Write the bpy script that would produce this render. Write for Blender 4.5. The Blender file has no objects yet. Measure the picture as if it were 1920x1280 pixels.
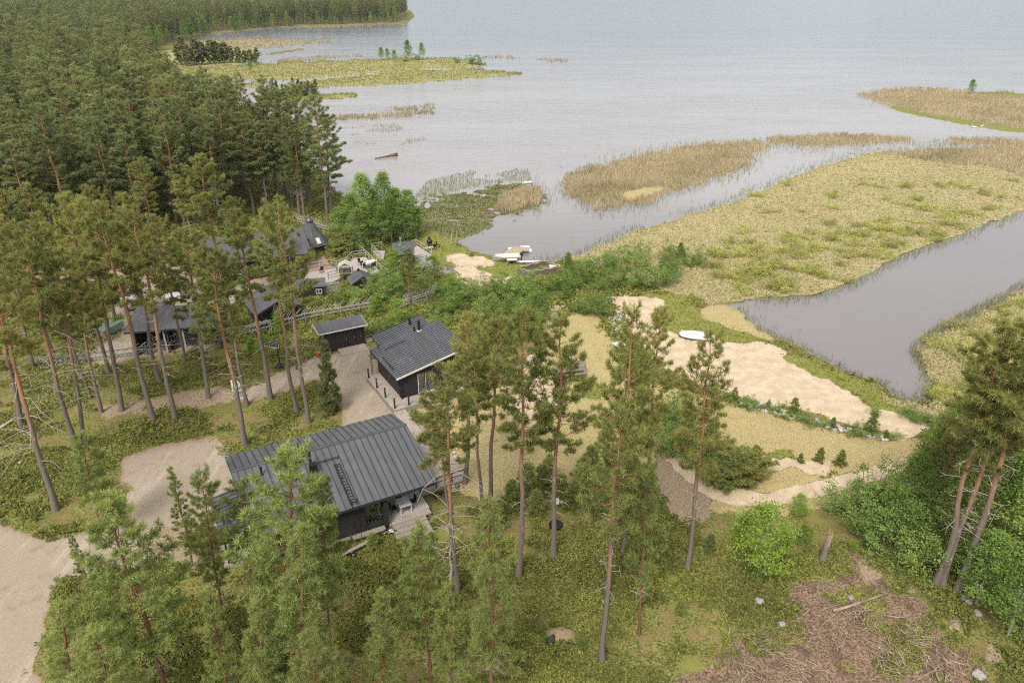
EXPOSURE = 1.0
HAZE = 0.00006
DENOISE = False
import bpy, bmesh, math, random
import numpy as np
from mathutils import Vector, Quaternion, Matrix

# ------------------------------------------------------------------ basics
TH = math.radians(26.0); FPX = 1400.0; CAMH = 36.0
CT, ST = math.cos(TH), math.sin(TH)
scene = bpy.context.scene
COL = scene.collection
WATER_Z = -0.25

def P(u, v, z=0.0):
    """a point of the survey grid (1920 x 1280 reference) on the level z, in metres"""
    x = (u - 960) / FPX; y = -(v - 640) / FPX
    t = (z - CAMH) / (-ST + y * CT)
    return Vector((x * t, (CT + y * ST) * t, z))

def Q(X, Y, Z):
    dy = Y * ST + (Z - CAMH) * CT; df = Y * CT - (Z - CAMH) * ST
    return 960 + FPX * X / df, 640 - FPX * dy / df

def link(o):
    COL.objects.link(o); return o

def tag(o, label=None, cat=None, group=None, kind=None):
    if label: o['label'] = label
    if cat: o['category'] = cat
    if group: o['group'] = group
    if kind: o['kind'] = kind
    return o

def empty(name, loc=(0, 0, 0), rot=0.0):
    o = bpy.data.objects.new(name, None); link(o)
    o.empty_display_size = 0.3
    o.location = loc; o.rotation_euler = (0, 0, math.radians(rot))
    return o

def np_mesh(name, V, tris=None, quads=None, mats=(), smooth=False, attrs=None, matidx=None):
    me = bpy.data.meshes.new(name)
    V = np.asarray(V, np.float32)
    nt = 0 if tris is None else len(tris); nq = 0 if quads is None else len(quads)
    me.vertices.add(len(V)); me.vertices.foreach_set('co', V.ravel())
    li, ls, lt = [], [], []
    if nt:
        li.append(np.asarray(tris, np.int32).ravel()); ls.append(np.arange(nt) * 3); lt.append(np.full(nt, 3))
    if nq:
        li.append(np.asarray(quads, np.int32).ravel()); ls.append(nt * 3 + np.arange(nq) * 4); lt.append(np.full(nq, 4))
    li = np.concatenate(li).astype(np.int32)
    me.loops.add(len(li)); me.loops.foreach_set('vertex_index', li)
    me.polygons.add(nt + nq)
    me.polygons.foreach_set('loop_start', np.concatenate(ls).astype(np.int32))
    me.polygons.foreach_set('loop_total', np.concatenate(lt).astype(np.int32))
    me.polygons.foreach_set('use_smooth', np.full(nt + nq, bool(smooth)))
    for m in mats: me.materials.append(m)
    if matidx is not None: me.polygons.foreach_set('material_index', np.asarray(matidx, np.int32))
    for k, a in (attrs or {}).items():
        at = me.attributes.new(k, 'FLOAT', 'POINT'); at.data.foreach_set('value', np.asarray(a, np.float32))
    me.update(calc_edges=True)
    return me

def add_mesh(name, me, parent=None):
    o = bpy.data.objects.new(name, me); link(o)
    if parent: o.parent = parent
    return o

class MB:
    """collects boxes, prisms and tubes for ONE mesh"""
    def __init__(s): s.v = []; s.f = []
    def _add(s, vs, fs):
        b = len(s.v); s.v += [tuple(p) for p in vs]; s.f += [tuple(b + i for i in f) for f in fs]; return s
    def box(s, c, d, rz=0.0, ry=0.0, rx=0.0):
        m = Matrix.Rotation(rz, 3, 'Z') @ Matrix.Rotation(ry, 3, 'Y') @ Matrix.Rotation(rx, 3, 'X')
        vs = [Vector(c) + m @ Vector((x * d[0] / 2, y * d[1] / 2, z * d[2] / 2)) for x in (-1, 1) for y in (-1, 1) for z in (-1, 1)]
        return s._add(vs, [(0, 1, 3, 2), (4, 6, 7, 5), (0, 4, 5, 1), (2, 3, 7, 6), (0, 2, 6, 4), (1, 5, 7, 3)])
    def bb(s, x0, x1, y0, y1, z0, z1):
        return s.box(((x0 + x1) / 2, (y0 + y1) / 2, (z0 + z1) / 2), (x1 - x0, y1 - y0, z1 - z0))
    def prism(s, poly, z0, z1):
        n = len(poly)
        g = lambda z, i: z[i] if isinstance(z, (list, tuple)) else z
        vs = [(p[0], p[1], g(z0, i)) for i, p in enumerate(poly)] + [(p[0], p[1], g(z1, i)) for i, p in enumerate(poly)]
        a = sum(poly[i][0] * poly[(i + 1) % n][1] - poly[(i + 1) % n][0] * poly[i][1] for i in range(n))
        fs = [tuple(range(n))[::-1], tuple(range(n, 2 * n))] + [(i, (i + 1) % n, n + (i + 1) % n, n + i) for i in range(n)]
        if a < 0: fs = [f[::-1] for f in fs]
        return s._add(vs, fs)
    def slab(s, a, b, c, d, t):
        """a sheet through four corners (counter-clockwise from above) with thickness t below"""
        a, b, c, d = map(Vector, (a, b, c, d)); n = (b - a).cross(d - a).normalized() * t
        vs = [a, b, c, d, a - n, b - n, c - n, d - n]
        return s._add(vs, [(0, 1, 2, 3), (7, 6, 5, 4), (0, 4, 5, 1), (1, 5, 6, 2), (2, 6, 7, 3), (3, 7, 4, 0)])
    def bar(s, a, b, w, h=None):
        a, b = Vector(a), Vector(b); h = h or w; d = (b - a)
        if d.length < 1e-6: return s
        d.normalize(); up = Vector((0, 0, 1)) if abs(d.z) < .95 else Vector((1, 0, 0))
        x = d.cross(up).normalized(); y = x.cross(d).normalized()
        vs = [p + x * (i * w / 2) + y * (j * h / 2) for p in (a, b) for (i, j) in ((-1, -1), (1, -1), (1, 1), (-1, 1))]
        return s._add(vs, [(0, 1, 2, 3), (7, 6, 5, 4), (0, 4, 5, 1), (1, 5, 6, 2), (2, 6, 7, 3), (3, 7, 4, 0)])
    def tube(s, pts, rad, n=8, caps=True):
        pts = [Vector(p) for p in pts]
        if not isinstance(rad, (list, tuple)): rad = [rad] * len(pts)
        b = len(s.v); ref = None
        for i, p in enumerate(pts):
            d = (pts[min(i + 1, len(pts) - 1)] - pts[max(i - 1, 0)]).normalized()
            if ref is None: ref = Vector((1, 0, 0)) if abs(d.x) < .8 else Vector((0, 1, 0))
            x = (ref - d * ref.dot(d)).normalized(); y = d.cross(x); ref = x
            for k in range(n):
                a = 2 * math.pi * k / n
                s.v.append(tuple(p + (x * math.cos(a) + y * math.sin(a)) * rad[i]))
        for i in range(len(pts) - 1):
            for k in range(n):
                s.f.append((b + i * n + k, b + i * n + (k + 1) % n, b + (i + 1) * n + (k + 1) % n, b + (i + 1) * n + k))
        if caps:
            s.f.append(tuple(b + k for k in range(n))[::-1]); e = b + (len(pts) - 1) * n
            s.f.append(tuple(e + k for k in range(n)))
        return s
    def lathe(s, c, prof, n=16):
        """prof: list of (r, z)"""
        return s.tube([(c[0], c[1], c[2] + z) for r, z in prof], [max(r, .001) for r, z in prof], n)
    def loft(s, rings, close=True):
        b = len(s.v); n = len(rings[0])
        for r in rings: s.v += [tuple(p) for p in r]
        for i in range(len(rings) - 1):
            for k in range(n):
                s.f.append((b + i * n + k, b + i * n + (k + 1) % n, b + (i + 1) * n + (k + 1) % n, b + (i + 1) * n + k))
        if close:
            s.f.append(tuple(b + k for k in range(n))[::-1]); e = b + (len(rings) - 1) * n
            s.f.append(tuple(e + k for k in range(n)))
        return s
    def build(s, name, mat, parent=None, smooth=False, bevel=0.0):
        me = bpy.data.meshes.new(name); me.from_pydata(s.v, [], s.f)
        bm = bmesh.new(); bm.from_mesh(me); bmesh.ops.recalc_face_normals(bm, faces=bm.faces); bm.to_mesh(me); bm.free()
        for m in (mat if isinstance(mat, (list, tuple)) else [mat]): me.materials.append(m)
        if smooth:
            me.polygons.foreach_set('use_smooth', np.ones(len(me.polygons), bool))
        o = add_mesh(name, me, parent)
        if bevel:
            md = o.modifiers.new('edge', 'BEVEL'); md.width = bevel; md.segments = 1; md.limit_method = 'ANGLE'
        return o

# ------------------------------------------------------------------ materials
class NT:
    def __init__(s, name):
        s.m = bpy.data.materials.new(name); s.m.use_nodes = True
        s.t = s.m.node_tree; s.t.nodes.clear()
        s.out = s.n('ShaderNodeOutputMaterial')
    def n(s, typ, **kw):
        nd = s.t.nodes.new(typ)
        for k, v in kw.items():
            if k in nd.inputs.keys(): nd.inputs[k].default_value = v
            else: setattr(nd, k, v)
        return nd
    def l(s, a, b): s.t.links.new(a, b)
    def sock(s, nd, key, val):
        if hasattr(val, 'is_linked') or hasattr(val, 'links'): s.l(val, nd.inputs[key])
        else: nd.inputs[key].default_value = val
    def coord(s, kind='Object'): return s.n('ShaderNodeTexCoord').outputs[kind]
    def noise(s, scale, detail=3.0, rough=0.55, vec=None, dist=0.0):
        nd = s.n('ShaderNodeTexNoise'); nd.inputs['Scale'].default_value = scale; nd.inputs['Detail'].default_value = detail
        nd.inputs['Roughness'].default_value = rough; nd.inputs['Distortion'].default_value = dist
        if vec is not None: s.l(vec, nd.inputs['Vector'])
        return nd.outputs['Fac']
    def mapping(s, vec, scale=(1, 1, 1), rot=(0, 0, 0), loc=(0, 0, 0)):
        nd = s.n('ShaderNodeMapping'); nd.inputs['Scale'].default_value = scale; nd.inputs['Rotation'].default_value = rot; nd.inputs['Location'].default_value = loc
        s.l(vec, nd.inputs['Vector']); return nd.outputs['Vector']
    def math(s, op, a, b=0.0, c=0.0, clamp=False):
        nd = s.n('ShaderNodeMath'); nd.operation = op; nd.use_clamp = clamp
        for i, x in enumerate((a, b, c)): s.sock(nd, i, x)
        return nd.outputs[0]
    def ramp(s, fac, stops):
        nd = s.n('ShaderNodeValToRGB'); r = nd.color_ramp
        while len(r.elements) < len(stops): r.elements.new(0.5)
        for e, (p, c) in zip(r.elements, stops):
            e.position = p; e.color = (c if len(c) == 4 else (*c, 1)) if hasattr(c, '__len__') else (c, c, c, 1)
        s.l(fac, nd.inputs['Fac']); return nd.outputs['Color']
    def sstep(s, x, a, b):
        nd = s.n('ShaderNodeMapRange'); nd.interpolation_type = 'SMOOTHSTEP'
        nd.inputs['From Min'].default_value = a; nd.inputs['From Max'].default_value = b
        s.l(x, nd.inputs['Value']); return nd.outputs['Result']
    def mix(s, fac, a, b, mode='MIX'):
        nd = s.n('ShaderNodeMix'); nd.data_type = 'RGBA'; nd.blend_type = mode
        s.sock(nd, 0, fac)
        for i, x in ((6, a), (7, b)):
            if isinstance(x, tuple): nd.inputs[i].default_value = (*x[:3], 1)
            else: s.l(x, nd.inputs[i])
        return nd.outputs[2]
    def bump(s, h, strength=0.3, dist=0.05):
        nd = s.n('ShaderNodeBump'); nd.inputs['Strength'].default_value = strength; nd.inputs['Distance'].default_value = dist
        s.l(h, nd.inputs['Height']); return nd.outputs['Normal']
    def attr(s, name):
        nd = s.n('ShaderNodeAttribute'); nd.attribute_name = name; return nd
    def pbr(s, color, rough=0.7, normal=None, metallic=0.0, spec=0.5):
        nd = s.n('ShaderNodeBsdfPrincipled')
        if isinstance(color, tuple): nd.inputs['Base Color'].default_value = (*color[:3], 1)
        else: s.l(color, nd.inputs['Base Color'])
        s.sock(nd, 'Roughness', rough); nd.inputs['Metallic'].default_value = metallic
        nd.inputs['Specular IOR Level'].default_value = spec
        if normal is not None: s.l(normal, nd.inputs['Normal'])
        return nd.outputs[0]
    def done(s, shader):
        s.l(shader, s.out.inputs['Surface']); return s.m

MATS = {}
def plain(name, c1, c2=None, scale=6.0, rough=0.6, bump=0.0, metallic=0.0, spec=0.4, stretch=(1, 1, 1)):
    if name in MATS: return MATS[name]
    k = NT(name); v = k.mapping(k.coord(), stretch)
    c2 = c2 or tuple(x * 0.75 for x in c1)
    n = k.noise(scale, 4, .6, v)
    col = k.ramp(n, [(.3, c2), (.7, c1)])
    nm = k.bump(k.noise(scale * 4, 2, .6, v), bump, .02) if bump else None
    MATS[name] = k.done(k.pbr(col, rough, nm, metallic, spec)); return MATS[name]

def planks(name, c1, c2, axis=0, width=0.14, gap=0.012, rough=0.75):
    """boards running along local x (axis 0), y (axis 1) or lying in courses up z (axis 2)"""
    k = NT(name); co = k.coord(); sep = k.n('ShaderNodeSeparateXYZ'); k.l(co, sep.inputs[0])
    w = sep.outputs[{0: 1, 1: 0, 2: 2}[axis]]
    q = k.math('DIVIDE', w, width); idx = k.math('FLOOR', q); fr = k.math('FRACT', q)
    edge = k.math('ABSOLUTE', k.math('SUBTRACT', fr, .5))
    gapm = k.sstep(edge, .5 - gap / width, .5)
    wn = k.n('ShaderNodeTexWhiteNoise'); wn.noise_dimensions = '1D'; k.l(idx, wn.inputs['W'])
    st = {0: (.6, 9, 9), 1: (9, .6, 9), 2: (.6, .6, 9)}[axis]
    gr = k.noise(2.2, 5, .65, k.mapping(co, st))
    base = k.ramp(gr, [(.25, c2), (.75, c1)])
    base = k.mix(k.math('MULTIPLY', wn.outputs['Value'], .45), base, tuple(x * .62 for x in c1))
    blot = k.sstep(k.noise(.9, 3, .6, co), .5, .75)
    base = k.mix(k.math('MULTIPLY', blot, .35), base, tuple(x * .7 for x in c2))
    col = k.mix(k.math('MULTIPLY', gapm, .9), base, tuple(x * .12 for x in c2))
    h = k.math('SUBTRACT', 1.0, gapm)
    return k.done(k.pbr(col, rough, k.bump(h, .6, .02), 0, .3))
# ------------------------------------------------------------------ world, sun, camera
SUN_EL, SUN_AZ = math.radians(52), math.radians(200)
w = bpy.data.worlds.new('World'); scene.world = w; w.use_nodes = True
nt = w.node_tree; nt.nodes.clear()
wo = nt.nodes.new('ShaderNodeOutputWorld'); bg = nt.nodes.new('ShaderNodeBackground')
sk = nt.nodes.new('ShaderNodeTexSky'); sk.sky_type = 'NISHITA'; sk.sun_disc = False
sk.sun_elevation = SUN_EL; sk.sun_rotation = SUN_AZ; sk.air_density = 1.0; sk.dust_density = 2.0; sk.ozone_density = 1.0
hs = nt.nodes.new('ShaderNodeHueSaturation'); hs.inputs['Saturation'].default_value = 0.22; hs.inputs['Value'].default_value = 1.0
nt.links.new(sk.outputs[0], hs.inputs['Color'])
# thin overcast: soft cloud masses break up the veil
tc = nt.nodes.new('ShaderNodeTexCoord'); mp = nt.nodes.new('ShaderNodeMapping'); mp.inputs['Scale'].default_value = (1, 1, 3)
nz = nt.nodes.new('ShaderNodeTexNoise'); nz.inputs['Scale'].default_value = 2.2; nz.inputs['Detail'].default_value = 4
nt.links.new(tc.outputs['Generated'], mp.inputs[0]); nt.links.new(mp.outputs[0], nz.inputs['Vector'])
mr = nt.nodes.new('ShaderNodeMapRange'); mr.inputs['From Min'].default_value = .3; mr.inputs['From Max'].default_value = .7
mr.inputs['To Min'].default_value = .8; mr.inputs['To Max'].default_value = 1.15
nt.links.new(nz.outputs['Fac'], mr.inputs[0])
mul = nt.nodes.new('ShaderNodeMix'); mul.data_type = 'RGBA'; mul.blend_type = 'MULTIPLY'; mul.inputs[0].default_value = 1
nt.links.new(hs.outputs[0], mul.inputs[6]); nt.links.new(mr.outputs[0], mul.inputs[7])
# an overcast sky is dimmer and bluer low down than overhead
sx = nt.nodes.new('ShaderNodeSeparateXYZ'); nt.links.new(tc.outputs['Generated'], sx.inputs[0])
hr = nt.nodes.new('ShaderNodeMapRange'); hr.interpolation_type = 'LINEAR'; hr.inputs['From Min'].default_value = .0; hr.inputs['From Max'].default_value = .65
nt.links.new(sx.outputs[2], hr.inputs['Value'])
hc = nt.nodes.new('ShaderNodeMix'); hc.data_type = 'RGBA'; hc.inputs[6].default_value = (.54, .575, .61, 1); hc.inputs[7].default_value = (1.2, 1.13, 1.06, 1); nt.links.new(hr.outputs[0], hc.inputs[0])
m2 = nt.nodes.new('ShaderNodeMix'); m2.data_type = 'RGBA'; m2.blend_type = 'MULTIPLY'; m2.inputs[0].default_value = 1
nt.links.new(mul.outputs[2], m2.inputs[6]); nt.links.new(hc.outputs[2], m2.inputs[7])
nt.links.new(m2.outputs[2], bg.inputs['Color']); bg.inputs['Strength'].default_value = 0.14
nt.links.new(bg.outputs[0], wo.inputs['Surface'])

ld = bpy.data.lights.new('sun', 'SUN'); ld.energy = 1.4; ld.angle = math.radians(16); ld.color = (1.0, .95, .87)
sun = link(bpy.data.objects.new('sun', ld))
# the sky's sun_rotation turns clockwise from +Y
sd = Vector((math.sin(SUN_AZ) * math.cos(SUN_EL), math.cos(SUN_AZ) * math.cos(SUN_EL), math.sin(SUN_EL)))
sun.rotation_euler = (-sd).to_track_quat('-Z', 'Y').to_euler(); sun.location = (0, -60, 120)

cd = bpy.data.cameras.new('camera'); cam = link(bpy.data.objects.new('camera', cd))
cd.sensor_width = 36; cd.lens = 36 * FPX / 1920; cd.clip_start = .5; cd.clip_end = 20000
cam.location = (0, 0, CAMH); cam.rotation_euler = (math.pi / 2 - TH, 0, 0)
scene.camera = cam
vs = scene.view_settings; vs.view_transform = 'Standard'; vs.look = 'None'; vs.gamma = 1; vs.use_curve_mapping = False; vs.exposure = EXPOSURE
cy = scene.cycles; cy.max_bounces = 6; cy.diffuse_bounces = 4; cy.glossy_bounces = 2; cy.transmission_bounces = 2; cy.transparent_max_bounces = 4; cy.volume_bounces = 0
cy.caustics_reflective = False; cy.caustics_refractive = False
cy.use_denoising = DENOISE; cy.use_adaptive_sampling = False; cy.sample_clamp_indirect = 4; cy.filter_width = 1.2

# ------------------------------------------------------------------ the lie of the land
# regions surveyed on the 1920 x 1280 reference, painted over one another in order
WATER, HEATH, GRAVEL, SAND, LAWN, MARSH, DIRT, GREEN, WET, REED, LITTER = range(11)
REG = [
 (HEATH, [(-900,1900),(-900,50),(275,80),(300,118),(318,130),(345,165),(400,200),(480,195),(495,205),(560,290),(620,350),(665,385),(790,390),(850,448),(880,468),(930,486),(1000,495),(1055,490),(1110,468),(1200,432),(1290,405),(1400,372),(1480,335),(1560,308),(1640,287),(1780,278),(2700,262),(2700,1900)]),
 (HEATH, [(-900,90),(-900,-31),(560,-31),(705,5),(770,18),(781,32),(762,46),(640,50),(545,52),(480,57),(390,63),(345,80),(325,100),(280,120)]),
 (MARSH, [(1060,485),(1110,466),(1200,430),(1290,403),(1400,370),(1480,333),(1560,306),(1640,285),(1780,276),(2700,260),(2700,380),(1920,395),(1800,440),(1700,470),(1650,500),(1590,530),(1530,553),(1450,556),(1370,562),(1340,575),(1250,545),(1180,525),(1110,500)]),
 (MARSH, [(1700,650),(1800,600),(1920,540),(2700,450),(2700,820),(1900,820),(1780,775),(1745,755),(1740,720)]),
 (WATER, [(1365,573),(1420,560),(1530,556),(1590,533),(1650,503),(1700,473),(1800,443),(1850,420),(1920,396),(2700,382),(2700,448),(1920,538),(1860,575),(1800,602),(1735,640),(1715,655),(1735,690),(1748,720),(1742,748),(1720,754),(1690,745),(1640,715),(1600,700),(1560,682),(1510,657),(1450,632),(1410,605)]),
 (LITTER, [(150,770),(300,745),(380,728),(430,722),(450,752),(330,764),(200,778)]),
 (GRAVEL, [(436,748),(470,722),(520,698),(590,668),(640,658),(694,648),(712,680),(722,720),(745,765),(800,800),(800,830),(640,830),(642,775),(625,735),(600,712),(545,733),(480,752)]),
 (GRAVEL, [(228,862),(290,840),(345,828),(402,818),(425,852),(470,900),(470,960),(400,975),(340,1005),(300,1012),(262,1000),(235,960),(226,910)]),
 (GRAVEL, [(-300,960),(0,975),(30,998),(90,1008),(130,1005),(200,990),(262,985),(340,985),(345,1030),(300,1060),(230,1075),(160,1080),(110,1105),(75,1180),(70,1240),(80,1300),(90,1600),(-500,1600),(-500,960)]),
 (LITTER, [(290,1000),(345,985),(360,1040),(345,1080),(300,1075),(285,1040)]),
 (GRAVEL, [(198,605),(215,560),(240,500),(300,495),(355,500),(385,540),(410,560),(470,520),(560,505),(560,525),(470,570),(420,600),(420,640),(400,655),(300,668),(178,684),(170,660),(205,640)]),
 (GRAVEL, [(-300,500),(0,505),(80,508),(240,497),(250,520),(150,525),(60,530),(-300,535)]),
 (GREEN, [(785,470),(850,456),(935,487),(1000,498),(1055,492),(1075,500),(1040,505),(980,520),(960,540),(900,548),(850,545),(815,500)]),
 (SAND, [(826,480),(860,472),(930,487),(929,494),(900,501),(870,500),(840,490)]),
 (SAND, [(853,502),(900,506),(930,520),(900,532),(874,537),(858,520)]),
 (SAND, [(930,522),(975,516),(975,524),(940,532),(890,540),(880,536)]),
 (SAND, [(1025,572),(1060,568),(1064,585),(1030,592)]),
 (SAND, [(1010,592),(1060,590),(1065,640),(1020,625)]),
 (GREEN, [(1205,550),(1260,545),(1300,570),(1340,605),(1400,625),(1452,640),(1400,645),(1290,642),(1240,630),(1225,590)]),
 (LAWN, [(1320,572),(1372,575),(1415,606),(1452,633),(1448,642),(1400,628),(1350,606),(1310,590)]),
 (LAWN, [(765,765),(800,752),(860,740),(950,720),(1010,640),(1060,594),(1125,587),(1148,640),(1165,690),(1230,722),(1350,748),(1480,780),(1600,815),(1745,822),(1760,870),(1620,892),(1560,884),(1420,858),(1340,832),(1250,832),(1190,900),(1100,935),(900,945),(830,900),(845,860),(800,800)]),
 (SAND, [(1140,560),(1165,552),(1200,555),(1243,562),(1243,580),(1225,590),(1240,612),(1262,626),(1290,640),(1330,640),(1440,645),(1480,660),(1520,690),(1560,715),(1640,765),(1745,797),(1742,814),(1690,822),(1600,795),(1480,764),(1360,738),(1290,712),(1240,690),(1205,660),(1185,632),(1178,605),(1155,588)]),
 (SAND, [(940,722),(1010,695),(1040,712),(1048,760),(1030,775),(1000,795),(955,775)]),
 (GREEN, [(1075,700),(1110,705),(1140,740),(1120,755),(1085,740)]),
 (GREEN, [(1460,668),(1500,665),(1540,682),(1600,706),(1640,722),(1690,752),(1745,770),(1750,800),(1700,790),(1640,760),(1560,712),(1500,690)]),
 (MARSH, [(1640,722),(1690,750),(1745,760),(1800,770),(1780,800),(1730,785),(1680,762)]),
 (GREEN, [(1355,838),(1420,848),(1500,862),(1560,866),(1570,878),(1500,870),(1420,864),(1360,850)]),
 (SAND, [(1370,846),(1420,856),(1500,863),(1562,862),(1560,884),(1500,899),(1450,908),(1398,880)], .4),
 (LITTER, [(1230,845),(1262,862),(1290,890),(1335,925),(1340,955),(1310,985),(1270,985),(1245,950),(1235,900)]),
 (LAWN, [(1330,905),(1420,880),(1570,885),(1740,845),(1760,880),(1600,935),(1540,960),(1480,960),(1400,965),(1340,965),(1330,930)]),
 (SAND, [(1750,872),(1680,890),(1600,912),(1500,938),(1430,952),(1370,948),(1325,932),(1280,893),(1238,852),(1256,842),(1312,876),(1370,914),(1430,922),(1500,908),(1600,884),(1680,864),(1750,848)], .3),
 (DIRT, [(1230,1400),(1300,1290),(1350,1240),(1390,1180),(1450,1150),(1490,1125),(1550,1085),(1580,1040),(1625,1036),(1655,1075),(1680,1105),(1720,1140),(1800,1210),(1850,1262),(1900,1330),(1960,1500),(1300,1500)]),
 (LITTER, [(1596,1052),(1630,1046),(1648,1080),(1612,1094)], .8),
 (LITTER, [(1682,1098),(1720,1100),(1732,1118),(1694,1126)], .8),
 (LITTER, [(1774,1150),(1800,1158),(1806,1182),(1780,1180)], .8),
 (LITTER, [(1852,1200),(1880,1212),(1886,1256),(1856,1246)], .8),
 (WET, [(780,375),(850,360),(940,342),(1000,344),(1024,360),(1018,385),(970,400),(930,420),(895,437),(870,445),(855,452),(800,445)]),
 (GREEN, [(785,425),(830,440),(880,445),(860,456),(840,470),(790,460)]),
 (MARSH, [(335,128),(480,121),(560,117),(715,111),(760,107),(850,109),(925,121),(880,128),(800,130),(780,135),(700,139),(550,151),(400,152),(345,141)]),
 (MARSH, [(540,158),(620,148),(780,133),(900,130),(999,138),(960,143),(880,148),(760,159),(640,164),(560,165)]),
 (MARSH, [(480,186),(560,178),(672,175),(668,183),(560,192),(490,196)]),
 (MARSH, [(440,160),(480,154),(512,157),(480,166),(440,168)]),
 (REED, [(345,80),(400,72),(490,70),(620,76),(626,83),(540,88),(480,95),(400,92)]),
 (MARSH, [(278,100),(330,92),(480,95),(492,103),(485,116),(430,123),(340,127),(298,116)]),
 (HEATH, [(488,101),(555,91),(582,89),(582,93),(500,106)]),
 (REED, [(488,119),(560,108),(680,103),(702,106),(560,117)]),
 (REED, [(378,64),(440,56),(470,58),(400,68)]),
 (REED, [(480,54),(545,50),(762,44),(762,47),(700,50),(560,56)]),
 (REED, [(905,105),(960,106),(975,110),(920,112)], .3),
 (REED, [(995,111),(1035,110),(1085,115),(1040,118)], .3),
 (REED, [(1045,345),(1080,320),(1180,295),(1290,272),(1430,261),(1445,275),(1410,300),(1408,315),(1300,350),(1200,385),(1130,390),(1070,377)]),
 (LAWN, [(1170,362),(1200,352),(1245,350),(1250,354),(1200,375),(1160,380)]),
 (REED, [(1440,258),(1500,254),(1600,251),(1700,256),(1730,264),(1640,271),(1560,276),(1450,271)]),
 (REED, [(1750,263),(1800,258),(2000,262),(2300,270),(2300,281),(1920,276),(1800,270)]),
 (REED, [(1605,178),(1660,166),(1740,164),(1830,170),(2000,178),(2500,195),(2500,265),(2000,256),(1900,248),(1820,236),(1740,221),(1680,204),(1640,191)]),
 (GREEN, [(1660,204),(1740,222),(1820,237),(1900,249),(2000,256),(2000,246),(1900,239),(1820,227),(1740,214),(1680,198)]),
 (GREEN, [(1800,172),(1850,172),(2100,184),(2100,190),(1900,183)]),
 (REED, [(1660,290),(1720,281),(1920,276),(2500,281),(2500,350),(1920,335),(1880,315),(1780,305)]),
 (WET, [(600,221),(700,215),(800,208),(815,211),(760,220),(640,225)]),
 (WET, [(740,204),(815,195),(818,202),(750,208)]),
]
NCLS = 11
US = np.concatenate([np.arange(-900, -60, 24), np.arange(-60, 1981, 3), np.arange(1992, 2700, 24)]).astype(np.float64)
VS = np.concatenate([np.arange(-31, 1300, 3), np.arange(1303, 1560, 12)]).astype(np.float64)
UG, VG = np.meshgrid(US, VS)

def pip(poly, X, Y):
    ins = np.zeros(X.shape, bool); n = len(poly)
    for i in range(n):
        x0, y0 = poly[i]; x1, y1 = poly[(i + 1) % n]
        if y0 == y1: continue
        c = ((Y >= min(y0, y1)) & (Y < max(y0, y1)))
        ins ^= c & (X < (x1 - x0) * (Y - y0) / (y1 - y0) + x0)
    return ins

def blur(a, n=1):
    for _ in range(n):
        p = np.pad(a, 1, mode='edge')
        a = (p[:-2, 1:-1] + p[2:, 1:-1] + p[1:-1, :-2] + p[1:-1, 2:] + 2 * p[1:-1, 1:-1]) / 6
    return a

def wnoise(x, y, s, seed=0):
    r = np.random.RandomState(seed); o = np.zeros_like(x); a = 1.0; t = 0
    for k in range(4):
        th = r.rand(3) * 6.28; ph = r.rand(3) * 6.28
        for i in range(3):
            o += a * np.sin((x * math.cos(th[i]) + y * math.sin(th[i])) / s * 2 ** k + ph[i] + 1.3 * np.sin((x * math.sin(th[i]) - y * math.cos(th[i])) / s * 2 ** k * .7 + ph[i]))
        t += a * 3; a *= .6
    return o / t


def wnoise_w(x, y, seed): return wnoise(x, y, 1.5, seed) + .8 * wnoise(x, y, .45, seed + 1)
_yg = -(VG - 640) / FPX; _t = CAMH / (ST - _yg * CT); _X = (UG - 960) / FPX * _t; _Y = (CT + _yg * ST) * _t
_nx, _ny = wnoise_w(_X, _Y, 201), wnoise_w(_X, _Y, 211)
RAG = {WATER: .8, HEATH: .9, GRAVEL: .55, SAND: 1.1, LAWN: 1.2, MARSH: 1.2, DIRT: 1.7, GREEN: 1.4, WET: 3.0, REED: 2.6, LITTER: 1.1}
CLS = np.zeros(UG.shape, np.int8); WARP = {}
for k, poly, *rag in REG:
    a = rag[0] if rag else RAG[k]
    if a not in WARP: WARP[a] = Q(_X + a * _nx, _Y + a * _ny, 0.0)
    uw, vw = WARP[a]
    xs = [p[0] for p in poly]; ys = [p[1] for p in poly]
    i0, i1 = np.searchsorted(VS, [min(ys) - 45, max(ys) + 45]); j0, j1 = np.searchsorted(US, [min(xs) - 60, max(xs) + 60])
    i1 = min(i1 + 1, len(VS)); j1 = min(j1 + 1, len(US))
    sub = pip(poly, uw[i0:i1, j0:j1], vw[i0:i1, j0:j1])
    CLS[i0:i1, j0:j1][sub] = k

ZT = np.array([-.75, .0, .0, .0, .0, .0, .0, .0, -.235, -.22, .0])
Z = blur(ZT[CLS], 2)
yg = -(VG - 640) / FPX; xg = (UG - 960) / FPX
t0 = CAMH / (ST - yg * CT)
X0 = xg * t0; Y0 = (CT + yg * ST) * t0
amp = np.array([0, .17, .03, .05, .05, .14, .2, .08, .05, .05, .05])
A = blur(amp[CLS], 2)
Z = Z + A * wnoise(X0, Y0, 1.6, 3) + blur(np.where(CLS == HEATH, .12, 0.0), 3) * wnoise(X0, Y0, 7.0, 4)
# a little bank between the neighbour's slope, and a mown rise of the lawn
t1 = (CAMH - Z) / (ST - yg * CT)
XG = xg * t1; YG = (CT + yg * ST) * t1

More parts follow.
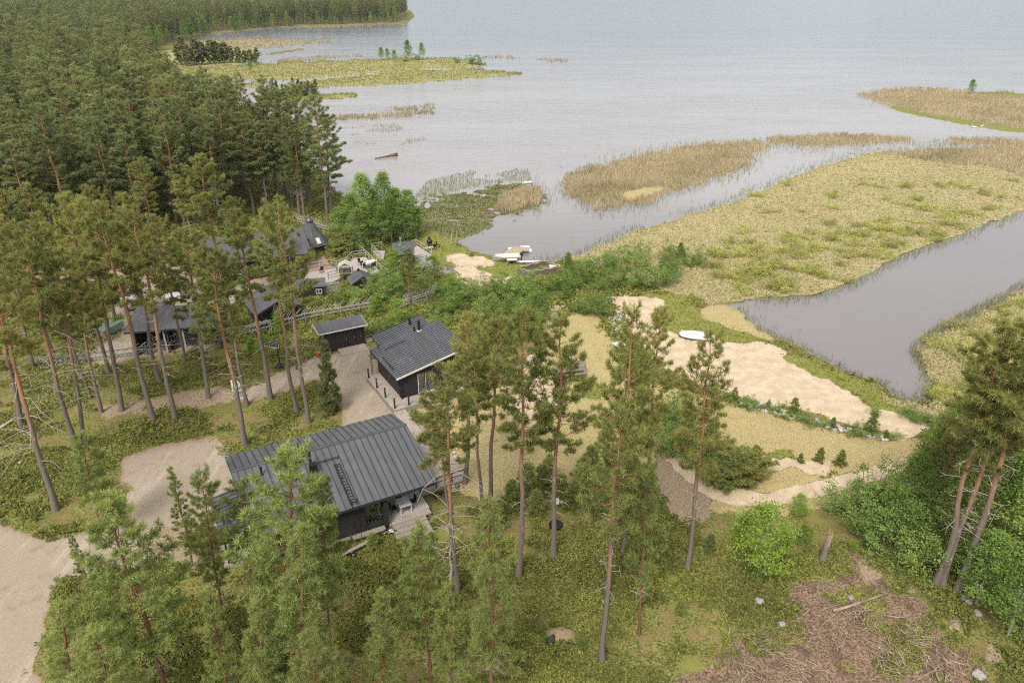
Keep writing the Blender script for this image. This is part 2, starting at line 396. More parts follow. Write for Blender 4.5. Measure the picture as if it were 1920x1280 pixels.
def gidx(x, y):
    u, v = Q(x, y, 0.0)
    j = np.clip(np.searchsorted(US, u), 0, len(US) - 1); i = np.clip(np.searchsorted(VS, v), 0, len(VS) - 1)
    return i, j
def gz(x, y):
    i, j = gidx(np.asarray(x, float), np.asarray(y, float)); return Z[i, j]
def gcls(x, y):
    i, j = gidx(np.asarray(x, float), np.asarray(y, float)); return CLS[i, j]
def G(u, v, dz=0.0):
    p = P(u, v, 0); return Vector((p.x, p.y, float(gz(p.x, p.y)) + dz))

# ground material: one recipe, the surveyed cover of each spot carried as weights
def ground_material():
    k = NT('ground_cover'); co = k.coord()
    n_big = k.noise(.11, 4, .6, co); n_mid = k.noise(.8, 5, .62, co); n_fin = k.noise(7, 4, .65, co); n_gr = k.noise(45, 2, .6, co)
    jit = k.math('ADD', k.math('MULTIPLY', k.math('SUBTRACT', n_mid, .5), .9), k.math('MULTIPLY', k.math('SUBTRACT', n_fin, .5), .9))
    def two(f, a, b, lo=.35, hi=.65): return k.mix(k.sstep(f, lo, hi), a, b)
    heath = two(n_fin, (.055, .07, .02), (.24, .225, .065))
    heath = k.mix(k.math('MULTIPLY', k.sstep(n_mid, .5, .62), .75), heath, (.2, .145, .065))
    heath = k.mix(k.math('MULTIPLY', k.sstep(n_big, .54, .64), .65), heath, (.24, .165, .085))
    moss = k.noise(.35, 4, .6, k.mapping(co, (1, 1, 1), (0, 0, 0), (31, 17, 0)))
    heath = k.mix(k.math('MULTIPLY', k.sstep(moss, .56, .66), .7), heath, (.2, .215, .05))
    gravel = two(n_gr, (.23, .19, .145), (.4, .34, .265))
    gravel = k.mix(k.math('MULTIPLY', k.sstep(n_mid, .52, .7), .55), gravel, (.24, .17, .115))
    gravel = k.mix(k.math('MULTIPLY', k.sstep(n_big, .5, .65), .4), gravel, (.33, .27, .22))
    wg = k.attr('w_gravel').outputs['Fac']
    rim = k.math('MULTIPLY', k.sstep(k.math('ADD', wg, k.math('MULTIPLY', jit, .5)), 1.05, .6), .75)
    gravel = k.mix(rim, gravel, (.27, .185, .12))
    rut = k.noise(1.0, 3, .6, k.mapping(co, (.9, .12, 1), (0, 0, -.5)))
    gravel = k.mix(k.math('MULTIPLY', k.sstep(rut, .54, .66), .35), gravel, (.5, .43, .35))
    sand = two(n_mid, (.44, .348, .24), (.55, .445, .32))
    sand = k.mix(k.math('MULTIPLY', k.sstep(n_gr, .55, .7), .3), sand, (.40, .29, .19))
    sand = k.mix(k.math('MULTIPLY', k.sstep(n_fin, .62, .74), .5), sand, (.30, .25, .11))
    lawn = two(n_fin, (.31, .25, .115), (.44, .365, .185))
    lawn = k.mix(k.math('MULTIPLY', k.sstep(n_mid, .52, .68), .5), lawn, (.26, .23, .075))
    lawn = k.mix(k.math('MULTIPLY', k.sstep(n_big, .55, .7), .5), lawn, (.36, .26, .13))
    lawn = k.mix(k.math('MULTIPLY', k.sstep(n_gr, .6, .75), .3), lawn, (.18, .14, .06))
    marsh = two(n_fin, (.27, .235, .115), (.4, .345, .185))
    marsh = k.mix(k.math('MULTIPLY', k.sstep(n_mid, .48, .6), .75), marsh, (.2, .215, .075))
    marsh = k.mix(k.math('MULTIPLY', k.sstep(n_big, .5, .62), .55), marsh, (.37, .29, .17))
    dirt = two(n_fin, (.08, .052, .034), (.29, .205, .14))
    dirt = k.mix(k.math('MULTIPLY', k.sstep(n_mid, .5, .62), .8), dirt, (.11, .07, .048))
    dirt = k.mix(k.math('MULTIPLY', k.sstep(n_big, .56, .66), .6), dirt, (.13, .125, .042))
    green = two(n_fin, (.12, .14, .03), (.25, .25, .065))
    green = k.mix(k.math('MULTIPLY', k.sstep(n_mid, .55, .7), .5), green, (.32, .27, .11))
    wet = two(n_mid, (.055, .058, .025), (.17, .155, .07))
    reed = two(n_fin, (.2, .165, .09), (.34, .285, .17))
    litter = two(n_fin, (.19, .135, .085), (.37, .285, .2))
    litter = k.mix(k.math('MULTIPLY', k.sstep(n_gr, .55, .7), .5), litter, (.4, .32, .25))
    col = heath
    for name, c, bias in (('w_marsh', marsh, 0), ('w_dirt', dirt, 0), ('w_litter', litter, 0), ('w_lawn', lawn, 0), ('w_green', green, 0), ('w_gravel', gravel, .05), ('w_sand', sand, 0), ('w_wet', wet, 0), ('w_reed', reed, 0)):
        wv = k.math('ADD', k.attr(name).outputs['Fac'], k.math('MULTIPLY', jit, .75))
        col = k.mix(k.sstep(wv, .38 - bias, .62 - bias), col, c)
    bed = k.attr('w_water').outputs['Fac']
    col = k.mix(k.sstep(bed, .4, .8), col, (.12, .09, .06))
    nm = k.bump(k.math('ADD', n_fin, k.math('MULTIPLY', n_gr, .4)), .55, .09)
    return k.done(k.pbr(col, .92, nm, 0, .15))

GMAT = ground_material()
W = {}
for nm, c in (('w_marsh', MARSH), ('w_dirt', DIRT), ('w_litter', LITTER), ('w_lawn', LAWN), ('w_green', GREEN), ('w_gravel', GRAVEL), ('w_sand', SAND), ('w_wet', WET), ('w_reed', REED), ('w_water', WATER)):
    W[nm] = blur((CLS == c).astype(float), 4 if c == SAND else 9).ravel()
nr, nc = UG.shape
idx = np.arange(nr * nc).reshape(nr, nc)
quads = np.stack([idx[1:, :-1], idx[1:, 1:], idx[:-1, 1:], idx[:-1, :-1]], -1).reshape(-1, 4)
fc = CLS[1:, 1:].ravel()
deep = (blur((CLS != WATER).astype(float), 4) < 1e-6)
fdeep = (deep[1:, :-1] & deep[1:, 1:] & deep[:-1, 1:] & deep[:-1, :-1]).ravel()
VV = np.stack([XG, YG, Z], -1).reshape(-1, 3)
NAMES = {HEATH: 'ground', GRAVEL: 'gravel_yard', SAND: 'sand_beach', LAWN: 'lawn', MARSH: 'marsh_land', DIRT: 'clearing_ground', GREEN: 'grass_bank', WET: 'shallows', REED: 'reed_flat', LITTER: 'path'}
merged = fc.copy(); merged[merged == WATER] = HEATH
# shores: a water-side face belongs to whichever land touches it
for k, nm in NAMES.items():
    sel = (merged == k) & ~fdeep
    if not sel.any(): continue
    q = quads[sel]; used, inv = np.unique(q, return_inverse=True)
    me = np_mesh(nm, VV[used], quads=inv.reshape(-1, 4), mats=[GMAT], smooth=True, attrs={a: b[used] for a, b in W.items()})
    tag(add_mesh(nm, me), kind='structure')

# ------------------------------------------------------------------ the lake
def water_material():
    k = NT('lake_water'); co = k.coord()
    wav = k.noise(1.0, 3, .6, k.mapping(co, (.28, .8, 1), (0, 0, .12)), .4)
    rip = k.noise(1.0, 3, .6, k.mapping(co, (1.1, 2.6, 1), (0, 0, .1)), .3)
    far = k.noise(1.0, 4, .6, k.mapping(co, (.16, .42, 1), (0, 0, .12)))
    sep = k.n('ShaderNodeSeparateXYZ'); k.l(co, sep.inputs[0])
    # shallow, sandy water close in, deep water out on the lake
    deepf = k.sstep(k.math('ADD', sep.outputs[1], k.math('MULTIPLY', k.noise(.02, 3, .5, co), 60)), 230, 620)
    body = k.mix(deepf, (.27, .26, .255), (.16, .18, .2))
    yy = k.math('ADD', sep.outputs[1], k.math('MULTIPLY', k.noise(.03, 3, .5, co), 30))
    body = k.mix(k.sstep(yy, 165, 118), body, (.19, .18, .18))
    patch = k.noise(.05, 4, .6, co)
    body = k.mix(k.math('MULTIPLY', k.sstep(patch, .45, .65), .25), body, (.22, .2, .2))
    h = k.math('ADD', k.math('MULTIPLY', wav, .6), k.math('MULTIPLY', rip, .25))
    h = k.math('ADD', h, k.math('MULTIPLY', far, 1.4))
    lanes = k.sstep(k.noise(1.0, 4, .6, k.mapping(co, (.012, .05, 1), (0, 0, .2))), .38, .62)
    calm = k.sstep(sep.outputs[1], 95, 190)
    amp = k.math('MULTIPLY', k.math('ADD', .6, k.math('MULTIPLY', lanes, .4)), k.math('ADD', .3, k.math('MULTIPLY', calm, .7)))
    nm = k.bump(k.math('MULTIPLY', h, amp), .5, .33)
    nd = k.n('ShaderNodeBsdfPrincipled'); k.l(body, nd.inputs['Base Color'])
    nd.inputs['Roughness'].default_value = .1; nd.inputs['IOR'].default_value = 1.33; k.l(nm, nd.inputs['Normal'])
    return k.done(nd.outputs[0])
lake = add_mesh('lake', np_mesh('lake', [(-6000, 20, WATER_Z), (6000, 20, WATER_Z), (6000, 9000, WATER_Z), (-6000, 9000, WATER_Z)], quads=[(0, 1, 2, 3)], mats=[water_material()]))
tag(lake, kind='structure')

# ------------------------------------------------------------------ the air over the lake
def haze():
    k = bpy.data.materials.new('haze'); k.use_nodes = True; t = k.node_tree; t.nodes.clear()
    o = t.nodes.new('ShaderNodeOutputMaterial'); v = t.nodes.new('ShaderNodeVolumePrincipled')
    v.inputs['Color'].default_value = (.70, .82, .93, 1); v.inputs['Density'].default_value = HAZE; v.inputs['Anisotropy'].default_value = 0.0
    t.links.new(v.outputs[0], o.inputs['Volume'])
    m = MB(); m.bb(-6100, 6100, -60, 9100, -2.2, 44); h = m.build('haze', k); tag(h, kind='stuff'); return h
haze()
# ------------------------------------------------------------------ plants
def bark_material(name, low, high, split=.35, soft=.25):
    k = NT(name); co = k.coord('Object'); gen = k.attr('hgt').outputs['Fac']
    nz = k.noise(3.0, 4, .65, k.mapping(co, (2.5, 2.5, .5)))
    f = k.sstep(k.math('ADD', gen, k.math('MULTIPLY', k.math('SUBTRACT', nz, .5), .25)), split - soft / 2, split + soft / 2)
    a = k.mix(nz, tuple(x * .55 for x in low), tuple(x * 1.3 for x in low)); b = k.mix(nz, tuple(x * .6 for x in high), tuple(x * 1.3 for x in high))
    oi = k.n('ShaderNodeObjectInfo')
    c = k.mix(f, a, b); c = k.mix(k.math('GREATER_THAN', gen, 1.5), c, (.4, .345, .29)); c = k.mix(k.math('MULTIPLY', oi.outputs['Random'], .35), c, (.13, .1, .08))
    return k.done(k.pbr(c, .9, k.bump(nz, .5, .03), 0, .1))

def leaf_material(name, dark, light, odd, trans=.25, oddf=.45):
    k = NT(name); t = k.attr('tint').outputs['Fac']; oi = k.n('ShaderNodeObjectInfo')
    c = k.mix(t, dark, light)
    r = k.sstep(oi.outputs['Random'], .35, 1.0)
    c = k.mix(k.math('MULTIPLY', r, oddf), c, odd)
    hv = k.n('ShaderNodeHueSaturation'); k.l(c, hv.inputs['Color'])
    k.l(k.math('ADD', .82, k.math('MULTIPLY', k.math('FRACT', k.math('MULTIPLY', oi.outputs['Random'], 7.31)), .4)), hv.inputs['Value'])
    c = hv.outputs['Color']
    d = k.n('ShaderNodeBsdfDiffuse'); k.l(c, d.inputs['Color'])
    tr = k.n('ShaderNodeBsdfTranslucent'); k.l(c, tr.inputs['Color'])
    m = k.n('ShaderNodeMixShader'); m.inputs[0].default_value = trans
    k.l(d.outputs[0], m.inputs[1]); k.l(tr.outputs[0], m.inputs[2])
    return k.done(m.outputs[0])

BARK = bark_material('pine_bark', (.18, .15, .125), (.36, .19, .095), .42, .35)
BARKR = bark_material('pine_bark_young', (.16, .09, .06), (.25, .12, .06), .2, .3)
BIRCH = bark_material('birch_bark', (.42, .39, .35), (.3, .26, .22), .5, .6)
TWIG = bark_material('shrub_stem', (.12, .09, .06), (.14, .11, .07), .5, .6)
DEADW = plain('dead_wood', (.46, .41, .36), (.26, .22, .18), 4, .9, .3)
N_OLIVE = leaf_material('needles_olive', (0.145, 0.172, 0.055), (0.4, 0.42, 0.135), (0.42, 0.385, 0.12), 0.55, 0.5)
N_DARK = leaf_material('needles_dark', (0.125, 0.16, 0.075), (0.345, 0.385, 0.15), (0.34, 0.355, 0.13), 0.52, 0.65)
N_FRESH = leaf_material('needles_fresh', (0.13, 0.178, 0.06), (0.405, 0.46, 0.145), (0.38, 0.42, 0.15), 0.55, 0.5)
L_BIRCH = leaf_material('leaves_birch', (0.12, 0.2, 0.05), (0.3, 0.42, 0.105), (0.38, 0.44, 0.125), 0.45, 0.6)
L_LIGHT = leaf_material('leaves_light', (0.135, 0.223, 0.034), (0.297, 0.405, 0.074), (0.27, 0.338, 0.068), 0.45, .4)
L_WILLOW = leaf_material('leaves_willow', (0.13, 0.2, 0.06), (0.3, 0.41, 0.115), (0.38, 0.43, 0.12), 0.45, 0.6)
L_MARSH = leaf_material('leaves_marsh', (0.3, 0.33, 0.09), (0.58, 0.6, 0.17), (0.48, 0.42, 0.19), 0.45, 0.7)


def tubes_np(lines, n=5):
    """lines: list of (pts (k,3), radii (k,)) -> V, quads"""
    V, F = [], []; b = 0
    ang = np.arange(n) * 2 * np.pi / n; ca, sa = np.cos(ang), np.sin(ang)
    for pts, rad in lines:
        pts = np.asarray(pts, float); rad = np.asarray(rad, float); k = len(pts)
        d = np.gradient(pts, axis=0); d /= np.linalg.norm(d, axis=1, keepdims=True) + 1e-9
        up = np.where(np.abs(d[:, 2:3]) > .9, np.array([[1., 0, 0]]), np.array([[0, 0, 1.]]))
        x = np.cross(d, up); x /= np.linalg.norm(x, axis=1, keepdims=True) + 1e-9; y = np.cross(d, x)
        ring = pts[:, None, :] + rad[:, None, None] * (ca[None, :, None] * x[:, None, :] + sa[None, :, None] * y[:, None, :])
        V.append(ring.reshape(-1, 3))
        i = np.arange(k - 1)[:, None] * n; j = np.arange(n)[None, :]; j2 = (j + 1) % n
        F.append((b + np.stack([i + j, i + j2, i + n + j2, i + n + j], -1)).reshape(-1, 4)); b += k * n
    return np.concatenate(V), np.concatenate(F)

def needle_tris(c, d, tint, m, rs, lmin, lmax, wid):
    n = len(c)
    c = np.repeat(c, m, 0); d = np.repeat(d, m, 0); t = np.repeat(tint, m)
    r = rs.normal(size=c.shape); r /= np.linalg.norm(r, axis=1, keepdims=True)
    dr = d * .75 + r; dr /= np.linalg.norm(dr, axis=1, keepdims=True) + 1e-9
    s = np.cross(dr, np.array([[0, 0, 1.0]]) + .45 * rs.normal(size=c.shape)); s /= np.linalg.norm(s, axis=1, keepdims=True) + 1e-9
    L = rs.uniform(lmin, lmax, (len(c), 1)); w = rs.uniform(.7, 1.3, (len(c), 1)) * wid
    a = c - s * w + dr * L * .15; b = c + s * w + dr * L * .15; e = c + dr * L
    V = np.stack([a, b, e], 1).reshape(-1, 3); F = np.arange(len(V)).reshape(-1, 3)
    tt = np.clip(t + rs.normal(0, .2, len(t)), 0, 1)
    return V, F, np.repeat(tt, 3)

def pine(name, seed, H, cb, R, nb, mat, bark, prof='mature', m=7, tl=(.2, .36), wid=.035, dead=14, dens=1.0, tr=None, dl=1.5):
    rs = np.random.RandomState(seed)
    r0 = tr or H * .0115
    k = 12; zz = np.linspace(0, 1, k)
    bend = np.cumsum(rs.normal(0, .0045, (k, 2)), 0) * H; bend -= np.outer(zz, bend[-1])
    tp = np.column_stack([bend[:, 0], bend[:, 1], zz * H]); trd = r0 * (1 - zz) ** .75 + .018
    trd[0] *= 1.35
    lines = [(tp, trd)]; ndead = 0
    cs, ds, ts = [], [], []
    def at(z):
        f = z / H; return np.array([np.interp(f, zz, tp[:, 0]), np.interp(f, zz, tp[:, 1]), z])
    az = rs.rand() * 6.28
    for i in range(nb):
        t = (i + rs.rand()) / nb
        z = H * (cb + (1 - cb) * t * .985)
        if prof == 'cone': e = (1 - t) ** .85 * 1.0 + .1; elev = -8 + 55 * t
        elif prof == 'forest': e = min(1, (t + .12) * 2.6) * (1 - t) ** .6 * 1.25 + .1; elev = -5 + 50 * t
        else: e = (math.sin(math.pi * min(1, t * .8 + .16)) ** .8) * (1.05 - .35 * t); elev = 2 + 50 * t ** 1.5
        L = R * e * rs.uniform(.6, 1.12)
        if prof == 'mature' and rs.rand() < .16: L *= .45
        az += 2.4 + rs.normal(0, .5); el = math.radians(elev + rs.normal(0, 9))
        dh = np.array([math.cos(az), math.sin(az), 0.0])
        p0 = at(z); s = np.linspace(0, 1, 5)
        lift = math.tan(el)
        pts = p0 + dh * (L * s)[:, None] + np.array([0, 0, 1.0]) * ((L * s * lift) + .18 * L * (s ** 2) - .1 * L * s)[:, None]
        pts[1:] += rs.normal(0, .03 * L, (4, 3))
        lines.append((pts, np.array([.032, .026, .02, .014, .008]) * (.6 + .35 * L / R) * (H / 18) ** .5))
        nt = max(2, int((2 + L * 6.5) * dens))
        for q in range(nt):
            f = 1 - rs.rand() ** 1.4 * .72
            pb = np.array([np.interp(f, s, pts[:, a]) for a in range(3)])
            side = rs.choice([-1, 1]); ang = az + side * rs.uniform(.3, 1.2)
            tw = np.array([math.cos(ang), math.sin(ang), rs.uniform(-.05, .65)]); tw /= np.linalg.norm(tw)
            tlg = (.16 + .34 * L * (1.15 - f)) * rs.uniform(.5, 1.2)
            nn = 2 + int(tlg * 5)
            for g in np.linspace(.35, 1, nn):
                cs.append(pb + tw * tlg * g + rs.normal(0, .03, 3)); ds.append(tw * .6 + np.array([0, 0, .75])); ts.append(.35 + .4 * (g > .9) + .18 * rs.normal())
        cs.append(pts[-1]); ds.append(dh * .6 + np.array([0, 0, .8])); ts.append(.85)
    for q in range(int(6 * dens) + 4):   # leader shoots
        cs.append(tp[-1] + rs.normal(0, .12, 3) * np.array([1, 1, 1.4])); ds.append(np.array([0, 0, 1.0])); ts.append(.8)
    for i in range(dead):
        z = H * rs.uniform(.22, cb + .06); a = rs.rand() * 6.28; L = rs.uniform(.3, dl) * (R / 2.4); p0 = at(z)
        s = np.linspace(0, 1, 4); d = np.array([math.cos(a), math.sin(a), rs.uniform(-.25, .25)])
        pts = p0 + d * (L * s)[:, None]; pts[:, 2] += rs.uniform(-.3, .25) * L * s ** 2 + (.5 * np.sin(3.0 * s) * (L - 1.2) * .4 if L > 1.4 else 0); pts[2:] += rs.normal(0, .07 * L, (2, 3))
        lines.append((pts, np.array([.022, .017, .012, .006]))); ndead += 1
        for q in range(2):
            b0 = pts[2]; e0 = b0 + rs.normal(0, .22 * L, 3); lines.append((np.array([b0, (b0 + e0) / 2 + rs.normal(0, .03, 3), e0]), np.array([.012, .009, .004]))); ndead += .75
    V, F = tubes_np(lines, 6); hg = V[:, 2] / H
    if ndead: hg[-int(round(ndead * 24)):] = 2.0
    hg[V[:, 2] < .3] = np.minimum(hg[V[:, 2] < .3], 1)
    tm = np_mesh(name + '_trunk', V, quads=F, mats=[bark], smooth=True, attrs={'hgt': hg})
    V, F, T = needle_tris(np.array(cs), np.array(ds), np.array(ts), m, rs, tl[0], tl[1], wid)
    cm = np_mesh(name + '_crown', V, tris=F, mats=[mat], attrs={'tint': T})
    return dict(H=H, trunk=tm, crown=cm, crown_name='crown', trunk_name='trunk')

def leaves_quads(c, nrm_bias, tint, size, rs):
    n = len(c)
    nv = rs.normal(size=(n, 3)) + np.asarray(nrm_bias); nv /= np.linalg.norm(nv, axis=1, keepdims=True)
    x = np.cross(nv, rs.normal(size=(n, 3))); x /= np.linalg.norm(x, axis=1, keepdims=True) + 1e-9; y = np.cross(nv, x)
    s = size * rs.uniform(.65, 1.3, (n, 1))
    V = np.stack([c - x * s, c + y * s * .55, c + x * s, c - y * s * .55], 1).reshape(-1, 3)
    F = np.arange(len(V)).reshape(-1, 4)
    return V, F, np.repeat(np.clip(tint + rs.normal(0, .15, n), 0, 1), 4)

def broadleaf(name, seed, H, base, R, ncl, per, leaf, mat, bark, stems=1, droop=0.0, top=.75, cr=.45, spread=.25):
    rs = np.random.RandomState(seed); lines = []; C = []; T = []
    heads = []
    for s in range(stems):
        a = rs.rand() * 6.28; o = 0 if stems == 1 else rs.uniform(.1, spread) * R
        hh = H * (1 if s == 0 else rs.uniform(.65, .98)); tip = np.array([math.cos(a) * o * 2.2, math.sin(a) * o * 2.2, hh * .95])
        st = np.array([math.cos(a) * o * .4, math.sin(a) * o * .4, 0]); f = np.linspace(0, 1, 7)
        pts = st + (tip - st) * f[:, None]; pts[1:-1, :2] += rs.normal(0, .02 * H, (5, 2))
        lines.append((pts, (H * .009 if stems == 1 else H * .006) * (1 - f) ** .8 + .008)); heads.append((pts, hh))
    for i in range(ncl):
        pts, hh = heads[rs.randint(len(heads))]
        t = rs.rand() ** .85; z = base * H + (hh - base * H) * t
        prof = (math.sin(math.pi * min(1, t * top + (1 - top) * .55 + .1)) ** .7) * (1.0 - .45 * max(0, t - .5))
        rad = R * (prof if stems == 1 else prof * .52) * (rs.rand() ** .45) * rs.uniform(.75, 1.12)
        a = rs.rand() * 6.28
        f = z / (hh * .95); c0 = np.array([np.interp(f, np.linspace(0, 1, 7), pts[:, q]) for q in range(3)])
        c = c0 + np.array([math.cos(a) * rad, math.sin(a) * rad, .18 * rad - droop * rad])
        c[2] = max(c[2], .12)
        if rs.rand() < .4:
            b0 = c0 - np.array([0, 0, min(c0[2] * .5, .3 * rad)])
            g = np.linspace(0, 1, 4); pl = b0 + (c - b0) * g[:, None]; pl[1:3] += rs.normal(0, .04 * max(rad, .1), (2, 3))
            lines.append((pl, np.array([.016, .012, .008, .004]) * (H / 6) ** .4))
        k = int(per * rs.uniform(.6, 1.4)); r = cr * rs.uniform(.6, 1.25)
        off = rs.normal(0, 1, (k, 3)) * np.array([r, r, r * (.6 + droop)]) * .6
        if droop: off[:, 2] -= np.abs(rs.normal(0, droop * .6, k))
        C.append(c + off); T.append(np.full(k, rs.uniform(.15, .85)))
    V, F = tubes_np(lines, 5)
    tm = np_mesh(name + '_trunk', V, quads=F, mats=[bark], smooth=True, attrs={'hgt': V[:, 2] / H})
    C = np.concatenate(C); C[:, 2] = np.maximum(C[:, 2], .03)
    V, F, TT = leaves_quads(C, (0, 0, .7), np.concatenate(T), leaf, rs)
    cm = np_mesh(name + '_crown', V, quads=F, mats=[mat], attrs={'tint': TT})
    return dict(H=H, trunk=tm, crown=cm, crown_name='crown' if stems == 1 else 'foliage', trunk_name='trunk' if stems == 1 else 'stem')

PR = {}
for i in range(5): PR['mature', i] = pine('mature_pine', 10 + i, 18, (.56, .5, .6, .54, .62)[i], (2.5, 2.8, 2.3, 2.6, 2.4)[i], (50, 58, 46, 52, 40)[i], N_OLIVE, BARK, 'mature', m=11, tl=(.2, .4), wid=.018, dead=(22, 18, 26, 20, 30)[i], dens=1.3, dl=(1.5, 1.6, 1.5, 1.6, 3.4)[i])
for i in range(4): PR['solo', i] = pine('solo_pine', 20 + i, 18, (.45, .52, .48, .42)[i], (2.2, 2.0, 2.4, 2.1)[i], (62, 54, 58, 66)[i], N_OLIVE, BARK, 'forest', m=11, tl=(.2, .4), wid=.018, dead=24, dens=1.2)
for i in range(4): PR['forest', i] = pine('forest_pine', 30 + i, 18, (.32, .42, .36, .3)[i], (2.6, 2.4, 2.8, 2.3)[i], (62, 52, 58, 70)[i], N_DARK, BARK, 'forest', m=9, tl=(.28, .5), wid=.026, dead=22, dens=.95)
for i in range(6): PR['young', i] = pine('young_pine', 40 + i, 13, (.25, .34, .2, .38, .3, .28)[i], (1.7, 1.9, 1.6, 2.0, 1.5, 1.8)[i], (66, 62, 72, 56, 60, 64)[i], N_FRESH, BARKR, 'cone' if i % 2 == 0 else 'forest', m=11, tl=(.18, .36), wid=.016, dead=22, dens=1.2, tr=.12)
for i in range(2): PR['sapling', i] = pine('sapling_pine', 50 + i, 4, .06, .95, 44, N_FRESH, BARKR, 'cone', m=10, tl=(.16, .32), wid=.014, dead=0, dens=1.6, tr=.05)
PR['spruce', 0] = pine('spruce', 55, 6, .03, 1.15, 70, N_DARK, BARKR, 'cone', m=8, tl=(.2, .35), wid=.04, dead=0, dens=1.6, tr=.07)
for i in range(2): PR['islet', i] = pine('islet_pine', 58 + i, 10, .12, 2.3, 64, N_DARK, BARK, 'forest', m=9, tl=(.35, .6), wid=.055, dead=0, dens=.8)
for i in range(3): PR['birch', i] = broadleaf('birch', 60 + i, 11, (.22, .3, .16)[i], (2.0, 1.8, 2.3)[i], (240, 200, 270)[i], 36, .095, L_BIRCH, BIRCH, 1, (.25, .45, .1)[i])
for i in range(2): PR['lightbirch', i] = broadleaf('light_birch', 70 + i, 5, .12, 1.5, 120, 34, .075, L_LIGHT, BIRCH, 1 + i * 2, 0, cr=.4)
for i in range(3): PR['bush', i] = broadleaf('bush', 80 + i, 3.2, .04, (1.8, 2.1, 1.6)[i], (84, 96, 72)[i], 36, .07, (L_BIRCH, L_WILLOW, L_BIRCH)[i], TWIG, 9, 0, .8, .36, .75)
for i in range(2): PR['marsh', i] = broadleaf('marsh_shrub', 90 + i, 1.0, .02, 1.5, 46, 26, .06, L_MARSH, TWIG, 9, 0, .8, .33, .6)
for i in range(2): PR['juniper', i] = pine('juniper', 95 + i, 2.0, .02, 1.5, 60, N_FRESH if i else N_OLIVE, TWIG, 'mature', m=9, tl=(.14, .26), wid=.02, dead=0, dens=1.8, tr=.04)

NAMEOF = dict(islet='pine_tree', mature='pine_tree', solo='pine_tree', forest='pine_tree', young='pine_tree', sapling='pine_sapling', spruce='spruce_tree', birch='birch_tree', lightbirch='birch_tree', bush='bush', marsh='willow_shrub', juniper='juniper_bush')
CATOF = dict(islet='pine', mature='pine', solo='pine', forest='pine', young='pine', sapling='pine sapling', spruce='spruce', birch='birch', lightbirch='birch', bush='bush', marsh='shrub', juniper='juniper')
TREES = []
rng = random.Random(7)
def plant(kind, var, x, y, h, label, group, wide=1.0, lean=0.0, rot=None, z=None, cat=None, lean_y=0.0):
    p = PR[kind, var]; s = h / p['H']
    root = bpy.data.objects.new(NAMEOF[kind], None); link(root); root.empty_display_size = .3
    zz = float(gz(x, y)) if z is None else z
    root.location = (x, y, zz - .05); root.rotation_mode = 'QUATERNION'
    rot = rng.uniform(0, 6.283) if rot is None else rot
    root.rotation_quaternion = Quaternion((0, 1, 0), lean) @ Quaternion((1, 0, 0), lean_y) @ Quaternion((0, 0, 1), rot)
    ws = s ** .8 * wide
    root.scale = (ws, ws, s)
    for key, nm in (('trunk', p['trunk_name']), ('crown', p['crown_name'])):
        o = bpy.data.objects.new(nm, p[key]); link(o); o.parent = root
    tag(root, label, cat or CATOF[kind], group)
    TREES.append((kind, x, y, h))
    return root

def plant_px(kind, var, base, top, label, group, wide=1.0, rot=None, cat=None):
    """a tree whose foot stands at one survey point and whose tip was seen at another"""
    g = P(*base); a = TH + math.atan((top[1] - 640) / FPX)
    h = CAMH - g.y * math.tan(a)
    # sideways lean from where the tip is
    df = g.y * CT - (h - CAMH) * ST
    xt = (top[0] - 960) * df / FPX
    lean = math.atan2(xt - g.x, h); lean = max(-.12, min(.12, lean))
    return plant(kind, var, g.x, g.y, max(h, .6), label, group, wide, lean, rot, cat=cat)
# ------------------------------------------------------------------ buildings
M_WALL = planks('black_log_wall', (.036, .033, .031), (.02, .019, .018), 2, .2, .02, .8)
M_WALLX = planks('grey_log_wall', (.1, .09, .08), (.05, .045, .04), 2, .22, .03, .85)
M_ROOF = plain('dark_metal_roof', (.1, .103, .112), (.07, .073, .08), .5, .42, .05, .0, .5)
def weathered_roof(name, base, rough):
    k = NT(name); co = k.coord()
    st = k.noise(1.0, 4, .6, k.mapping(co, (2.2, .35, .35))); bl = k.noise(.45, 4, .6, co); sp = k.noise(16, 2, .6, co)
    c = k.ramp(st, [(.3, tuple(x * .8 for x in base)), (.7, tuple(x * 1.2 for x in base))])
    c = k.mix(k.math('MULTIPLY', k.sstep(bl, .5, .68), .35), c, tuple(x * 1.55 for x in base))
    lit = k.math('MULTIPLY', k.sstep(sp, .64, .7), k.sstep(k.noise(.7, 3, .6, co), .45, .62))
    c = k.mix(k.math('MULTIPLY', lit, .7), c, (.2, .14, .08))
    return k.done(k.pbr(c, k.math('ADD', rough, k.math('MULTIPLY', bl, .2)), k.bump(bl, .15, .05), 0, .5))
M_ROOF = weathered_roof('dark_metal_roof_weathered', (.09, .093, .102), .32)
M_SEAM = plain('roof_seam', (.018, .02, .023), rough=.5)
M_CAPM = plain('ridge_cap', (.075, .077, .083), (.06, .062, .067), 2, .4)
M_FELT = weathered_roof('roof_felt', (.075, .078, .086), .7)
M_BLACK = plain('black_metal', (.012, .012, .013), rough=.45)
M_WHITE = plain('white_paint', (.6, .585, .55), (.52, .5, .47), 3, .5)
M_FRAME = plain('dark_frame', (.03, .032, .036), rough=.45)
M_DECK = planks('weathered_deck', (.44, .38, .32), (.27, .23, .195), 0, .14, .014)
M_DECKY = planks('weathered_deck_cross', (.47, .41, .35), (.31, .265, .225), 1, .14, .014)
M_STEP = planks('step_boards', (.40, .35, .29), (.22, .19, .155), 0, .15, .012)
M_GREYW = planks('grey_timber', (.33, .3, .27), (.18, .165, .15), 0, .12, .01)
M_RAIL = plain('grey_rail', (.4, .375, .34), (.25, .23, .21), 5, .8, .2)
M_RAILD = plain('dark_rail', (.2, .2, .19), (.12, .12, .112), 5, .8, .2)
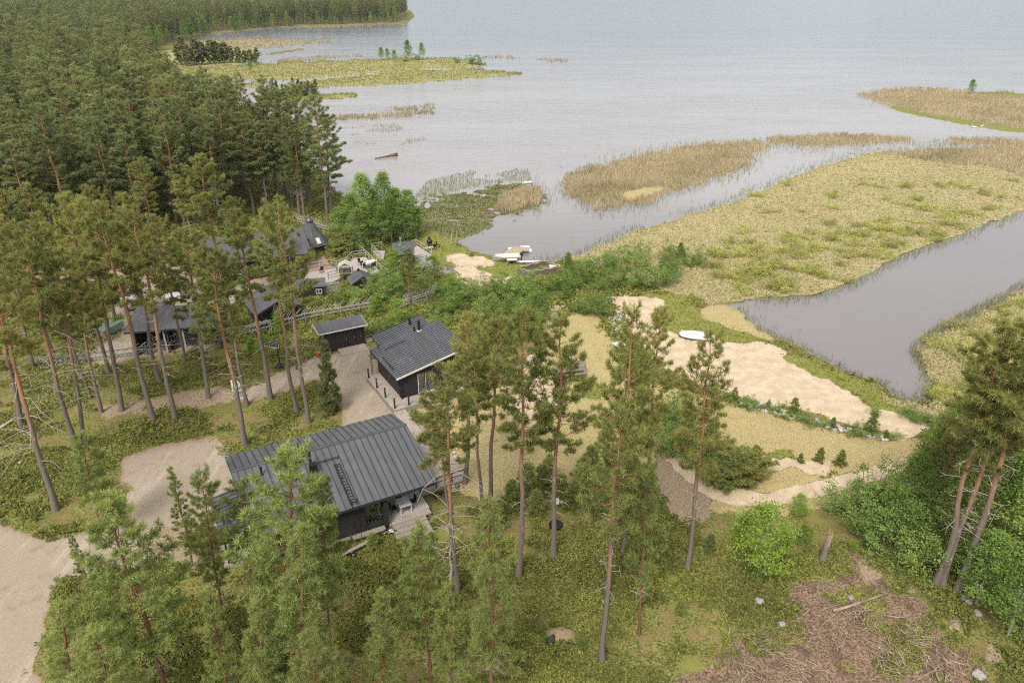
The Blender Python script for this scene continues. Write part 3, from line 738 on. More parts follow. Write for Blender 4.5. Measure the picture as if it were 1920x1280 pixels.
M_STEEL = plain('steel', (.6, .6, .6), rough=.3, metallic=.8)
M_STONE = plain('pale_stone', (.36, .34, .33), (.2, .19, .185), 5, .9, .4)
M_PLASTIC = plain('white_plastic', (.6, .6, .59), (.54, .54, .54), 2, .35)
M_CONC = plain('concrete', (.42, .4, .37), (.3, .28, .26), 4, .9, .2)
M_RED = plain('red_plastic', (.6, .06, .03), rough=.4)
M_BLUE = plain('blue_plastic', (.02, .13, .5), rough=.4)
M_GREEN = plain('green_tarp', (.2, .3, .25), (.13, .2, .165), 4, .6, .4)
M_ORANGE = plain('orange_wood', (.62, .26, .03), (.5, .19, .02), 4, .5)
M_CURTAIN = plain('curtain_cloth', (.55, .52, .46), (.4, .37, .33), 6, .9)
M_ROOM = plain('room_wood', (.16, .11, .065), (.08, .055, .035), 3, .8)
def glass_mat():
    k = NT('window_glass'); g = k.n('ShaderNodeBsdfGlossy'); g.inputs['Roughness'].default_value = .03; g.inputs['Color'].default_value = (.9, .93, .95, 1)
    t = k.n('ShaderNodeBsdfTransparent'); t.inputs['Color'].default_value = (.82, .86, .86, 1)
    fr = k.n('ShaderNodeFresnel'); fr.inputs['IOR'].default_value = 1.5
    m = k.n('ShaderNodeMixShader'); k.l(k.math('ADD', fr.outputs[0], .08), m.inputs[0]); k.l(t.outputs[0], m.inputs[1]); k.l(g.outputs[0], m.inputs[2])
    return k.done(m.outputs[0])
M_GLASS = glass_mat()

def window(parent, x0, x1, y, z0, z1, axis='x', out=-1, name='window', fm=None, mullions=(), curtain=False):
    """framed pane with a lit-by-day room niche; out is the side the frame stands proud of"""
    fm = fm or M_FRAME
    def bb(m, a0, a1, b0, b1, c0, c1):
        return m.bb(a0, a1, b0, b1, c0, c1) if axis == 'x' else m.bb(b0, b1, a0, a1, c0, c1)
    f = .07; yo0, yo1 = sorted((y + out * .05, y - out * .10))
    m = MB()
    bb(m, x0 - f, x0, yo0, yo1, z0 - f, z1 + f); bb(m, x1, x1 + f, yo0, yo1, z0 - f, z1 + f)
    bb(m, x0, x1, yo0, yo1, z1, z1 + f); bb(m, x0, x1, yo0, yo1, z0 - f, z0)
    for q in mullions: bb(m, q - .04, q + .04, yo0 + .004, yo1 - .004, z0, z1)
    fr = m.build(name, fm, parent)
    p = MB(); ys = sorted((y - out * .02, y - out * .035)); bb(p, x0, x1, ys[0], ys[1], z0, z1); p.build('pane', M_GLASS, fr)
    b = MB(); ys = sorted((y + out * .03, y + out * .09)); bb(b, x0 - .1, x1 + .1, ys[0], ys[1], z0 - .12, z0 - .075); b.build('sill', M_CAPM, fr)
    if curtain:
        n = 7
        for side in (0, 1):
            c = MB(); w = (x1 - x0) * .2; a = x0 + .02 if side == 0 else x1 - .02 - w
            for i in range(n):
                q = a + w * i / n; d = .03 * (i % 2); ys = sorted((y - out * (.13 + d), y - out * (.16 + d)))
                bb(c, q, q + w / n * .95, ys[0], ys[1], z0, z1)
            c.build('curtain', M_CURTAIN, fr)
    return fr

def wall_with_hole(m, x0, x1, y0, y1, z0, z1, holes, axis='x'):
    """a wall slab (long axis x or y) with rectangular openings (a0,a1,c0,c1), as butted boxes"""
    def bb(a0, a1, c0, c1):
        if a1 - a0 < 1e-4 or c1 - c0 < 1e-4: return
        m.bb(a0, a1, y0, y1, c0, c1) if axis == 'x' else m.bb(y0, y1, a0, a1, c0, c1)
    cur = x0
    for a0, a1, c0, c1 in sorted(holes):
        bb(cur, a0, z0, z1); bb(a0, a1, z0, c0); bb(a0, a1, c1, z1); cur = a1
    bb(cur, x1, z0, z1)

# ---- the main house: black log walls under a standing-seam roof
O1 = P(0, 0, 0); O1 = Vector((-19.85, 43.45, 0))
house = empty('log_house', O1, 28.1)
tag(house, 'long black log house with dark seamed metal roof beside the gravel parking', 'house')
RZ, NE, FE = 4.6, (-6.0, 3.05), (3.55, 3.68)
m = MB()
wall_with_hole(m, .5, 9.3, -5.65, -5.45, .5, 3.0, [(7.72, 9.0, .75, 2.75), (2.2, 3.6, 1.1, 2.4)])
wall_with_hole(m, 9.3, 12.7, -2.4, -2.2, .5, 3.95, [(9.9, 12.1, .55, 2.6)])
m.bb(.5, 12.7, 3.0, 3.2, .5, 3.72)
m.prism([(9.1, -5.449), (9.3, -5.449), (9.3, -2.2), (9.1, -2.2)], .5, [3.1, 3.1, 3.95, 3.95])
for xx in (.3, 12.5):
    lo = -5.449 if xx < 1 else -2.199
    m.prism([(xx + .2, lo), (xx + .2, 0), (xx + .2, 2.999), (xx + .4, 2.999), (xx + .4, 0), (xx + .4, lo)], .5, [3.05 if lo < -5 else 3.95, 4.45, 3.75, 3.75, 4.45, 3.05 if lo < -5 else 3.95])
for xx in (.5, 9.3): m.bb(xx - .28, xx + .0, -5.95, -5.651, .5, 2.95) if xx > 1 else None   # log ends at the corner
m.build('wall', M_WALL, house)
m = MB(); m.bb(.55, 12.65, -5.35, 3.15, 0, .5); m.build('foundation', M_CONC, house)
m = MB(); m.bb(3.5, 9.0, -6.1, -5.66, .3, .42); m.build('skirting_board', M_STEP, house)
m = MB(); m.bb(7.0, 9.08, -3.4, -3.3, .52, 2.9); m.bb(7.0, 9.08, -5.4, -3.45, .505, .53); m.build('room_lining', M_ROOM, house)
m = MB(); m.bb(7.8, 8.9, -4.6, -4.2, .53, 1.0); m.bb(7.8, 8.9, -4.15, -4.05, .53, 1.4); m.build('sofa', M_CURTAIN, house)
window(house, 7.79, 8.93, -5.55, .82, 2.68, 'x', -1, curtain=True)
window(house, 2.27, 3.53, -5.55, 1.17, 2.33, 'x', -1, curtain=True)
dg = window(house, 9.97, 12.03, -2.3, .62, 2.53, 'x', -1, name='glass_door', mullions=(11.0,), curtain=True)
m = MB()
m.slab((0, NE[0], NE[1]), (13.1, NE[0], NE[1]), (13.1, 0, RZ), (0, 0, RZ), .12)
m.slab((0, 0.002, RZ), (13.1, 0.002, RZ), (13.1, FE[0], FE[1]), (0, FE[0], FE[1]), .12)
roof = m.build('roof', M_ROOF, house)
m = MB(); x = .35; sl = (RZ - NE[1]) / 6.0
while x < 13.0:
    m.bar((x, NE[0] + .02, NE[1] + .02), (x, -.14, RZ + .02 - .14 * sl), .028, .06); m.bar((x, .14, RZ + .02 - .14 * .26), (x, FE[0] - .02, FE[1] + .02), .028, .06); x += .5
m.build('seam', M_SEAM, roof)
m = MB(); m.slab((-.03, -.15, RZ + .01), (13.13, -.15, RZ + .01), (13.13, 0, RZ + .055), (-.03, 0, RZ + .055), .02); m.slab((-.03, 0, RZ + .055), (13.13, 0, RZ + .055), (13.13, .15, RZ + .01), (-.03, .15, RZ + .01), .02)
m.build('ridge_cap', M_CAPM, roof)
m = MB()
for xx in (-.035, 13.105): m.bar((xx, NE[0], NE[1] - .1), (xx, 0, RZ - .1), .04, .2); m.bar((xx, 0, RZ - .1), (xx, FE[0], FE[1] - .1), .04, .2)
m.bar((0, NE[0] - .02, NE[1] - .13), (13.1, NE[0] - .02, NE[1] - .13), .03, .16)
m.build('barge_board', M_FRAME, roof)
m = MB(); m.tube([(0, NE[0] - .1, NE[1] - .1), (13.1, NE[0] - .1, NE[1] - .1)], .06, 8); m.tube([(9.15, NE[0] - .1, NE[1] - .12), (9.15, -5.72, 2.6), (9.15, -5.72, .3)], .04, 6)
m.build('gutter', M_BLACK, roof)
zr = lambda y: RZ + y * sl if y < 0 else RZ - y * .26
m = MB(); m.bb(5.0, 5.5, -2.35, -1.85, zr(-2.35), zr(-2.1) + .75); ch = m.build('chimney', M_BLACK, roof)
m = MB(); m.tube([(5.2, -1.55, zr(-1.55) - .1), (5.2, -1.55, zr(-1.55) + 1.3)], .11, 10); m.tube([(5.2, -1.55, zr(-1.55) + 1.3), (5.2, -1.55, zr(-1.55) + 1.36)], .15, 10); m.build('flue_pipe', M_BLACK, ch)
for (x, y, h, r) in ((1.86, -1.02, .6, .07), (3.96, .75, .62, .08), (4.9, .85, .5, .06)):
    m = MB(); m.tube([(x, y, zr(y) - .05), (x, y, zr(y) + h)], r, 10); m.tube([(x, y, zr(y) + h - .1), (x, y, zr(y) + h + .02)], r * 1.5, 10); m.tube([(x, y, zr(y)), (x, y, zr(y) + .12)], [r * 2, r * 1.2], 10); m.build('vent_pipe', M_BLACK, roof)
m = MB()
for xx in (6.75, 7.15): m.bar((xx, -5.9, zr(-5.9) + .12), (xx, -2.0, zr(-2.0) + .12), .04)
for i in range(14): m.bar((6.75, -5.7 + i * .28, zr(-5.7 + i * .28) + .12), (7.15, -5.7 + i * .28, zr(-5.7 + i * .28) + .12), .03)
for i in range(4): m.bar((6.95, -5.6 + i * 1.15, zr(-5.6 + i * 1.15)), (6.95, -5.6 + i * 1.15, zr(-5.6 + i * 1.15) + .12), .05)
for xx in (6.75, 7.15): m.tube([(xx, -5.9, zr(-5.9) + .1), (xx, -6.02, zr(-6) + .75), (xx, -6.22, zr(-6) + .7), (xx, -6.28, .4)], .02, 6)
m.build('roof_ladder', M_BLACK, roof)
m = MB()
for dz in (.12, .22): m.bar((5.6, -1.5, zr(-1.5) + dz), (7.3, -1.5, zr(-1.5) + dz), .03)
for i in range(4): m.bar((5.7 + i * .5, -1.5, zr(-1.5)), (5.7 + i * .5, -1.5, zr(-1.5) + .24), .03)
m.build('snow_guard', M_BLACK, roof)
m = MB(); m.tube([(-.15, 1.6, 3.9), (-.15, 1.6, 5.3)], .015, 6); m.tube([(-.5, .9, 5.05), (.35, 2.5, 5.2)], .014, 5)
for i in range(7):
    a = Vector((-.5, .9, 5.05)).lerp(Vector((.35, 2.5, 5.2)), i / 6); d = Vector((.88, -.47, 0)) * (.42 - .035 * i); m.tube([a - d, a + d], .009, 4)
for i in range(4):
    a = Vector((-.5, .9, 4.9 + .12 * i)); m.tube([a - Vector((.4, -.2, 0)), a + Vector((.4, -.2, 0))], .005, 4)
m.build('antenna', M_CONC, house)
m = MB(); m.slab((-1.75, -4.6, 2.45), (.298, -4.6, 2.75), (.298, .6, 2.75), (-1.75, .6, 2.45), .1)
po = m.build('porch_roof', M_ROOF, house)
m = MB()
for i in range(11): m.bar((-1.75, -4.4 + i * .48, 2.47), (.25, -4.4 + i * .48, 2.77), .03, .05)
m.build('seam', M_SEAM, po)
for y in (-4.3, .3): MB().bb(-1.6, -1.48, y - .06, y + .06, 0, 2.36).build('porch_post', M_BLACK, house)
m = MB(); m.bb(-1.9, .5, -4.5, .5, .02, .3); m.build('porch_deck', M_DECK, house)
m = MB(); m.bb(9.32, 12.55, -5.98, -2.41, .33, .46); m.build('porch_floor', M_DECKY, house)
m = MB(); m.bb(12.56, 16.9, -3.4, 4.05, .3, .43); m.bb(12.6, 16.86, -3.3, 4.0, 0, .299); m.build('terrace', M_DECK, house)
m = MB()
for i in range(4): m.bb(9.4, 12.05, -6.42 - i * .42, -6.0 - i * .42 - .001, .0, .40 - i * .1)
m.build('steps', M_STEP, house)
m = MB(); m.bar((12.7, -3.3, 1.25), (16.8, -3.3, 1.25), .06); m.bar((12.7, -3.3, .85), (16.8, -3.3, .85), .05)
for i in range(4): m.bar((12.75 + i * 1.33, -3.3, .43), (12.75 + i * 1.33, -3.3, 1.25), .08)
m.build('railing', M_BLACK, house)
m = MB(); m.bb(9.05, 9.13, -5.75, -5.66, 1.9, 2.1); m.build('wall_lamp', M_WHITE, house)

def world_of(root, p): 
    a = root.rotation_euler.z; c, s = math.cos(a), math.sin(a); l = root.location
    return Vector((l.x + p[0] * c - p[1] * s, l.y + p[0] * s + p[1] * c, l.z + p[2]))

def table(label, loc, rot, sx, sy, h=.74, top=None, leg=None, group=None, name='table'):
    t = empty(name, loc, rot); tag(t, label, 'table', group)
    MB().box((0, 0, h - .02), (sx, sy, .04)).build('tabletop', top or M_PLASTIC, t)
    for a in (-1, 1):
        for b in (-1, 1): MB().bb(a * (sx / 2 - .07) - .03, a * (sx / 2 - .07) + .03, b * (sy / 2 - .07) - .03, b * (sy / 2 - .07) + .03, 0, h - .04).build('leg', leg or top or M_PLASTIC, t)
    return t
def chair(label, loc, rot, mat=None, group=None):
    mat = mat or M_BLACK; c = empty('chair', loc, rot); tag(c, label, 'chair', group)
    MB().box((0, 0, .44), (.46, .46, .05)).build('seat', mat, c)
    b = MB(); b.box((0, -.24, .72), (.46, .04, .42), rx=math.radians(10)); b.build('backrest', mat, c)
    for a in (-1, 1):
        for q in (-1, 1): MB().bar((a * .2, q * .2, .42), (a * .23, q * .24, 0), .035).build('leg', mat, c)
    return c
table('white table standing on the porch of the black log house', world_of(house, (10.87, -4.75, .46)), 28.1, .95, 1.15)
for i, (x, y, r, lb) in enumerate(((10.1, -4.7, -90, 'black chair on the wall side of the white porch table'), (11.62, -4.6, 90, 'black chair on the terrace side of the white porch table'), (10.85, -3.8, 180, 'black chair at the far end of the white porch table'))):
    chair(lb, world_of(house, (x, y, .46)), 28.1 + r, group='black chairs round the porch table')

# wheeled things against the wall
b = empty('bicycle', world_of(house, (9.05, -6.45, 0)), 15); tag(b, "small black and white children's bike parked against the wooden steps", 'bicycle')
for x in (-.38, .38):
    wv = MB(); wv.tube([(x + .21 * math.cos(a), 0, .22 + .21 * math.sin(a)) for a in np.linspace(0, 6.283, 17)], .03, 6, False); wv.tube([(x, -.03, .22), (x, .03, .22)], .06, 8); wv.build('wheel', M_BLACK, b)
m = MB(); m.tube([(-.38, 0, .22), (-.1, 0, .5), (.3, 0, .55), (.38, 0, .22)], .03, 6); m.tube([(-.1, 0, .5), (0, 0, .25), (.3, 0, .55)], .025, 6); m.build('frame', M_WHITE, b)
m = MB(); m.box((-.16, 0, .58), (.26, .14, .06)); m.build('saddle', M_BLACK, b)
m = MB(); m.tube([(.3, 0, .55), (.28, 0, .72)], .02, 6); m.tube([(.26, -.25, .74), (.26, .25, .74)], .02, 6); m.build('handlebar', M_BLACK, b)
m = MB(); m.box((.2, 0, .42), (.34, .2, .14), ry=.3); m.build('fairing', M_WHITE, b)
t = empty('trailer', world_of(house, (6.4, -7.0, 0)), 38); tag(t, 'low plank trailer with a small wheel beside the log house wall', 'trailer')
m = MB(); m.bar((-1.9, 0, .34), (1.7, .05, .42), .24, .09); m.bar((-.3, -.25, .25), (-.3, .25, .25), .08); m.build('drawbar', M_STEP, t)
for y in (-.27, .27):
    m = MB(); m.tube([(-.3, y - .05, .19), (-.3, y + .05, .19)], .19, 14); wv = m.build('wheel', M_BLACK, t); m = MB(); m.tube([(-.3, y - .06, .19), (-.3, y + .06, .19)], .09, 10); m.build('rim', M_CONC, wv)

# ---- boardwalk from the house terrace to the cabin deck
bw = empty('boardwalk', (-9.0, 55.5, 0), 0); tag(bw, 'pale wooden boardwalk running from the cabin deck to the log house terrace', 'boardwalk')
A, B = world_of(house, (15.6, 9.0, 0)), world_of(house, (15.55, 4.1, 0))
m = MB(); d = (B - A).normalized(); n = Vector((-d.y, d.x, 0)) * .55; o = Vector((-9.0, 55.5, 0))
m.prism([tuple((A - n - o)[:2]), tuple((A + n - o)[:2]), tuple((B + n - o)[:2]), tuple((B - n - o)[:2])], .05, .34)
k = m.build('walkway', M_DECKY, bw); 

# ---- the small cabin with one slope
cab = empty('cabin', (-10.6, 60.0, 0), 30); tag(cab, 'small black cabin with a ribbed metal roof sloping one way and a glass door', 'cabin')
rz = lambda x: 2.9 + x * .205
m = MB()
wall_with_hole(m, .55, 6.9, .38, .58, .5, 2.95, [(2.2, 4.0, .52, 2.68)])
m.prism([(.55, .38), (6.9, .38), (6.9, .58), (.55, .58)], 2.95, [rz(.55) - .1, rz(6.9) - .1, rz(6.9) - .1, rz(.55) - .1])
wall_with_hole(m, .581, 6.5, .55, .75, .5, 2.93, [(3.2, 4.2, .52, 2.5)], 'y')
m.bb(6.7, 6.9, .581, 6.5, .5, rz(6.7) - .12)
m.prism([(.75, 6.3), (6.69, 6.3), (6.69, 6.5), (.75, 6.5)], .5, [rz(.7) - .1, rz(6.7) - .1, rz(6.7) - .1, rz(.7) - .1])
m.prism([(1.6, 6.501), (6.0, 6.501), (6.0, 8.9), (1.6, 8.9)], .5, [rz(1.6) - .13, rz(6) - .13, rz(6) - .13, rz(1.6) - .13])
for (x, y) in ((.55, .28), (.45, .581)): m.bb(x, x + .12, y, y + .098, .5, 2.9)
m.build('wall', M_WALL, cab)
m = MB(); m.bb(.6, 6.85, .6, 6.45, .05, .5); m.build('foundation', M_CONC, cab)
m = MB(); m.bb(2.0, 4.3, 2.4, 2.5, .52, 2.9); m.bb(.76, 6.6, .6, 2.39, .505, .53); m.build('room_lining', M_CURTAIN, cab)
window(cab, 2.27, 3.93, .48, .6, 2.6, 'x', -1, name='glass_door', fm=M_FRAME, mullions=(3.1,), curtain=True)
m = MB(); m.bb(2.24, 3.96, .36, .415, .52, .6); m.bb(3.02, 3.05, .37, .41, .6, 2.6); m.bb(2.24, 2.3, .37, .41, .6, 2.6); m.build('door_edge', M_WHITE, cab)
m = MB(); m.bb(.57, .62, 3.25, 4.15, .55, 2.45); dr = m.build('door', M_BLACK, cab); m = MB(); m.bb(.53, .57, 3.35, 3.4, 1.4, 1.55); m.build('handle', M_STEEL, dr)
m = MB(); m.slab((0, 0, rz(0)), (7.3, 0, rz(7.3)), (7.3, 6.75, rz(7.3)), (0, 6.75, rz(0)), .1); m.slab((1.15, 6.751, rz(1.15)), (6.4, 6.751, rz(6.4)), (6.4, 9.35, rz(6.4)), (1.15, 9.35, rz(1.15)), .1)
rf = m.build('roof', weathered_roof('cabin_metal_roof', (.13, .133, .145), .32), cab)
m = MB(); y = .15
while y < 6.7: m.bar((.02, y, rz(0) + .02), (7.28, y, rz(7.28) + .02), .1, .055); y += .35
y = 6.85
while y < 9.3: m.bar((1.17, y, rz(1.17) + .02), (6.38, y, rz(6.38) + .02), .1, .055); y += .35
m.build('rib', M_SEAM, rf)
m = MB(); m.bar((-.02, -.03, rz(0) - .06), (7.32, -.03, rz(7.3) - .06), .04, .2); m.build('barge_board', M_WHITE, rf)
m = MB(); m.bar((7.36, 0, rz(7.3) + .02), (7.36, 6.75, rz(7.3) + .02), .16, .07); m.bar((6.46, 6.76, rz(6.4) + .02), (6.46, 9.35, rz(6.4) + .02), .16, .07); m.bar((0, 6.8, rz(0) + .03), (1.1, 6.8, rz(1.1) + .03), .07); m.bar((6.55, 6.8, rz(6.55) + .03), (7.3, 6.8, rz(7.3) + .03), .07); m.bar((1.15, 9.38, rz(1.15)), (6.4, 9.38, rz(6.4)), .05, .14); m.build('ridge_flashing', M_CAPM, rf)
m = MB(); m.tube([(-.07, 0, 2.82), (-.07, 6.75, 2.82)], .06, 8); m.tube([(-.07, .2, 2.8), (.48, .2, 2.5), (.48, .2, .5)], .04, 6); m.build('gutter', M_BLACK, rf)
for (x, y, h, r, c) in ((5.15, 6.45, 1.05, .14, 1), (4.95, 8.4, .75, .12, 0), (4.75, 6.75, .5, .09, 0)):
    m = MB(); m.tube([(x, y, rz(x) - .05), (x, y, rz(x) + h)], r, 12)
    if c: m.tube([(x, y, rz(x) + h + .06), (x, y, rz(x) + h + .1)], r * 1.5, 12); m.tube([(x, y, rz(x) + h), (x, y, rz(x) + h + .07)], r * .6, 8)
    fl = m.build('flue_pipe', M_BLACK, rf)
    if c: m = MB(); m.tube([(x, y, rz(x) + .02), (x, y, rz(x) + .12)], [.36, .2], 14); m.build('flashing', M_STEEL, fl)
m = MB()
for y in (6.2, 6.6): m.tube([(-.12, y, .1), (-.12, y, 2.95), (-.05, y, 3.75), (.55, y, 3.85), (.75, y, rz(.75))], .022, 6)
for i in range(11): m.bar((-.12, 6.2, .4 + i * .25), (-.12, 6.6, .4 + i * .25), .025)
m.build('ladder', M_BLACK, cab)
m = MB()
for y0, y1, x in ((1.6, 4.4, .35),): m.bar((x, y0, rz(x) + .18), (x, y1, rz(x) + .18), .035); m.bar((x, y0, rz(x) + .1), (x, y1, rz(x) + .1), .035)
for i in range(5): m.bar((.35, 1.7 + i * .65, rz(.35)), (.35, 1.7 + i * .65, rz(.35) + .2), .035)
m.build('snow_guard', M_BLACK, rf); m = MB(); m.bar((1.1, 5.6, rz(1.1) + .15), (3.2, 5.6, rz(3.2) + .15), .04)
for i in range(4): m.bar((1.2 + i * .6, 5.6, rz(1.2 + i * .6)), (1.2 + i * .6, 5.6, rz(1.2 + i * .6) + .16), .03)
m.build('snow_guard', M_BLACK, rf)
m = MB(); m.prism([(-.88, -1.25), (6.4, -1.25), (6.4, .37), (.54, .37), (.54, 6.1), (-.88, 6.1)], .36, .5); dk = m.build('deck', M_DECKY, cab)
m = MB(); m.bb(-.92, -.881, -1.25, 6.1, .0, .48); m.bb(-.92, 6.4, -1.29, -1.251, .0, .48); m.build('deck_skirt', M_GREYW, cab)
pts = [(-.74, 5.76), (-.76, 3.44), (-.73, 1.32), (-.7, -.95), (.65, -1.05), (2.75, -1.05), (5.2, -1.05)]
for (x, y) in pts:
    m = MB(); m.tube([(x, y, .5), (x, y, 1.52)], .085, 12); m.tube([(x, y, 1.521), (x, y, 1.55)], [.085, .06], 12); m.build('post', M_FRAME, cab)
for a, b in zip(pts[:-1], pts[1:]):
    m = MB(); m.tube([(a[0] + (b[0] - a[0]) * t, a[1] + (b[1] - a[1]) * t, 1.35 - .28 * math.sin(math.pi * t)) for t in np.linspace(0, 1, 9)], .02, 5); m.build('rope', M_RAIL, cab)
m = MB(); m.bb(1.0, 1.12, .25, .379, 2.1, 2.25); m.build('wall_lamp', M_BLACK, cab)

# ---- the shed with felt roof
p = P(597.5, 626.7, 2.5); shed = empty('shed', (p.x, p.y, 0), 28.8); tag(shed, 'small black garden shed with felt roof and pale wooden ramp before its doors', 'shed')
m = MB(); m.bb(.5, 5.0, .35, 2.1, .1, 2.36); m.build('wall', M_WALL, shed)
m = MB(); m.slab((0, 0, 2.5), (5.3, 0, 2.5), (5.3, 2.4, 2.72), (0, 2.4, 2.72), .1); rs_ = m.build('roof', M_FELT, shed)
m = MB(); m.bar((-.02, -.02, 2.42), (5.32, -.02, 2.42), .04, .14); m.bar((-.02, 0, 2.43), (-.02, 2.4, 2.64), .04, .12); m.bar((5.32, 0, 2.43), (5.32, 2.4, 2.64), .04, .12); m.build('barge_board', M_WHITE, rs_)
for x0, x1 in ((1.85, 3.05), (3.1, 3.9), (3.95, 4.6)):
    m = MB(); m.bb(x0, x1, .31, .349, .2, 2.2); d = m.build('door', M_WALL, shed); m = MB(); m.bb(x1 - .12, x1 - .08, .27, .31, 1.05, 1.3); m.build('handle', M_STEEL, d)
m = MB(); m.slab((1.85, -1.15, .05), (4.85, -1.15, .05), (4.85, .3, .2), (1.85, .3, .2), .05); m.build('ramp', M_DECK, shed)
m = MB(); m.bb(5.1, 5.9, .5, 1.3, 0, .25); m.bar((5.0, 1.6, .1), (6.6, .9, .25), .2, .05); m.bar((5.1, 1.9, .15), (6.9, 1.6, .35), .18, .05)
wp = m.build('lumber_pile', M_GREYW, None); wp.location = shed.location; wp.rotation_euler = shed.rotation_euler; tag(wp, 'weathered boards left lying behind the black garden shed', 'boards')
q = G(597, 667); k = empty('bucket', q, 0); tag(k, 'small red bucket on the gravel beside the black shed', 'bucket')
MB().tube([(0, 0, 0), (0, 0, .32)], [.16, .2], 12).build('pail', M_RED, k); MB().tube([(.2 * math.cos(a), 0, .32 + .17 * math.sin(a)) for a in np.linspace(0, math.pi, 9)], .012, 5).build('handle', M_STEEL, k)

# ---- yard play things
g = G(440, 742); goal = empty('hockey_goal', g, -62); tag(goal, 'white framed hockey goal with net standing at the end of the gravel court', 'goal')
m = MB(); W2 = .95
m.tube([(-W2, 0, 0), (-W2, 0, 1.2), (W2, 0, 1.2), (W2, 0, 0)], .06, 8)
m.tube([(-W2, 0, .05), (-W2 * .75, .9, .05), (0, 1.15, .05), (W2 * .75, .9, .05), (W2, 0, .05)], .09, 8); m.tube([(-W2, 0, 1.2), (-W2 * .6, .5, 1.2), (0, .62, 1.2), (W2 * .6, .5, 1.2), (W2, 0, 1.2)], .05, 8); m.build('frame', M_PLASTIC, goal)
m = MB()
for t in np.linspace(0, 1, 22):
    a = math.pi * t; x = -W2 * math.cos(a); m.tube([(x, 1.12 * math.sin(a), .08), (x * .98, .62 * math.sin(a), 1.2)], .008, 3, False)
for h in np.linspace(.1, 1.15, 9):
    f = h / 1.2; m.tube([(-W2 * math.cos(a), (1.12 - .5 * f) * math.sin(a), h) for a in np.linspace(0, math.pi, 14)], .008, 3, False)
m.build('net', M_WHITE, goal)
g = G(523, 688); hp = empty('basketball_hoop', g, -12); tag(hp, 'black basketball hoop on a stand at the edge of the gravel court', 'basketball hoop')
m = MB(); m.box((0, .25, .1), (.75, 1.0, .18)); m.build('base', M_BLACK, hp, bevel=.04)
m = MB(); m.tube([(0, .3, .15), (0, .2, 2.6)], .06, 8); m.bar((0, .22, 2.3), (0, -.25, 2.75), .06); m.build('pole', M_BLACK, hp)
m = MB(); m.bb(-.6, .6, -.3, -.26, 2.35, 3.15); bd = m.build('backboard', M_FRAME, hp)
m = MB()
for a in ((-.52, .52, 2.42, 2.47), (-.52, .52, 3.03, 3.08), (-.25, .25, 2.5, 2.54), (-.25, .25, 2.83, 2.87)): m.bb(a[0], a[1], -.31, -.303, a[2], a[3])
for x in (-.52, .47): m.bb(x, x + .05, -.309, -.3005, 2.47, 3.03)
for x in (-.25, .21): m.bb(x, x + .04, -.308, -.3005, 2.54, 2.83)
m.build('markings', M_WHITE, bd)
m = MB(); m.tube([(.23 * math.cos(a), -.55 + .23 * math.sin(a), 2.5) for a in np.linspace(0, 6.283, 18)], .014, 5, False); m.build('rim', M_ORANGE, hp)

# ---- well and other small things in the heather
g = G(1042, 985); pu = empty('well_pump', g, 0); tag(pu, 'grey pipe with a white box rising from a round black well cover', 'well')
MB().tube([(0, 0, 0), (0, 0, .18), (0, 0, .24)], [.52, .52, .44], 18).build('well_cover', M_BLACK, pu)
MB().tube([(0, 0, .2), (0, 0, 2.1)], .05, 8).build('pipe', M_STEEL, pu)
MB().box((0, 0, 2.25), (.34, .3, .36)).build('box', M_PLASTIC, pu, bevel=.02)
g = G(1541, 1052); st = empty('broken_trunk', g, 0); tag(st, 'tall broken grey trunk with a splintered top standing by the clearing', 'tree stump')
m = MB(); m.tube([(0, 0, 0), (.02, 0, .3), (.08, 0, 1.2), (.16, .02, 2.2)], [.3, .24, .21, .2], 12)
m.build('trunk', BARK, st, True)
me = st.children[0].data; at = me.attributes.new('hgt', 'FLOAT', 'POINT'); at.data.foreach_set('value', np.zeros(len(me.vertices), np.float32))
m = MB()
for i in range(9):
    a = i * .7; m.tube([(.16 + .12 * math.cos(a), .02 + .12 * math.sin(a), 2.1), (.18 + .15 * math.cos(a), .15 * math.sin(a), 2.35 + .18 * (i % 4))], [.07, .012], 5)
m.tube([(.1, -.15, 1.5), (.16, -.14, 2.2)], [.09, .05], 6)
m.build('splintered_wood', plain('split_wood', (.4, .24, .13), (.3, .2, .13), 8, .9), st)

# ---- white boat keel up on the grass
c = (G(1283, 629) + G(1329, 637)) / 2; ub = empty('rowing_boat', c, -16); tag(ub, 'white rowing boat lying keel up on the grass above the sand', 'boat')
rings = []
for t in np.linspace(-1, 1, 15):
    wd = .78 * (1 - abs(t) ** 2.6) ** .6 + .05; ht = .58 * (1 - .35 * abs(t) ** 2); x = t * 1.95 if t > -.98 else -1.9
    if t < 0: wd = max(wd, .5 * (1 - (abs(t)) ** 8) + .12)
    rings.append([(x, wd * math.cos(a), .12 + ht * max(0, math.sin(a)) ** .75) for a in np.linspace(0, math.pi, 13)] + [(x, -wd * .9, .1), (x, wd * .9, .1)])
m = MB(); m.loft(rings); m.build('hull', M_PLASTIC, ub, True)
m = MB(); m.bar((-1.8, 0, .69), (1.75, 0, .56), .05, .06); m.build('keel', M_PLASTIC, ub)
m = MB(); m.tube([(r[0][0], r[0][1] * 1.03, .13) for r in rings], .035, 6); m.tube([(r[0][0], -r[0][1] * 1.03, .13) for r in rings], .035, 6); m.build('rubbing_strake', M_FRAME, ub)
g = G(1160, 650); lid = empty('hatch', g, 25); tag(lid, 'white square hatch lying in the lawn edge below the stone heap', 'hatch')
MB().box((0, 0, .14), (1.0, .9, .28)).build('frame', M_CONC, lid); MB().box((0, 0, .31), (1.1, 1.0, .05)).build('lid', M_WHITE, lid)
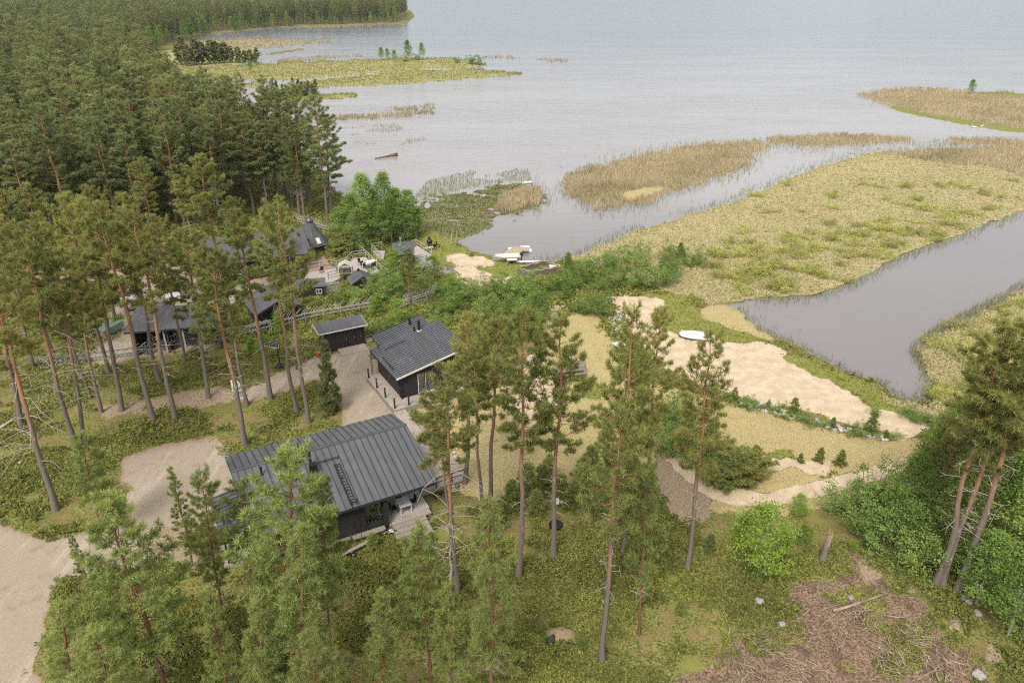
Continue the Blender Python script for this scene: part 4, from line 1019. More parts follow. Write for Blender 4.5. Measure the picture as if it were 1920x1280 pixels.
# small deck with rails on the lawn
g = G(1068, 700); ld_ = empty('lookout_deck', g, 14); ld_.scale = (.75, .75, .75); tag(ld_, 'small grey wooden platform with a rail on the yellow lawn', 'platform')
m = MB(); m.bb(-2.2, 2.0, -.9, .9, .75, .88); m.build('deck', M_GREYW, ld_)
for x in (-2.0, 0, 1.85):
    for y in (-.8, .8): MB().bb(x - .06, x + .06, y - .06, y + .06, 0, .75).build('leg', M_RAIL, ld_)
m = MB(); m.bb(-2.2, 2.0, -1.3, -.91, .35, .45); m.build('step', M_GREYW, ld_)
m = MB()
for z in (1.3, 1.75): m.bar((-.2, .85, z), (1.95, .85, z), .07); m.bar((1.95, .85, z), (1.95, -.85, z), .07); m.bar((1.95, -.85, z), (-.2, -.85, z), .07) 
for (x, y) in ((1.95, .85), (1.95, -.85), (-.2, .85), (-.2, -.85)): m.bar((x, y, .88), (x, y, 1.78), .08)
m.build('railing', M_RAILD, ld_)
# ------------------------------------------------------------------ the neighbouring yard
def gable_house(name, cat, label, loc, rot, L, W, hw, rise, wall, roof, over=.45, group=None):
    """ridge along local x"""
    h = empty(name, loc, rot); tag(h, label, cat, group)
    m = MB(); m.bb(-L / 2, L / 2, -W / 2, W / 2, .0, hw)
    for x in (-L / 2, L / 2 - .14): m.prism([(x, -W / 2), (x + .14, -W / 2), (x + .14, 0), (x + .14, W / 2), (x, W / 2), (x, 0)], hw, [hw + .01, hw + .01, hw + rise - .05, hw + .01, hw + .01, hw + rise - .05])
    m.build('wall', wall, h)
    k = rise / (W / 2); e = W / 2 + over; ze = hw + rise + .06 - k * e
    m = MB(); X = L / 2 + over
    m.slab((-X, -e, ze), (X, -e, ze), (X, 0, hw + rise + .06), (-X, 0, hw + rise + .06), .12); m.slab((-X, .002, hw + rise + .06), (X, .002, hw + rise + .06), (X, e, ze), (-X, e, ze), .12)
    r = m.build('roof', roof, h)
    m = MB()
    for x in (-X - .02, X + .02): m.bar((x, -e, ze - .08), (x, 0, hw + rise - .02), .04, .18); m.bar((x, 0, hw + rise - .02), (x, e, ze - .08), .04, .18)
    m.build('barge_board', M_FRAME, r)
    return h, r

# long garage
A, B = P(232, 622, 3), P(407, 609, 3); ang = math.degrees(math.atan2(B.y - A.y, B.x - A.x))
gar = empty('garage', (A.x, A.y, 0), ang); tag(gar, 'long low garage with black felt roof behind the green pole fence', 'garage')
L = (B - A).length
m = MB(); m.slab((0, 0, 2.9), (3.9, 0, 2.9), (3.9, 6.6, 3.5), (0, 6.6, 3.5), .14); m.slab((3.901, 0.15, 2.88), (L + .6, .15, 2.88), (L + .6, 5.4, 3.36), (3.901, 5.4, 3.36), .14); rf = m.build('roof', M_FELT, gar)
m = MB(); m.bar((0, -.03, 2.82), (L + .6, -.03 + .12, 2.8), .04, .18); m.bar((-.03, 0, 2.82), (-.03, 6.6, 3.42), .04, .18); m.build('barge_board', M_FRAME, rf)
m = MB(); m.bb(.4, .55, .4, 6.3, 0, 2.75); m.bb(.4, L, 4.9, 5.05, 0, 3.1); m.bb(L - .2, L, .4, 4.9, 0, 2.75); m.bb(5.6, L - .21, 2.2, 2.35, 0, 2.9); m.bb(3.85, 4.0, .5, 4.89, 0, 2.75); m.build('wall', M_WALLX, gar)
for x in (.5, 3.6, 5.5, 7.4): MB().bb(x, x + .16, .3, .46, 0, 2.74).build('post', M_RAIL, gar)
gt = empty('plank_gate', G(352, 646), 18); tag(gt, 'grey slatted wooden gate with a diagonal brace in front of the garage', 'gate')
m = MB()
for i in range(13): m.bb(-1.2 + i * .19, -1.2 + i * .19 + .13, -.02, .02, .1, 1.7 - .05 * abs(i - 6))
m.build('slats', M_GREYW, gt)
m = MB(); m.bar((-1.2, -.05, .4), (1.2, -.05, .4), .1, .04); m.bar((-1.2, -.05, 1.4), (1.2, -.05, 1.4), .1, .04); m.bar((-1.2, -.06, 1.45), (1.2, -.06, .4), .1, .04); m.build('brace', M_RAIL, gt)
sw = empty('garden_swing', G(400, 634), 10); tag(sw, 'round blue framed garden swing with dark cover by the garage', 'swing')
for s in (-.95, .95):
    MB().tube([(s + .0, .9 * math.cos(a), 1.0 + .95 * math.sin(a)) for a in np.linspace(-1.2, math.pi + 1.2, 20)], .05, 7).build('hoop', M_BLUE, sw, True)
MB().lathe((0, 0, .5), [(.02, 1.5), (.25, 1.2), (.5, .5), (.6, 0)], 12).build('cover', M_BLACK, sw)
MB().box((0, 0, .5), (1.5, .7, .08)).build('seat', M_BLACK, sw)
pb = empty('planter', G(399, 640), 12); tag(pb, 'small white picket planter in front of the blue swing', 'planter')
m = MB()
for i in range(6): m.bb(-.6 + i * .2, -.48 + i * .2, -.25, -.21, 0, .7)
for z in (.2, .5): m.bb(-.6, .55, -.21, -.17, z, z + .06)
m.bb(-.6, .55, -.16, .25, 0, .45); m.build('box', M_WHITE, pb)

# hut with gable to the camera
n0, f0 = Vector((-26.41, 77.74, 0)), Vector((-29.42, 82.45, 0)); c = (n0 + f0) / 2
hut, hr = gable_house('hut', 'hut', 'black open-fronted hut with grey gable roof between garage and box shed', (c.x, c.y, 0), math.degrees(math.atan2((f0 - n0).y, (f0 - n0).x)), 4.7, 4.6, 2.1, 1.0, M_WALL, M_FELT, .45)
m = MB(); m.bb(-2.40, -2.355, -1.8, 1.6, .1, 1.95); m.build('opening_shade', M_BLACK, hut)  # black sheet on the solid wall, painted-in shade of the open front
m = MB()
for y in (-.5, .5): m.box((-2.45, y, 2.3), (.12, .14, .14))
m.build('lamp', M_WHITE, hut)
# neighbour's main house, mostly hidden by the pines
nh, nr_ = gable_house('house', 'house', 'wide dark-roofed house half hidden behind the yellowish pines', (-35.2, 97.0, 0), 25, 12.5, 8.5, 2.9, 1.9, M_WALL, M_FELT, .6)
for x in (-3.5, .5, 4): window(nh, x, x + 1.3, -4.25, 1.0, 2.2, 'x', -1, fm=M_WHITE)
m = MB(); m.bb(5.0, 9.2, -5.8, -.5, .1, .45); m.build('porch_deck', planks('red_deck', (.4, .27, .22), (.27, .18, .14), 0, .16, .015), nh)
m = MB(); m.tube([(-2, .6, 4.2), (-2, .6, 5.6)], .28, 4); m.build('chimney', M_BLACK, nr_)
fh, _ = gable_house('house', 'house', 'far grey roofed house glimpsed between trunks deep in the forest', P(298, 345, 0) + Vector((0, 0, 0)), 20, 9, 7, 2.8, 1.8, M_WALLX, M_FELT, .5)

# kota: eight-sided grill hut
kc = P(580, 470, 0) + Vector((.2, 1.2, 0)); kota = empty('grill_hut', kc, 0); tag(kota, 'dark eight-sided grill hut with a tall flared roof and an orange door', 'hut')
n8 = [(math.cos(math.pi / 8 + i * math.pi / 4), math.sin(math.pi / 8 + i * math.pi / 4)) for i in range(8)]
MB().prism([(x * 2.0, y * 2.0) for x, y in n8], 0, 1.0).build('wall', M_WALLX, kota)
m = MB(); m.loft([[(x * r, y * r, z) for x, y in n8] for r, z in ((2.6, .85), (1.9, 1.75), (1.15, 2.75), (.55, 3.9))]); m.loft([[(x * r, y * r, z) for x, y in n8] for r, z in ((2.6, .85), (1.98, 1.0))]); kr = m.build('roof', M_FELT, kota)
MB().lathe((0, 0, 3.85), [(.5, 0), (.5, .35), (.62, .4), (.3, .75), (.02, .8)], 10).build('smoke_vent', M_CAPM, kr)
da = math.radians(-108); dv = Vector((math.cos(da), math.sin(da), 0)); dn = math.degrees(da) + 90
m = MB(); m.box(tuple(dv * 2.45 + Vector((0, 0, .85))), (.95, .08, 1.6), rz=math.radians(dn)); dd = m.build('door', M_ORANGE, kota)
m = MB(); m.box(tuple(dv * 2.38 + Vector((0, 0, .9))), (1.15, .1, 1.8), rz=math.radians(dn)); m.box(tuple(dv * 2.0 + Vector((0, 0, 1.84))), (1.3, 1.0, .08), rz=math.radians(dn), rx=math.radians(8)); m.build('door_frame', M_WALL, kota)
da = math.radians(-48); dv = Vector((math.cos(da), math.sin(da), 0))
m = MB(); m.box(tuple(dv * 2.05 + Vector((0, 0, 1.62))), (.6, .05, .95), rz=da + math.pi / 2, rx=math.radians(-38)); m.build('window', M_WHITE, kota)

# box shed, playhouse, fence panel
bx = empty('box_shed', P(577, 558, 0) + Vector((.6, 1.0, 0)), 12); tag(bx, 'low black box shed with a small white window by the deck steps', 'shed')
MB().bb(-1.9, 1.3, -1.0, 1.0, 0, 1.45).build('wall', M_WALL, bx); m = MB(); m.slab((-2.1, -1.2, 1.48), (1.5, -1.2, 1.48), (1.5, 1.2, 1.75), (-2.1, 1.2, 1.75), .08); m.build('roof', M_FELT, bx)
window(bx, .35, .95, -1.0, .55, 1.05, 'x', -1, fm=M_WHITE, mullions=(.65,))
fp = empty('fence_panel', P(612, 553, 0), 18); tag(fp, 'weathered grey board fence panel beside the low black box shed', 'fence')
m = MB()
for i in range(19): m.bb(-1.75 + i * .185, -1.75 + i * .185 + .165, -.02, .02, .15, 1.65)
m.build('boards', M_GREYW, fp); m = MB(); m.bar((-1.8, -.06, .45), (1.8, -.06, .45), .1, .05); m.bar((-1.8, -.06, 1.4), (1.8, -.06, 1.4), .1, .05); m.build('rail', M_RAIL, fp)
for x in (-1.75, 0, 1.75): MB().bb(x - .05, x + .05, .021, .12, 0, 1.6).build('post', M_RAIL, fp)
pl, pr_ = gable_house('playhouse', 'playhouse', 'tiny grey log playhouse with black gable roof among the bushes', P(677, 541, 0) + Vector((0, .6, 0)), 112, 2.2, 2.5, 1.15, .75, M_WALLX, M_FELT, .35)
m = MB(); m.bb(-1.16, -1.1, .1, .6, .05, 1.0); m.build('door', M_BLACK, pl); m = MB(); m.tube([(.8, .1, 1.7), (.8, .1, 2.25)], .13, 8); m.build('chimney', M_BLACK, pr_)

def railing(label, pts, h=1.0, mat=None, step=1.6, group=None, z0=0.0, rails=2):
    o = Vector((pts[0][0], pts[0][1], 0)); r = empty('railing', o, 0); tag(r, label, 'railing', group); mat = mat or M_RAIL
    P3 = [Vector((p[0], p[1], 0)) - o for p in pts]
    m = MB(); q = MB(); posts = []
    for a, b in zip(P3[:-1], P3[1:]):
        for k in range(rails):
            z = z0 + h * (1 - .42 * k)
            m.bar(a + Vector((0, 0, z)), b + Vector((0, 0, z)), .09 if k == 0 else .06, .06)
        n = max(1, int((b - a).length / step))
        for i in range(n + (b is P3[-1])): posts.append(a.lerp(b, i / n))
    m.build('rail', mat, r)
    for p in posts:
        q = MB(); q.bar(p + Vector((0, 0, 0)), p + Vector((0, 0, z0 + h + .04)), .09); q.build('post', mat, r)
    return r
PX = lambda *l: [P(u, v, 0) for u, v in l]
dkA = [P(u, v, .35) for u, v in ((566, 531), (624, 528), (641, 520), (662, 516), (716, 512), (686, 482), (661, 484), (650, 497), (624, 500), (578, 507))]
o = dkA[0].copy(); o.z = 0
nd = empty('terrace', o, 0); tag(nd, 'large grey wooden terrace with railings below the grill hut', 'terrace')
MB().prism([(p.x - o.x, p.y - o.y) for p in dkA], .1, .35).build('deck', planks('terrace_boards', (.50, .46, .41), (.36, .33, .29), 0, .15, .015), nd)
m = MB()
for i, (u, v) in enumerate(((610, 531), (614, 534), (618, 537))):
    p = P(u, v, 0); m.box((p.x - o.x, p.y - o.y, .26 - i * .09), (1.7, .5, .09), rz=.2)
m.build('steps', M_STEP, nd)
railing('grey handrail along the back edge of the neighbouring terrace', [P(u, v, .3) for u, v in ((578, 506), (622, 499), (632, 502), (650, 496), (661, 484), (686, 481))], .95, M_RAIL, z0=.33)
railing('long pale handrail slanting past the terrace dining table', [P(u, v, .2) for u, v in ((622, 432), (645, 447), (686, 481), (714, 509), (730, 520))], .95, M_RAIL, z0=.2)
railing('short dark handrail beside the terrace steps', [P(u, v, .35) for u, v in ((616, 523), (638, 518), (626, 503))], .9, M_RAILD, z0=.35)
tp = P(694, 500, .35); table('white dining table at the far end of the neighbouring terrace', tp, -35, .95, 2.1)
for i, (u, v, lb) in enumerate(((676, 497, 'black chair nearest the railing on the left of the terrace table'), (682, 502, 'middle black chair on the left of the terrace table'), (687, 505, 'black chair by the corner of the terrace table nearest the playhouse'), (697, 507, 'black folding chair at the near end of the terrace table'))):
    chair(lb, P(u, v, .35), -125 if i < 3 else 145, group='black chairs at the terrace table')
chair('black folding chair alone in the middle of the terrace', P(603, 511, .35), 40)
gh = empty('greenhouse', P(644, 520, .35) + Vector((.3, .4, 0)), 8); tag(gh, 'small glazed greenhouse with pale timber frame standing on the terrace', 'greenhouse')
fm = MB(); wt = plain('pale_timber', (.62, .48, .3), (.5, .38, .23), 5, .7)
for x in (-.85, .85):
    for y in (-.7, .7): fm.bb(x - .05, x + .05, y - .05, y + .05, 0, 1.55)
for y in (-.7, .7): fm.bar((-.85, y, .7), (.85, y, .7), .06); fm.bar((-.85, y, 1.55), (.85, y, 1.55), .08); fm.bar((-.85, y, 1.55), (0, y, 2.05), .07); fm.bar((.85, y, 1.55), (0, y, 2.05), .07)
for x in (-.85, .85): fm.bar((x, -.7, 1.55), (x, .7, 1.55), .08)
fm.build('frame', wt, gh)
m = MB(); m.slab((-.95, -.8, 1.56), (-.95, .8, 1.56), (0, .8, 2.12), (0, -.8, 2.12), -.03); m.slab((0, -.8, 2.12), (0, .8, 2.12), (.95, .8, 1.56), (.95, -.8, 1.56), -.03); m.build('roof', plain('frosted_roof', (.5, .48, .44), (.42, .4, .37), 2, .4), gh)
m = MB(); m.bb(-.8, .8, -.02 - .7, -.68, .1, 1.5); m.bb(-.8, .8, .68, .71, .1, 1.5); m.bb(.83, .86, -.65, .65, .1, 1.5); m.build('glazing', M_GLASS, gh)
m = MB(); m.bb(-.7, .7, .1, .55, .3, .75); m.build('plant_shelf', M_WHITE, gh)

# lakeside sauna
sr = [P(710, 464, 2.7), P(735, 478, 2.7), P(777, 468, 3.3), P(744, 449, 3.3)]
o = Vector((sr[1].x, sr[1].y, 0)); ang = math.degrees(math.atan2(sr[2].y - sr[1].y, sr[2].x - sr[1].x)); sa = empty('sauna', o, ang); tag(sa, 'small grey lakeside sauna with black felt roof and two flue pipes', 'sauna')
LS, WS = (Vector((sr[2].x, sr[2].y, 0)) - o).length, 4.3
m = MB(); m.slab((0, 0, 2.7), (LS, 0, 2.9), (LS, WS, 3.15), (0, WS, 2.95), .1); rf = m.build('roof', M_FELT, sa)
m = MB(); m.bb(.35, LS - .3, .35, WS - .3, .2, 2.62); m.build('wall', planks('grey_panel_wall', (.2, .19, .18), (.13, .125, .12), 2, .18, .02, .8), sa)
m = MB(); m.bb(.3, .349, 1.2, 2.0, .3, 2.2); m.build('door', M_BLACK, sa)
for (x, y, h) in ((1.1, .95, .75), (1.2, 2.9, 1.1)):
    m = MB(); m.tube([(x, y, 2.75), (x, y, 2.85 + h)], .11, 10); m.tube([(x, y, 2.85 + h), (x, y, 3.0 + h)], .17, 10); f = m.build('flue_pipe', M_STEEL, rf); m = MB(); m.tube([(x, y, 2.8), (x, y, 2.95)], [.38, .2], 10); m.build('flashing', M_CAPM, f)
window(sa, 2.0, 3.0, .35, 1.2, 2.2, 'x', -1)
def deckpoly(name, label, pts, z, mat, z0=0):
    o = pts[0].copy(); o.z = 0; d = empty(name, o, 0); tag(d, label, 'deck'); MB().prism([(p.x - o.x, p.y - o.y) for p in pts], z0, z).build('deck', mat, d); return d
M_PALE = planks('pale_boards', (.47, .44, .41), (.35, .33, .3), 0, .16, .012)
deckpoly('sauna_deck', 'pale wooden deck with railings on the lake side of the sauna', [P(u, v, .4) for u, v in ((783, 503), (812, 496), (811, 479), (782, 460), (770, 470))], .4, M_PALE)
deckpoly('side_deck', 'narrow pale deck behind the inland wall of the sauna', [P(u, v, .4) for u, v in ((709, 481), (719, 486), (722, 470), (697, 469))], .4, M_PALE)
railing('pale railing round the lake side of the sauna deck', [P(u, v, .4) for u, v in ((769, 466), (780, 461), (810, 480), (809, 486))], 1.0, M_RAIL, z0=.4)
railing('pale railing on the inland side of the sauna', [P(u, v, .4) for u, v in ((712, 483), (697, 469), (716, 464))], .9, M_RAIL, z0=.4)
railing('dark railing along the front of the sauna deck', [P(u, v, .4) for u, v in ((784, 496), (800, 491), (800, 488))], .9, M_RAILD, z0=.4)
deckpoly('lower_deck', 'grey lower deck between the sauna and the sandy beach path', [P(u, v, .25) for u, v in ((780, 522), (800, 521), (858, 509), (846, 502), (822, 497), (785, 504))], .25, M_GREYW)
railing('dark railing at the beach end of the lower deck', [P(u, v, .25) for u, v in ((822, 498), (838, 500), (838, 507), (848, 510))], .85, M_RAILD, z0=.25)
chair('dark bench chair on the grey lower deck below the sauna', P(793, 512, .25), 60)
gr = empty('barbecue', P(806, 463, 0), 0); tag(gr, 'black barbecue with a tall lid beside the sauna deck', 'barbecue')
MB().lathe((0, 0, .5), [(.2, 0), (.42, .2), (.42, .45), (.2, .75), (.1, 1.1)], 12).build('bowl', M_BLACK, gr)
m = MB()
for i in range(3): a = i * 2.09; m.bar((.25 * math.cos(a), .25 * math.sin(a), .6), (.4 * math.cos(a), .4 * math.sin(a), 0), .05)
m.build('leg', M_BLACK, gr)
for u, v, r, lb in ((822, 464, -100, 'black armchair closest to the reeds beside the sauna'), (814, 468, 40, 'black armchair between the barbecue and the reed edge')): chair(lb, P(u, v, 0), r, group='black armchairs by the barbecue')
table('low pale bench table between the black armchairs by the sauna', P(803, 470, 0), 30, 1.6, .6, .5, M_PALE)
bb_ = empty('birdhouse', P(712, 462, 0), 0); tag(bb_, 'red brown birdhouse on a post under the birches behind the sauna', 'birdhouse')
MB().tube([(0, 0, 0), (0, 0, 1.7)], .06, 6).build('post', M_GREYW, bb_); MB().box((0, 0, 2.0), (.42, .4, .75)).build('nest_box', plain('red_wood', (.26, .1, .06), (.18, .07, .045), 4, .8), bb_)

# beach, boat, jetty, planting bed
jt = empty('jetty', P(955, 480, 0), 0); tag(jt, 'wooden floating jetty with a broad head reaching into the bay', 'jetty')
o = P(955, 480, 0); a, b = P(950, 481, .25) - o, P(972, 466, .25) - o; d = (b - a).normalized(); n = Vector((-d.y, d.x, 0)); zt = .3
m = MB(); m.prism([tuple((a + n * 1.0)[:2]), tuple((b + n * 1.0)[:2]), tuple((b - n * 1.0)[:2]), tuple((a - n * 1.0)[:2])], .12, zt); m.build('walkway', planks('jetty_boards', (.46, .38, .28), (.34, .28, .21), 1, .18, .012), jt)
hd = [P(u, v, .3) - o for u, v in ((960, 467), (966, 461.5), (992, 463.5), (991, 469.5), (975, 468.5))]
m = MB(); m.prism([(p.x, p.y) for p in hd], .125, zt + .003); m.build('pier_head', planks('pier_boards', (.45, .37, .27), (.33, .27, .2), 0, .18, .012), jt)
for u, v in ((962, 466.3), (988, 469.3), (984, 463.5)):
    p = P(u, v, 0) - o; MB().tube([(p.x - .7, p.y, -.1), (p.x + .7, p.y, -.1)], .32, 12).build('float', M_PLASTIC, jt)
bt = empty('motor_boat', P(952, 490, 0), 6); tag(bt, 'small pale motor boat on its trailer at the water edge', 'boat'); bt.scale = (.8, .8, .8)
rings = []
for t in np.linspace(-1, 1, 13):
    x = t * 2.25; wd = .82 * min(1, max(.04, (1 - max(0, -t) ** 2.4))) ; hb = .0 + .3 * max(0, -t) ** 3; ht = .78 + .16 * max(0, -t) ** 2
    rings.append([(x, 0, hb), (x, -wd * .6, hb + .12), (x, -wd, .5 + hb * .5), (x, -wd, ht), (x, -wd * .86, ht), (x, -wd * .7, .42 + hb * .6), (x, 0, .38 + hb * .6), (x, wd * .7, .42 + hb * .6), (x, wd * .86, ht), (x, wd, ht), (x, wd, .5 + hb * .5), (x, wd * .6, hb + .12)])
m = MB(); m.loft(rings); hl = m.build('hull', plain('cream_gelcoat', (.52, .5, .44), (.46, .44, .39), 2, .35), bt, True); hl.location.z = .45
for x in (-.9, .1, 1.1): m = MB(); m.bb(x - .18, x + .18, -.62, .62, 1.02, 1.1); m.build('bench', M_WHITE, bt)
m = MB(); m.bb(2.2, 2.65, -.2, .2, .8, 1.55); m.bb(2.3, 2.5, -.08, .08, .1, .8); m.build('outboard_motor', plain('dark_motor', (.03, .035, .06), rough=.4), bt)
tr_ = empty('boat_trailer', P(952, 490, 0), 6); tag(tr_, 'steel trailer carrying the pale motor boat', 'trailer'); tr_.scale = (.8, .8, .8)
m = MB(); m.bar((-3.1, 0, .35), (2.0, 0, .38), .1); m.bar((.6, -.9, .3), (.6, .9, .3), .08); m.bar((-.8, -.5, .4), (-.8, .5, .4), .07); m.build('frame', M_STEEL, tr_)
for y in (-.95, .95): m = MB(); m.tube([(.6, y - .08, .28), (.6, y + .08, .28)], .28, 14); m.build('wheel', M_BLACK, tr_)
ca = empty('canoe', P(990, 493, 0), 3); ca.scale = (.75, .75, .75); tag(ca, 'slim pale canoe lying on the shore between jetty and planting bed', 'canoe')
rings = []
for t in np.linspace(-1, 1, 11):
    wd = .42 * (1 - abs(t) ** 2.2) + .02; rings.append([(t * 2.3, wd * math.cos(a), .05 + .3 * (1 - math.sin(a)) * 1.0 + .12 * t * t) for a in np.linspace(0, math.pi, 9)] + [(t * 2.3, -wd * .8, .37 + .12 * t * t), (t * 2.3, wd * .8, .37 + .12 * t * t)])
MB().loft(rings).build('hull', M_PLASTIC, ca, True)
table('small white folding table beside the boat trailer', P(960, 495, 0), 10, 1.4, .8, .7, M_WHITE, M_STEEL)
# woven bed
bc = [P(970, 517, 0), P(996, 524, 0), P(1050, 514, 0), P(1022, 503, 0)]
o = bc[0].copy(); pb = empty('planting_bed', o, 0); tag(pb, 'raised planting bed walled with brown woven brushwood at the water edge', 'planting bed')
MW = plain('woven_brushwood', (.22, .15, .12), (.1, .07, .055), 9, .95, .6, stretch=(1, 1, 5))
m = MB(); mt = MB()
for a, b in zip(bc, bc[1:] + bc[:1]):
    a, b = a - o, b - o; n = 12
    for i in range(n):
        p, q = a.lerp(b, i / n), a.lerp(b, (i + 1) / n); h = .95 + .22 * abs(math.sin(math.pi * (i + .5) / n * 3))
        m.bar(p + Vector((0, 0, h / 2)), q + Vector((0, 0, h / 2)), .16, h)
        mt.bar(p + Vector((0, 0, h + .04)), q + Vector((0, 0, h + .05)), .14, .08)
wl = m.build('wall', MW, pb); mt.build('coping', M_RAIL, pb)
m = MB(); m.prism([tuple((p - o)[:2]) for p in bc], .02, .5); m.build('soil', plain('bed_soil', (.2, .15, .09), (.1, .11, .04), 5, .95, .5), pb)
rs = np.random.RandomState(5); m = MB()
for i in range(16):
    w4 = rs.dirichlet([1.5] * 4); p = sum((bc[k] * w4[k] for k in range(4)), Vector()) - o; s = rs.uniform(.12, .3); m.lathe((p.x, p.y, .5), [(s, 0), (s * 1.2, s), (s * .5, s * 1.8), (.01, s * 2)], 7)
m.build('plants', plain('bed_plants', (.12, .2, .05), (.06, .1, .03), 8, .9), pb)
m = MB(); p = P(1040, 511, 0) - o; m.box((p.x, p.y, .75), (1.5, .8, .5), rz=.1); m.build('sacks', M_WHITE, pb)

# white car, trailer, tarps, bin
def car(label, loc, rot):
    c = empty('car', loc, rot); tag(c, label, 'car')
    body = plain('white_car_paint', (.55, .56, .57), (.52, .53, .54), 1, .25)
    prof = [(-2.1, .3), (-2.15, .75), (-2.0, .98), (-1.85, 1.05), (-.9, 1.02), (1.0, .98), (1.9, .85), (2.15, .65), (2.15, .3)]
    rings = []
    for y, s in ((-.86, .9), (-.9, 1), (.9, 1), (.86, .9)): rings.append([(x * (.985 if abs(y) < .88 else 1), y, .3 + (z - .3) * s) for x, z in prof])
    MB().loft(rings).build('body', body, c, bevel=.05)
    cab_ = [(-1.95, 1.0), (-1.6, 1.5), (-.2, 1.58), (.35, 1.5), (1.15, .97)]
    MB().loft([[(x, y * (1 if z < 1.2 else .84), z) for x, z in cab_] for y in (-.82, .82)]).build('window', plain('car_glass', (.012, .014, .016), rough=.08, spec=.8), c)
    m = MB(); m.slab((-1.55, -.66, 1.56), (.25, -.66, 1.56), (.25, .66, 1.56), (-1.55, .66, 1.56), .05)
    m.build('roof', M_BLACK, c)
    for x in (-1.3, 1.35):
        for y in (-.84, .84):
            w_ = MB().tube([(x, y - .1, .33), (x, y + .1, .33)], .33, 16).build('wheel', M_BLACK, c); MB().tube([(x, y - .11, .33), (x, y + .11, .33)], .2, 12).build('rim', M_STEEL, w_)
    for y in (-.65, .65): MB().box((2.12, y, .68), (.1, .38, .16)).build('headlight', M_STEEL, c)
    MB().box((2.15, 0, .55), (.06, .8, .2)).build('grille', M_BLACK, c)
    for y in (-.98, .98): MB().box((.55, y, 1.02), (.14, .2, .14)).build('mirror', M_BLACK, c)
    MB().box((-2.14, 0, .6), (.03, .5, .12)).build('number_plate', M_WHITE, c)
car('white car parked nose towards the garage on the neighbouring gravel', P(321, 556, 0), -60)
cv = empty('covered_trailer', P(243, 573, 0), -55); tag(cv, 'white tarpaulin covered trailer behind the left end of the garage', 'trailer')
rings = []
for t in np.linspace(-1, 1, 9): rings.append([(t * 2.2, 1.0 * math.cos(a) * (1 - .25 * t ** 4), .5 + (1.15 + .2 * math.cos(t * 2)) * max(0, math.sin(a)) ** .6) for a in np.linspace(0, math.pi, 11)])
MB().loft(rings).build('tarpaulin', M_WHITE, cv, True); MB().bb(-2.1, 2.1, -.85, .85, .3, .5).build('bed', M_STEEL, cv)
for y in (-.95, .95): MB().tube([(0, y - .08, .3), (0, y + .08, .3)], .3, 12).build('wheel', M_BLACK, cv)
wp = empty('woodpile', P(208, 627, 0), 75); tag(wp, 'firewood stack under a green tarpaulin left of the garage', 'woodpile')
m = MB(); rs = np.random.RandomState(3)
for i in range(9):
    for j in range(5): m.tube([(-1.2 + i * .28 + .1 * (j % 2), -.55, .15 + j * .2), (-1.2 + i * .28 + .1 * (j % 2), .55, .15 + j * .2)], .11 + .02 * rs.rand(), 7)
m.build('logs', plain('firewood', (.42, .3, .2), (.2, .13, .09), 9, .9), wp); m = MB(); m.slab((-1.5, -.65, 1.15), (1.5, -.65, 1.15), (1.5, .65, 1.3), (-1.5, .65, 1.3), .04); m.slab((-1.5, -.66, .45), (1.5, -.66, .5), (1.5, -.65, 1.15), (-1.5, -.65, 1.15), .03); m.build('tarpaulin', M_GREEN, wp)
bn = empty('rubbish_bin', P(372, 568, 0), -10); tag(bn, 'blue wheeled bin standing on the gravel behind the garage', 'bin')
MB().prism([(-.3, -.35), (.3, -.35), (.3, .35), (-.3, .35)], .08, 1.0).build('bin_body', M_BLUE, bn); MB().slab((-.34, -.4, 1.05), (.34, -.4, 1.05), (.34, .4, 1.12), (-.34, .4, 1.12), .06).build('lid', M_BLUE, bn)
for x in (-.28, .28): MB().tube([(x - .04, .36, .1), (x + .04, .36, .1)], .1, 10).build('wheel', M_BLACK, bn)

# slanted pole fences
def pole_fence(label, px, lean=1, h=1.35, rails=(1.05,), mat_r=None, n_per_m=2.6, seed=0, under=True, group='slanted pole fences of the neighbouring plot'):
    rs = np.random.RandomState(seed); mat_r = mat_r or M_RAIL
    pts = [P(u, v, 0) for u, v in px]; o = pts[0].copy(); f = empty('pole_fence', o, 0); tag(f, label, 'fence', group)
    mp_, mr_ = MB(), MB(); posts = []
    for a, b in zip(pts[:-1], pts[1:]):
        a, b = a - o, b - o; d = (b - a).normalized(); L = (b - a).length; n = Vector((-d.y, d.x, 0))
        for z in rails: mr_.bar(a + Vector((0, 0, z)), b + Vector((0, 0, z)), .1, .09)
        mr_.bar(a + Vector((0, 0, .45)) + n * .08, b + Vector((0, 0, .45)) + n * .08, .07)
        for i in range(int(L * n_per_m)):
            p = a + d * (i / n_per_m); sl_ = rs.uniform(.8, 1.1)
            mp_.tube([p + n * (.1 + .1 * rs.rand()) - d * .35 * lean, p + n * (.1 + .1 * rs.rand()) + d * (sl_ + .35) * lean + Vector((0, 0, h * rs.uniform(.92, 1.12)))], [.035, .022], 5)
        for i in range(int(L / 2.2) + 1): posts.append(a + d * min(L, i * 2.2))
    mp_.build('picket_panel', M_RAIL, f); mr_.build('rail', mat_r, f)
    for p in posts: MB().tube([p, p + Vector((0, 0, 1.2))], .06, 6).build('post', mat_r, f)
M_RAILG = plain('green_grey_rail', (.12, .16, .16), (.08, .11, .11), 5, .8)
pole_fence('slanted pole fence with a dark green rail in front of the garage', [(75, 687), (172, 679), (277, 665), (413, 636)], 1, 1.3, (1.0,), M_RAILG, 2.4, 1)
pole_fence('grey slanted pole fence between the garage and the black garden shed', [(413, 645), (470, 628), (510, 618)], 1, 1.3, (1.0, 1.2), None, 2.6, 2)
pole_fence('grey slanted pole fence running behind the black garden shed', [(510, 622), (573, 602), (640, 590), (712, 578)], 1, 1.6, (.95,), None, 2.6, 3)
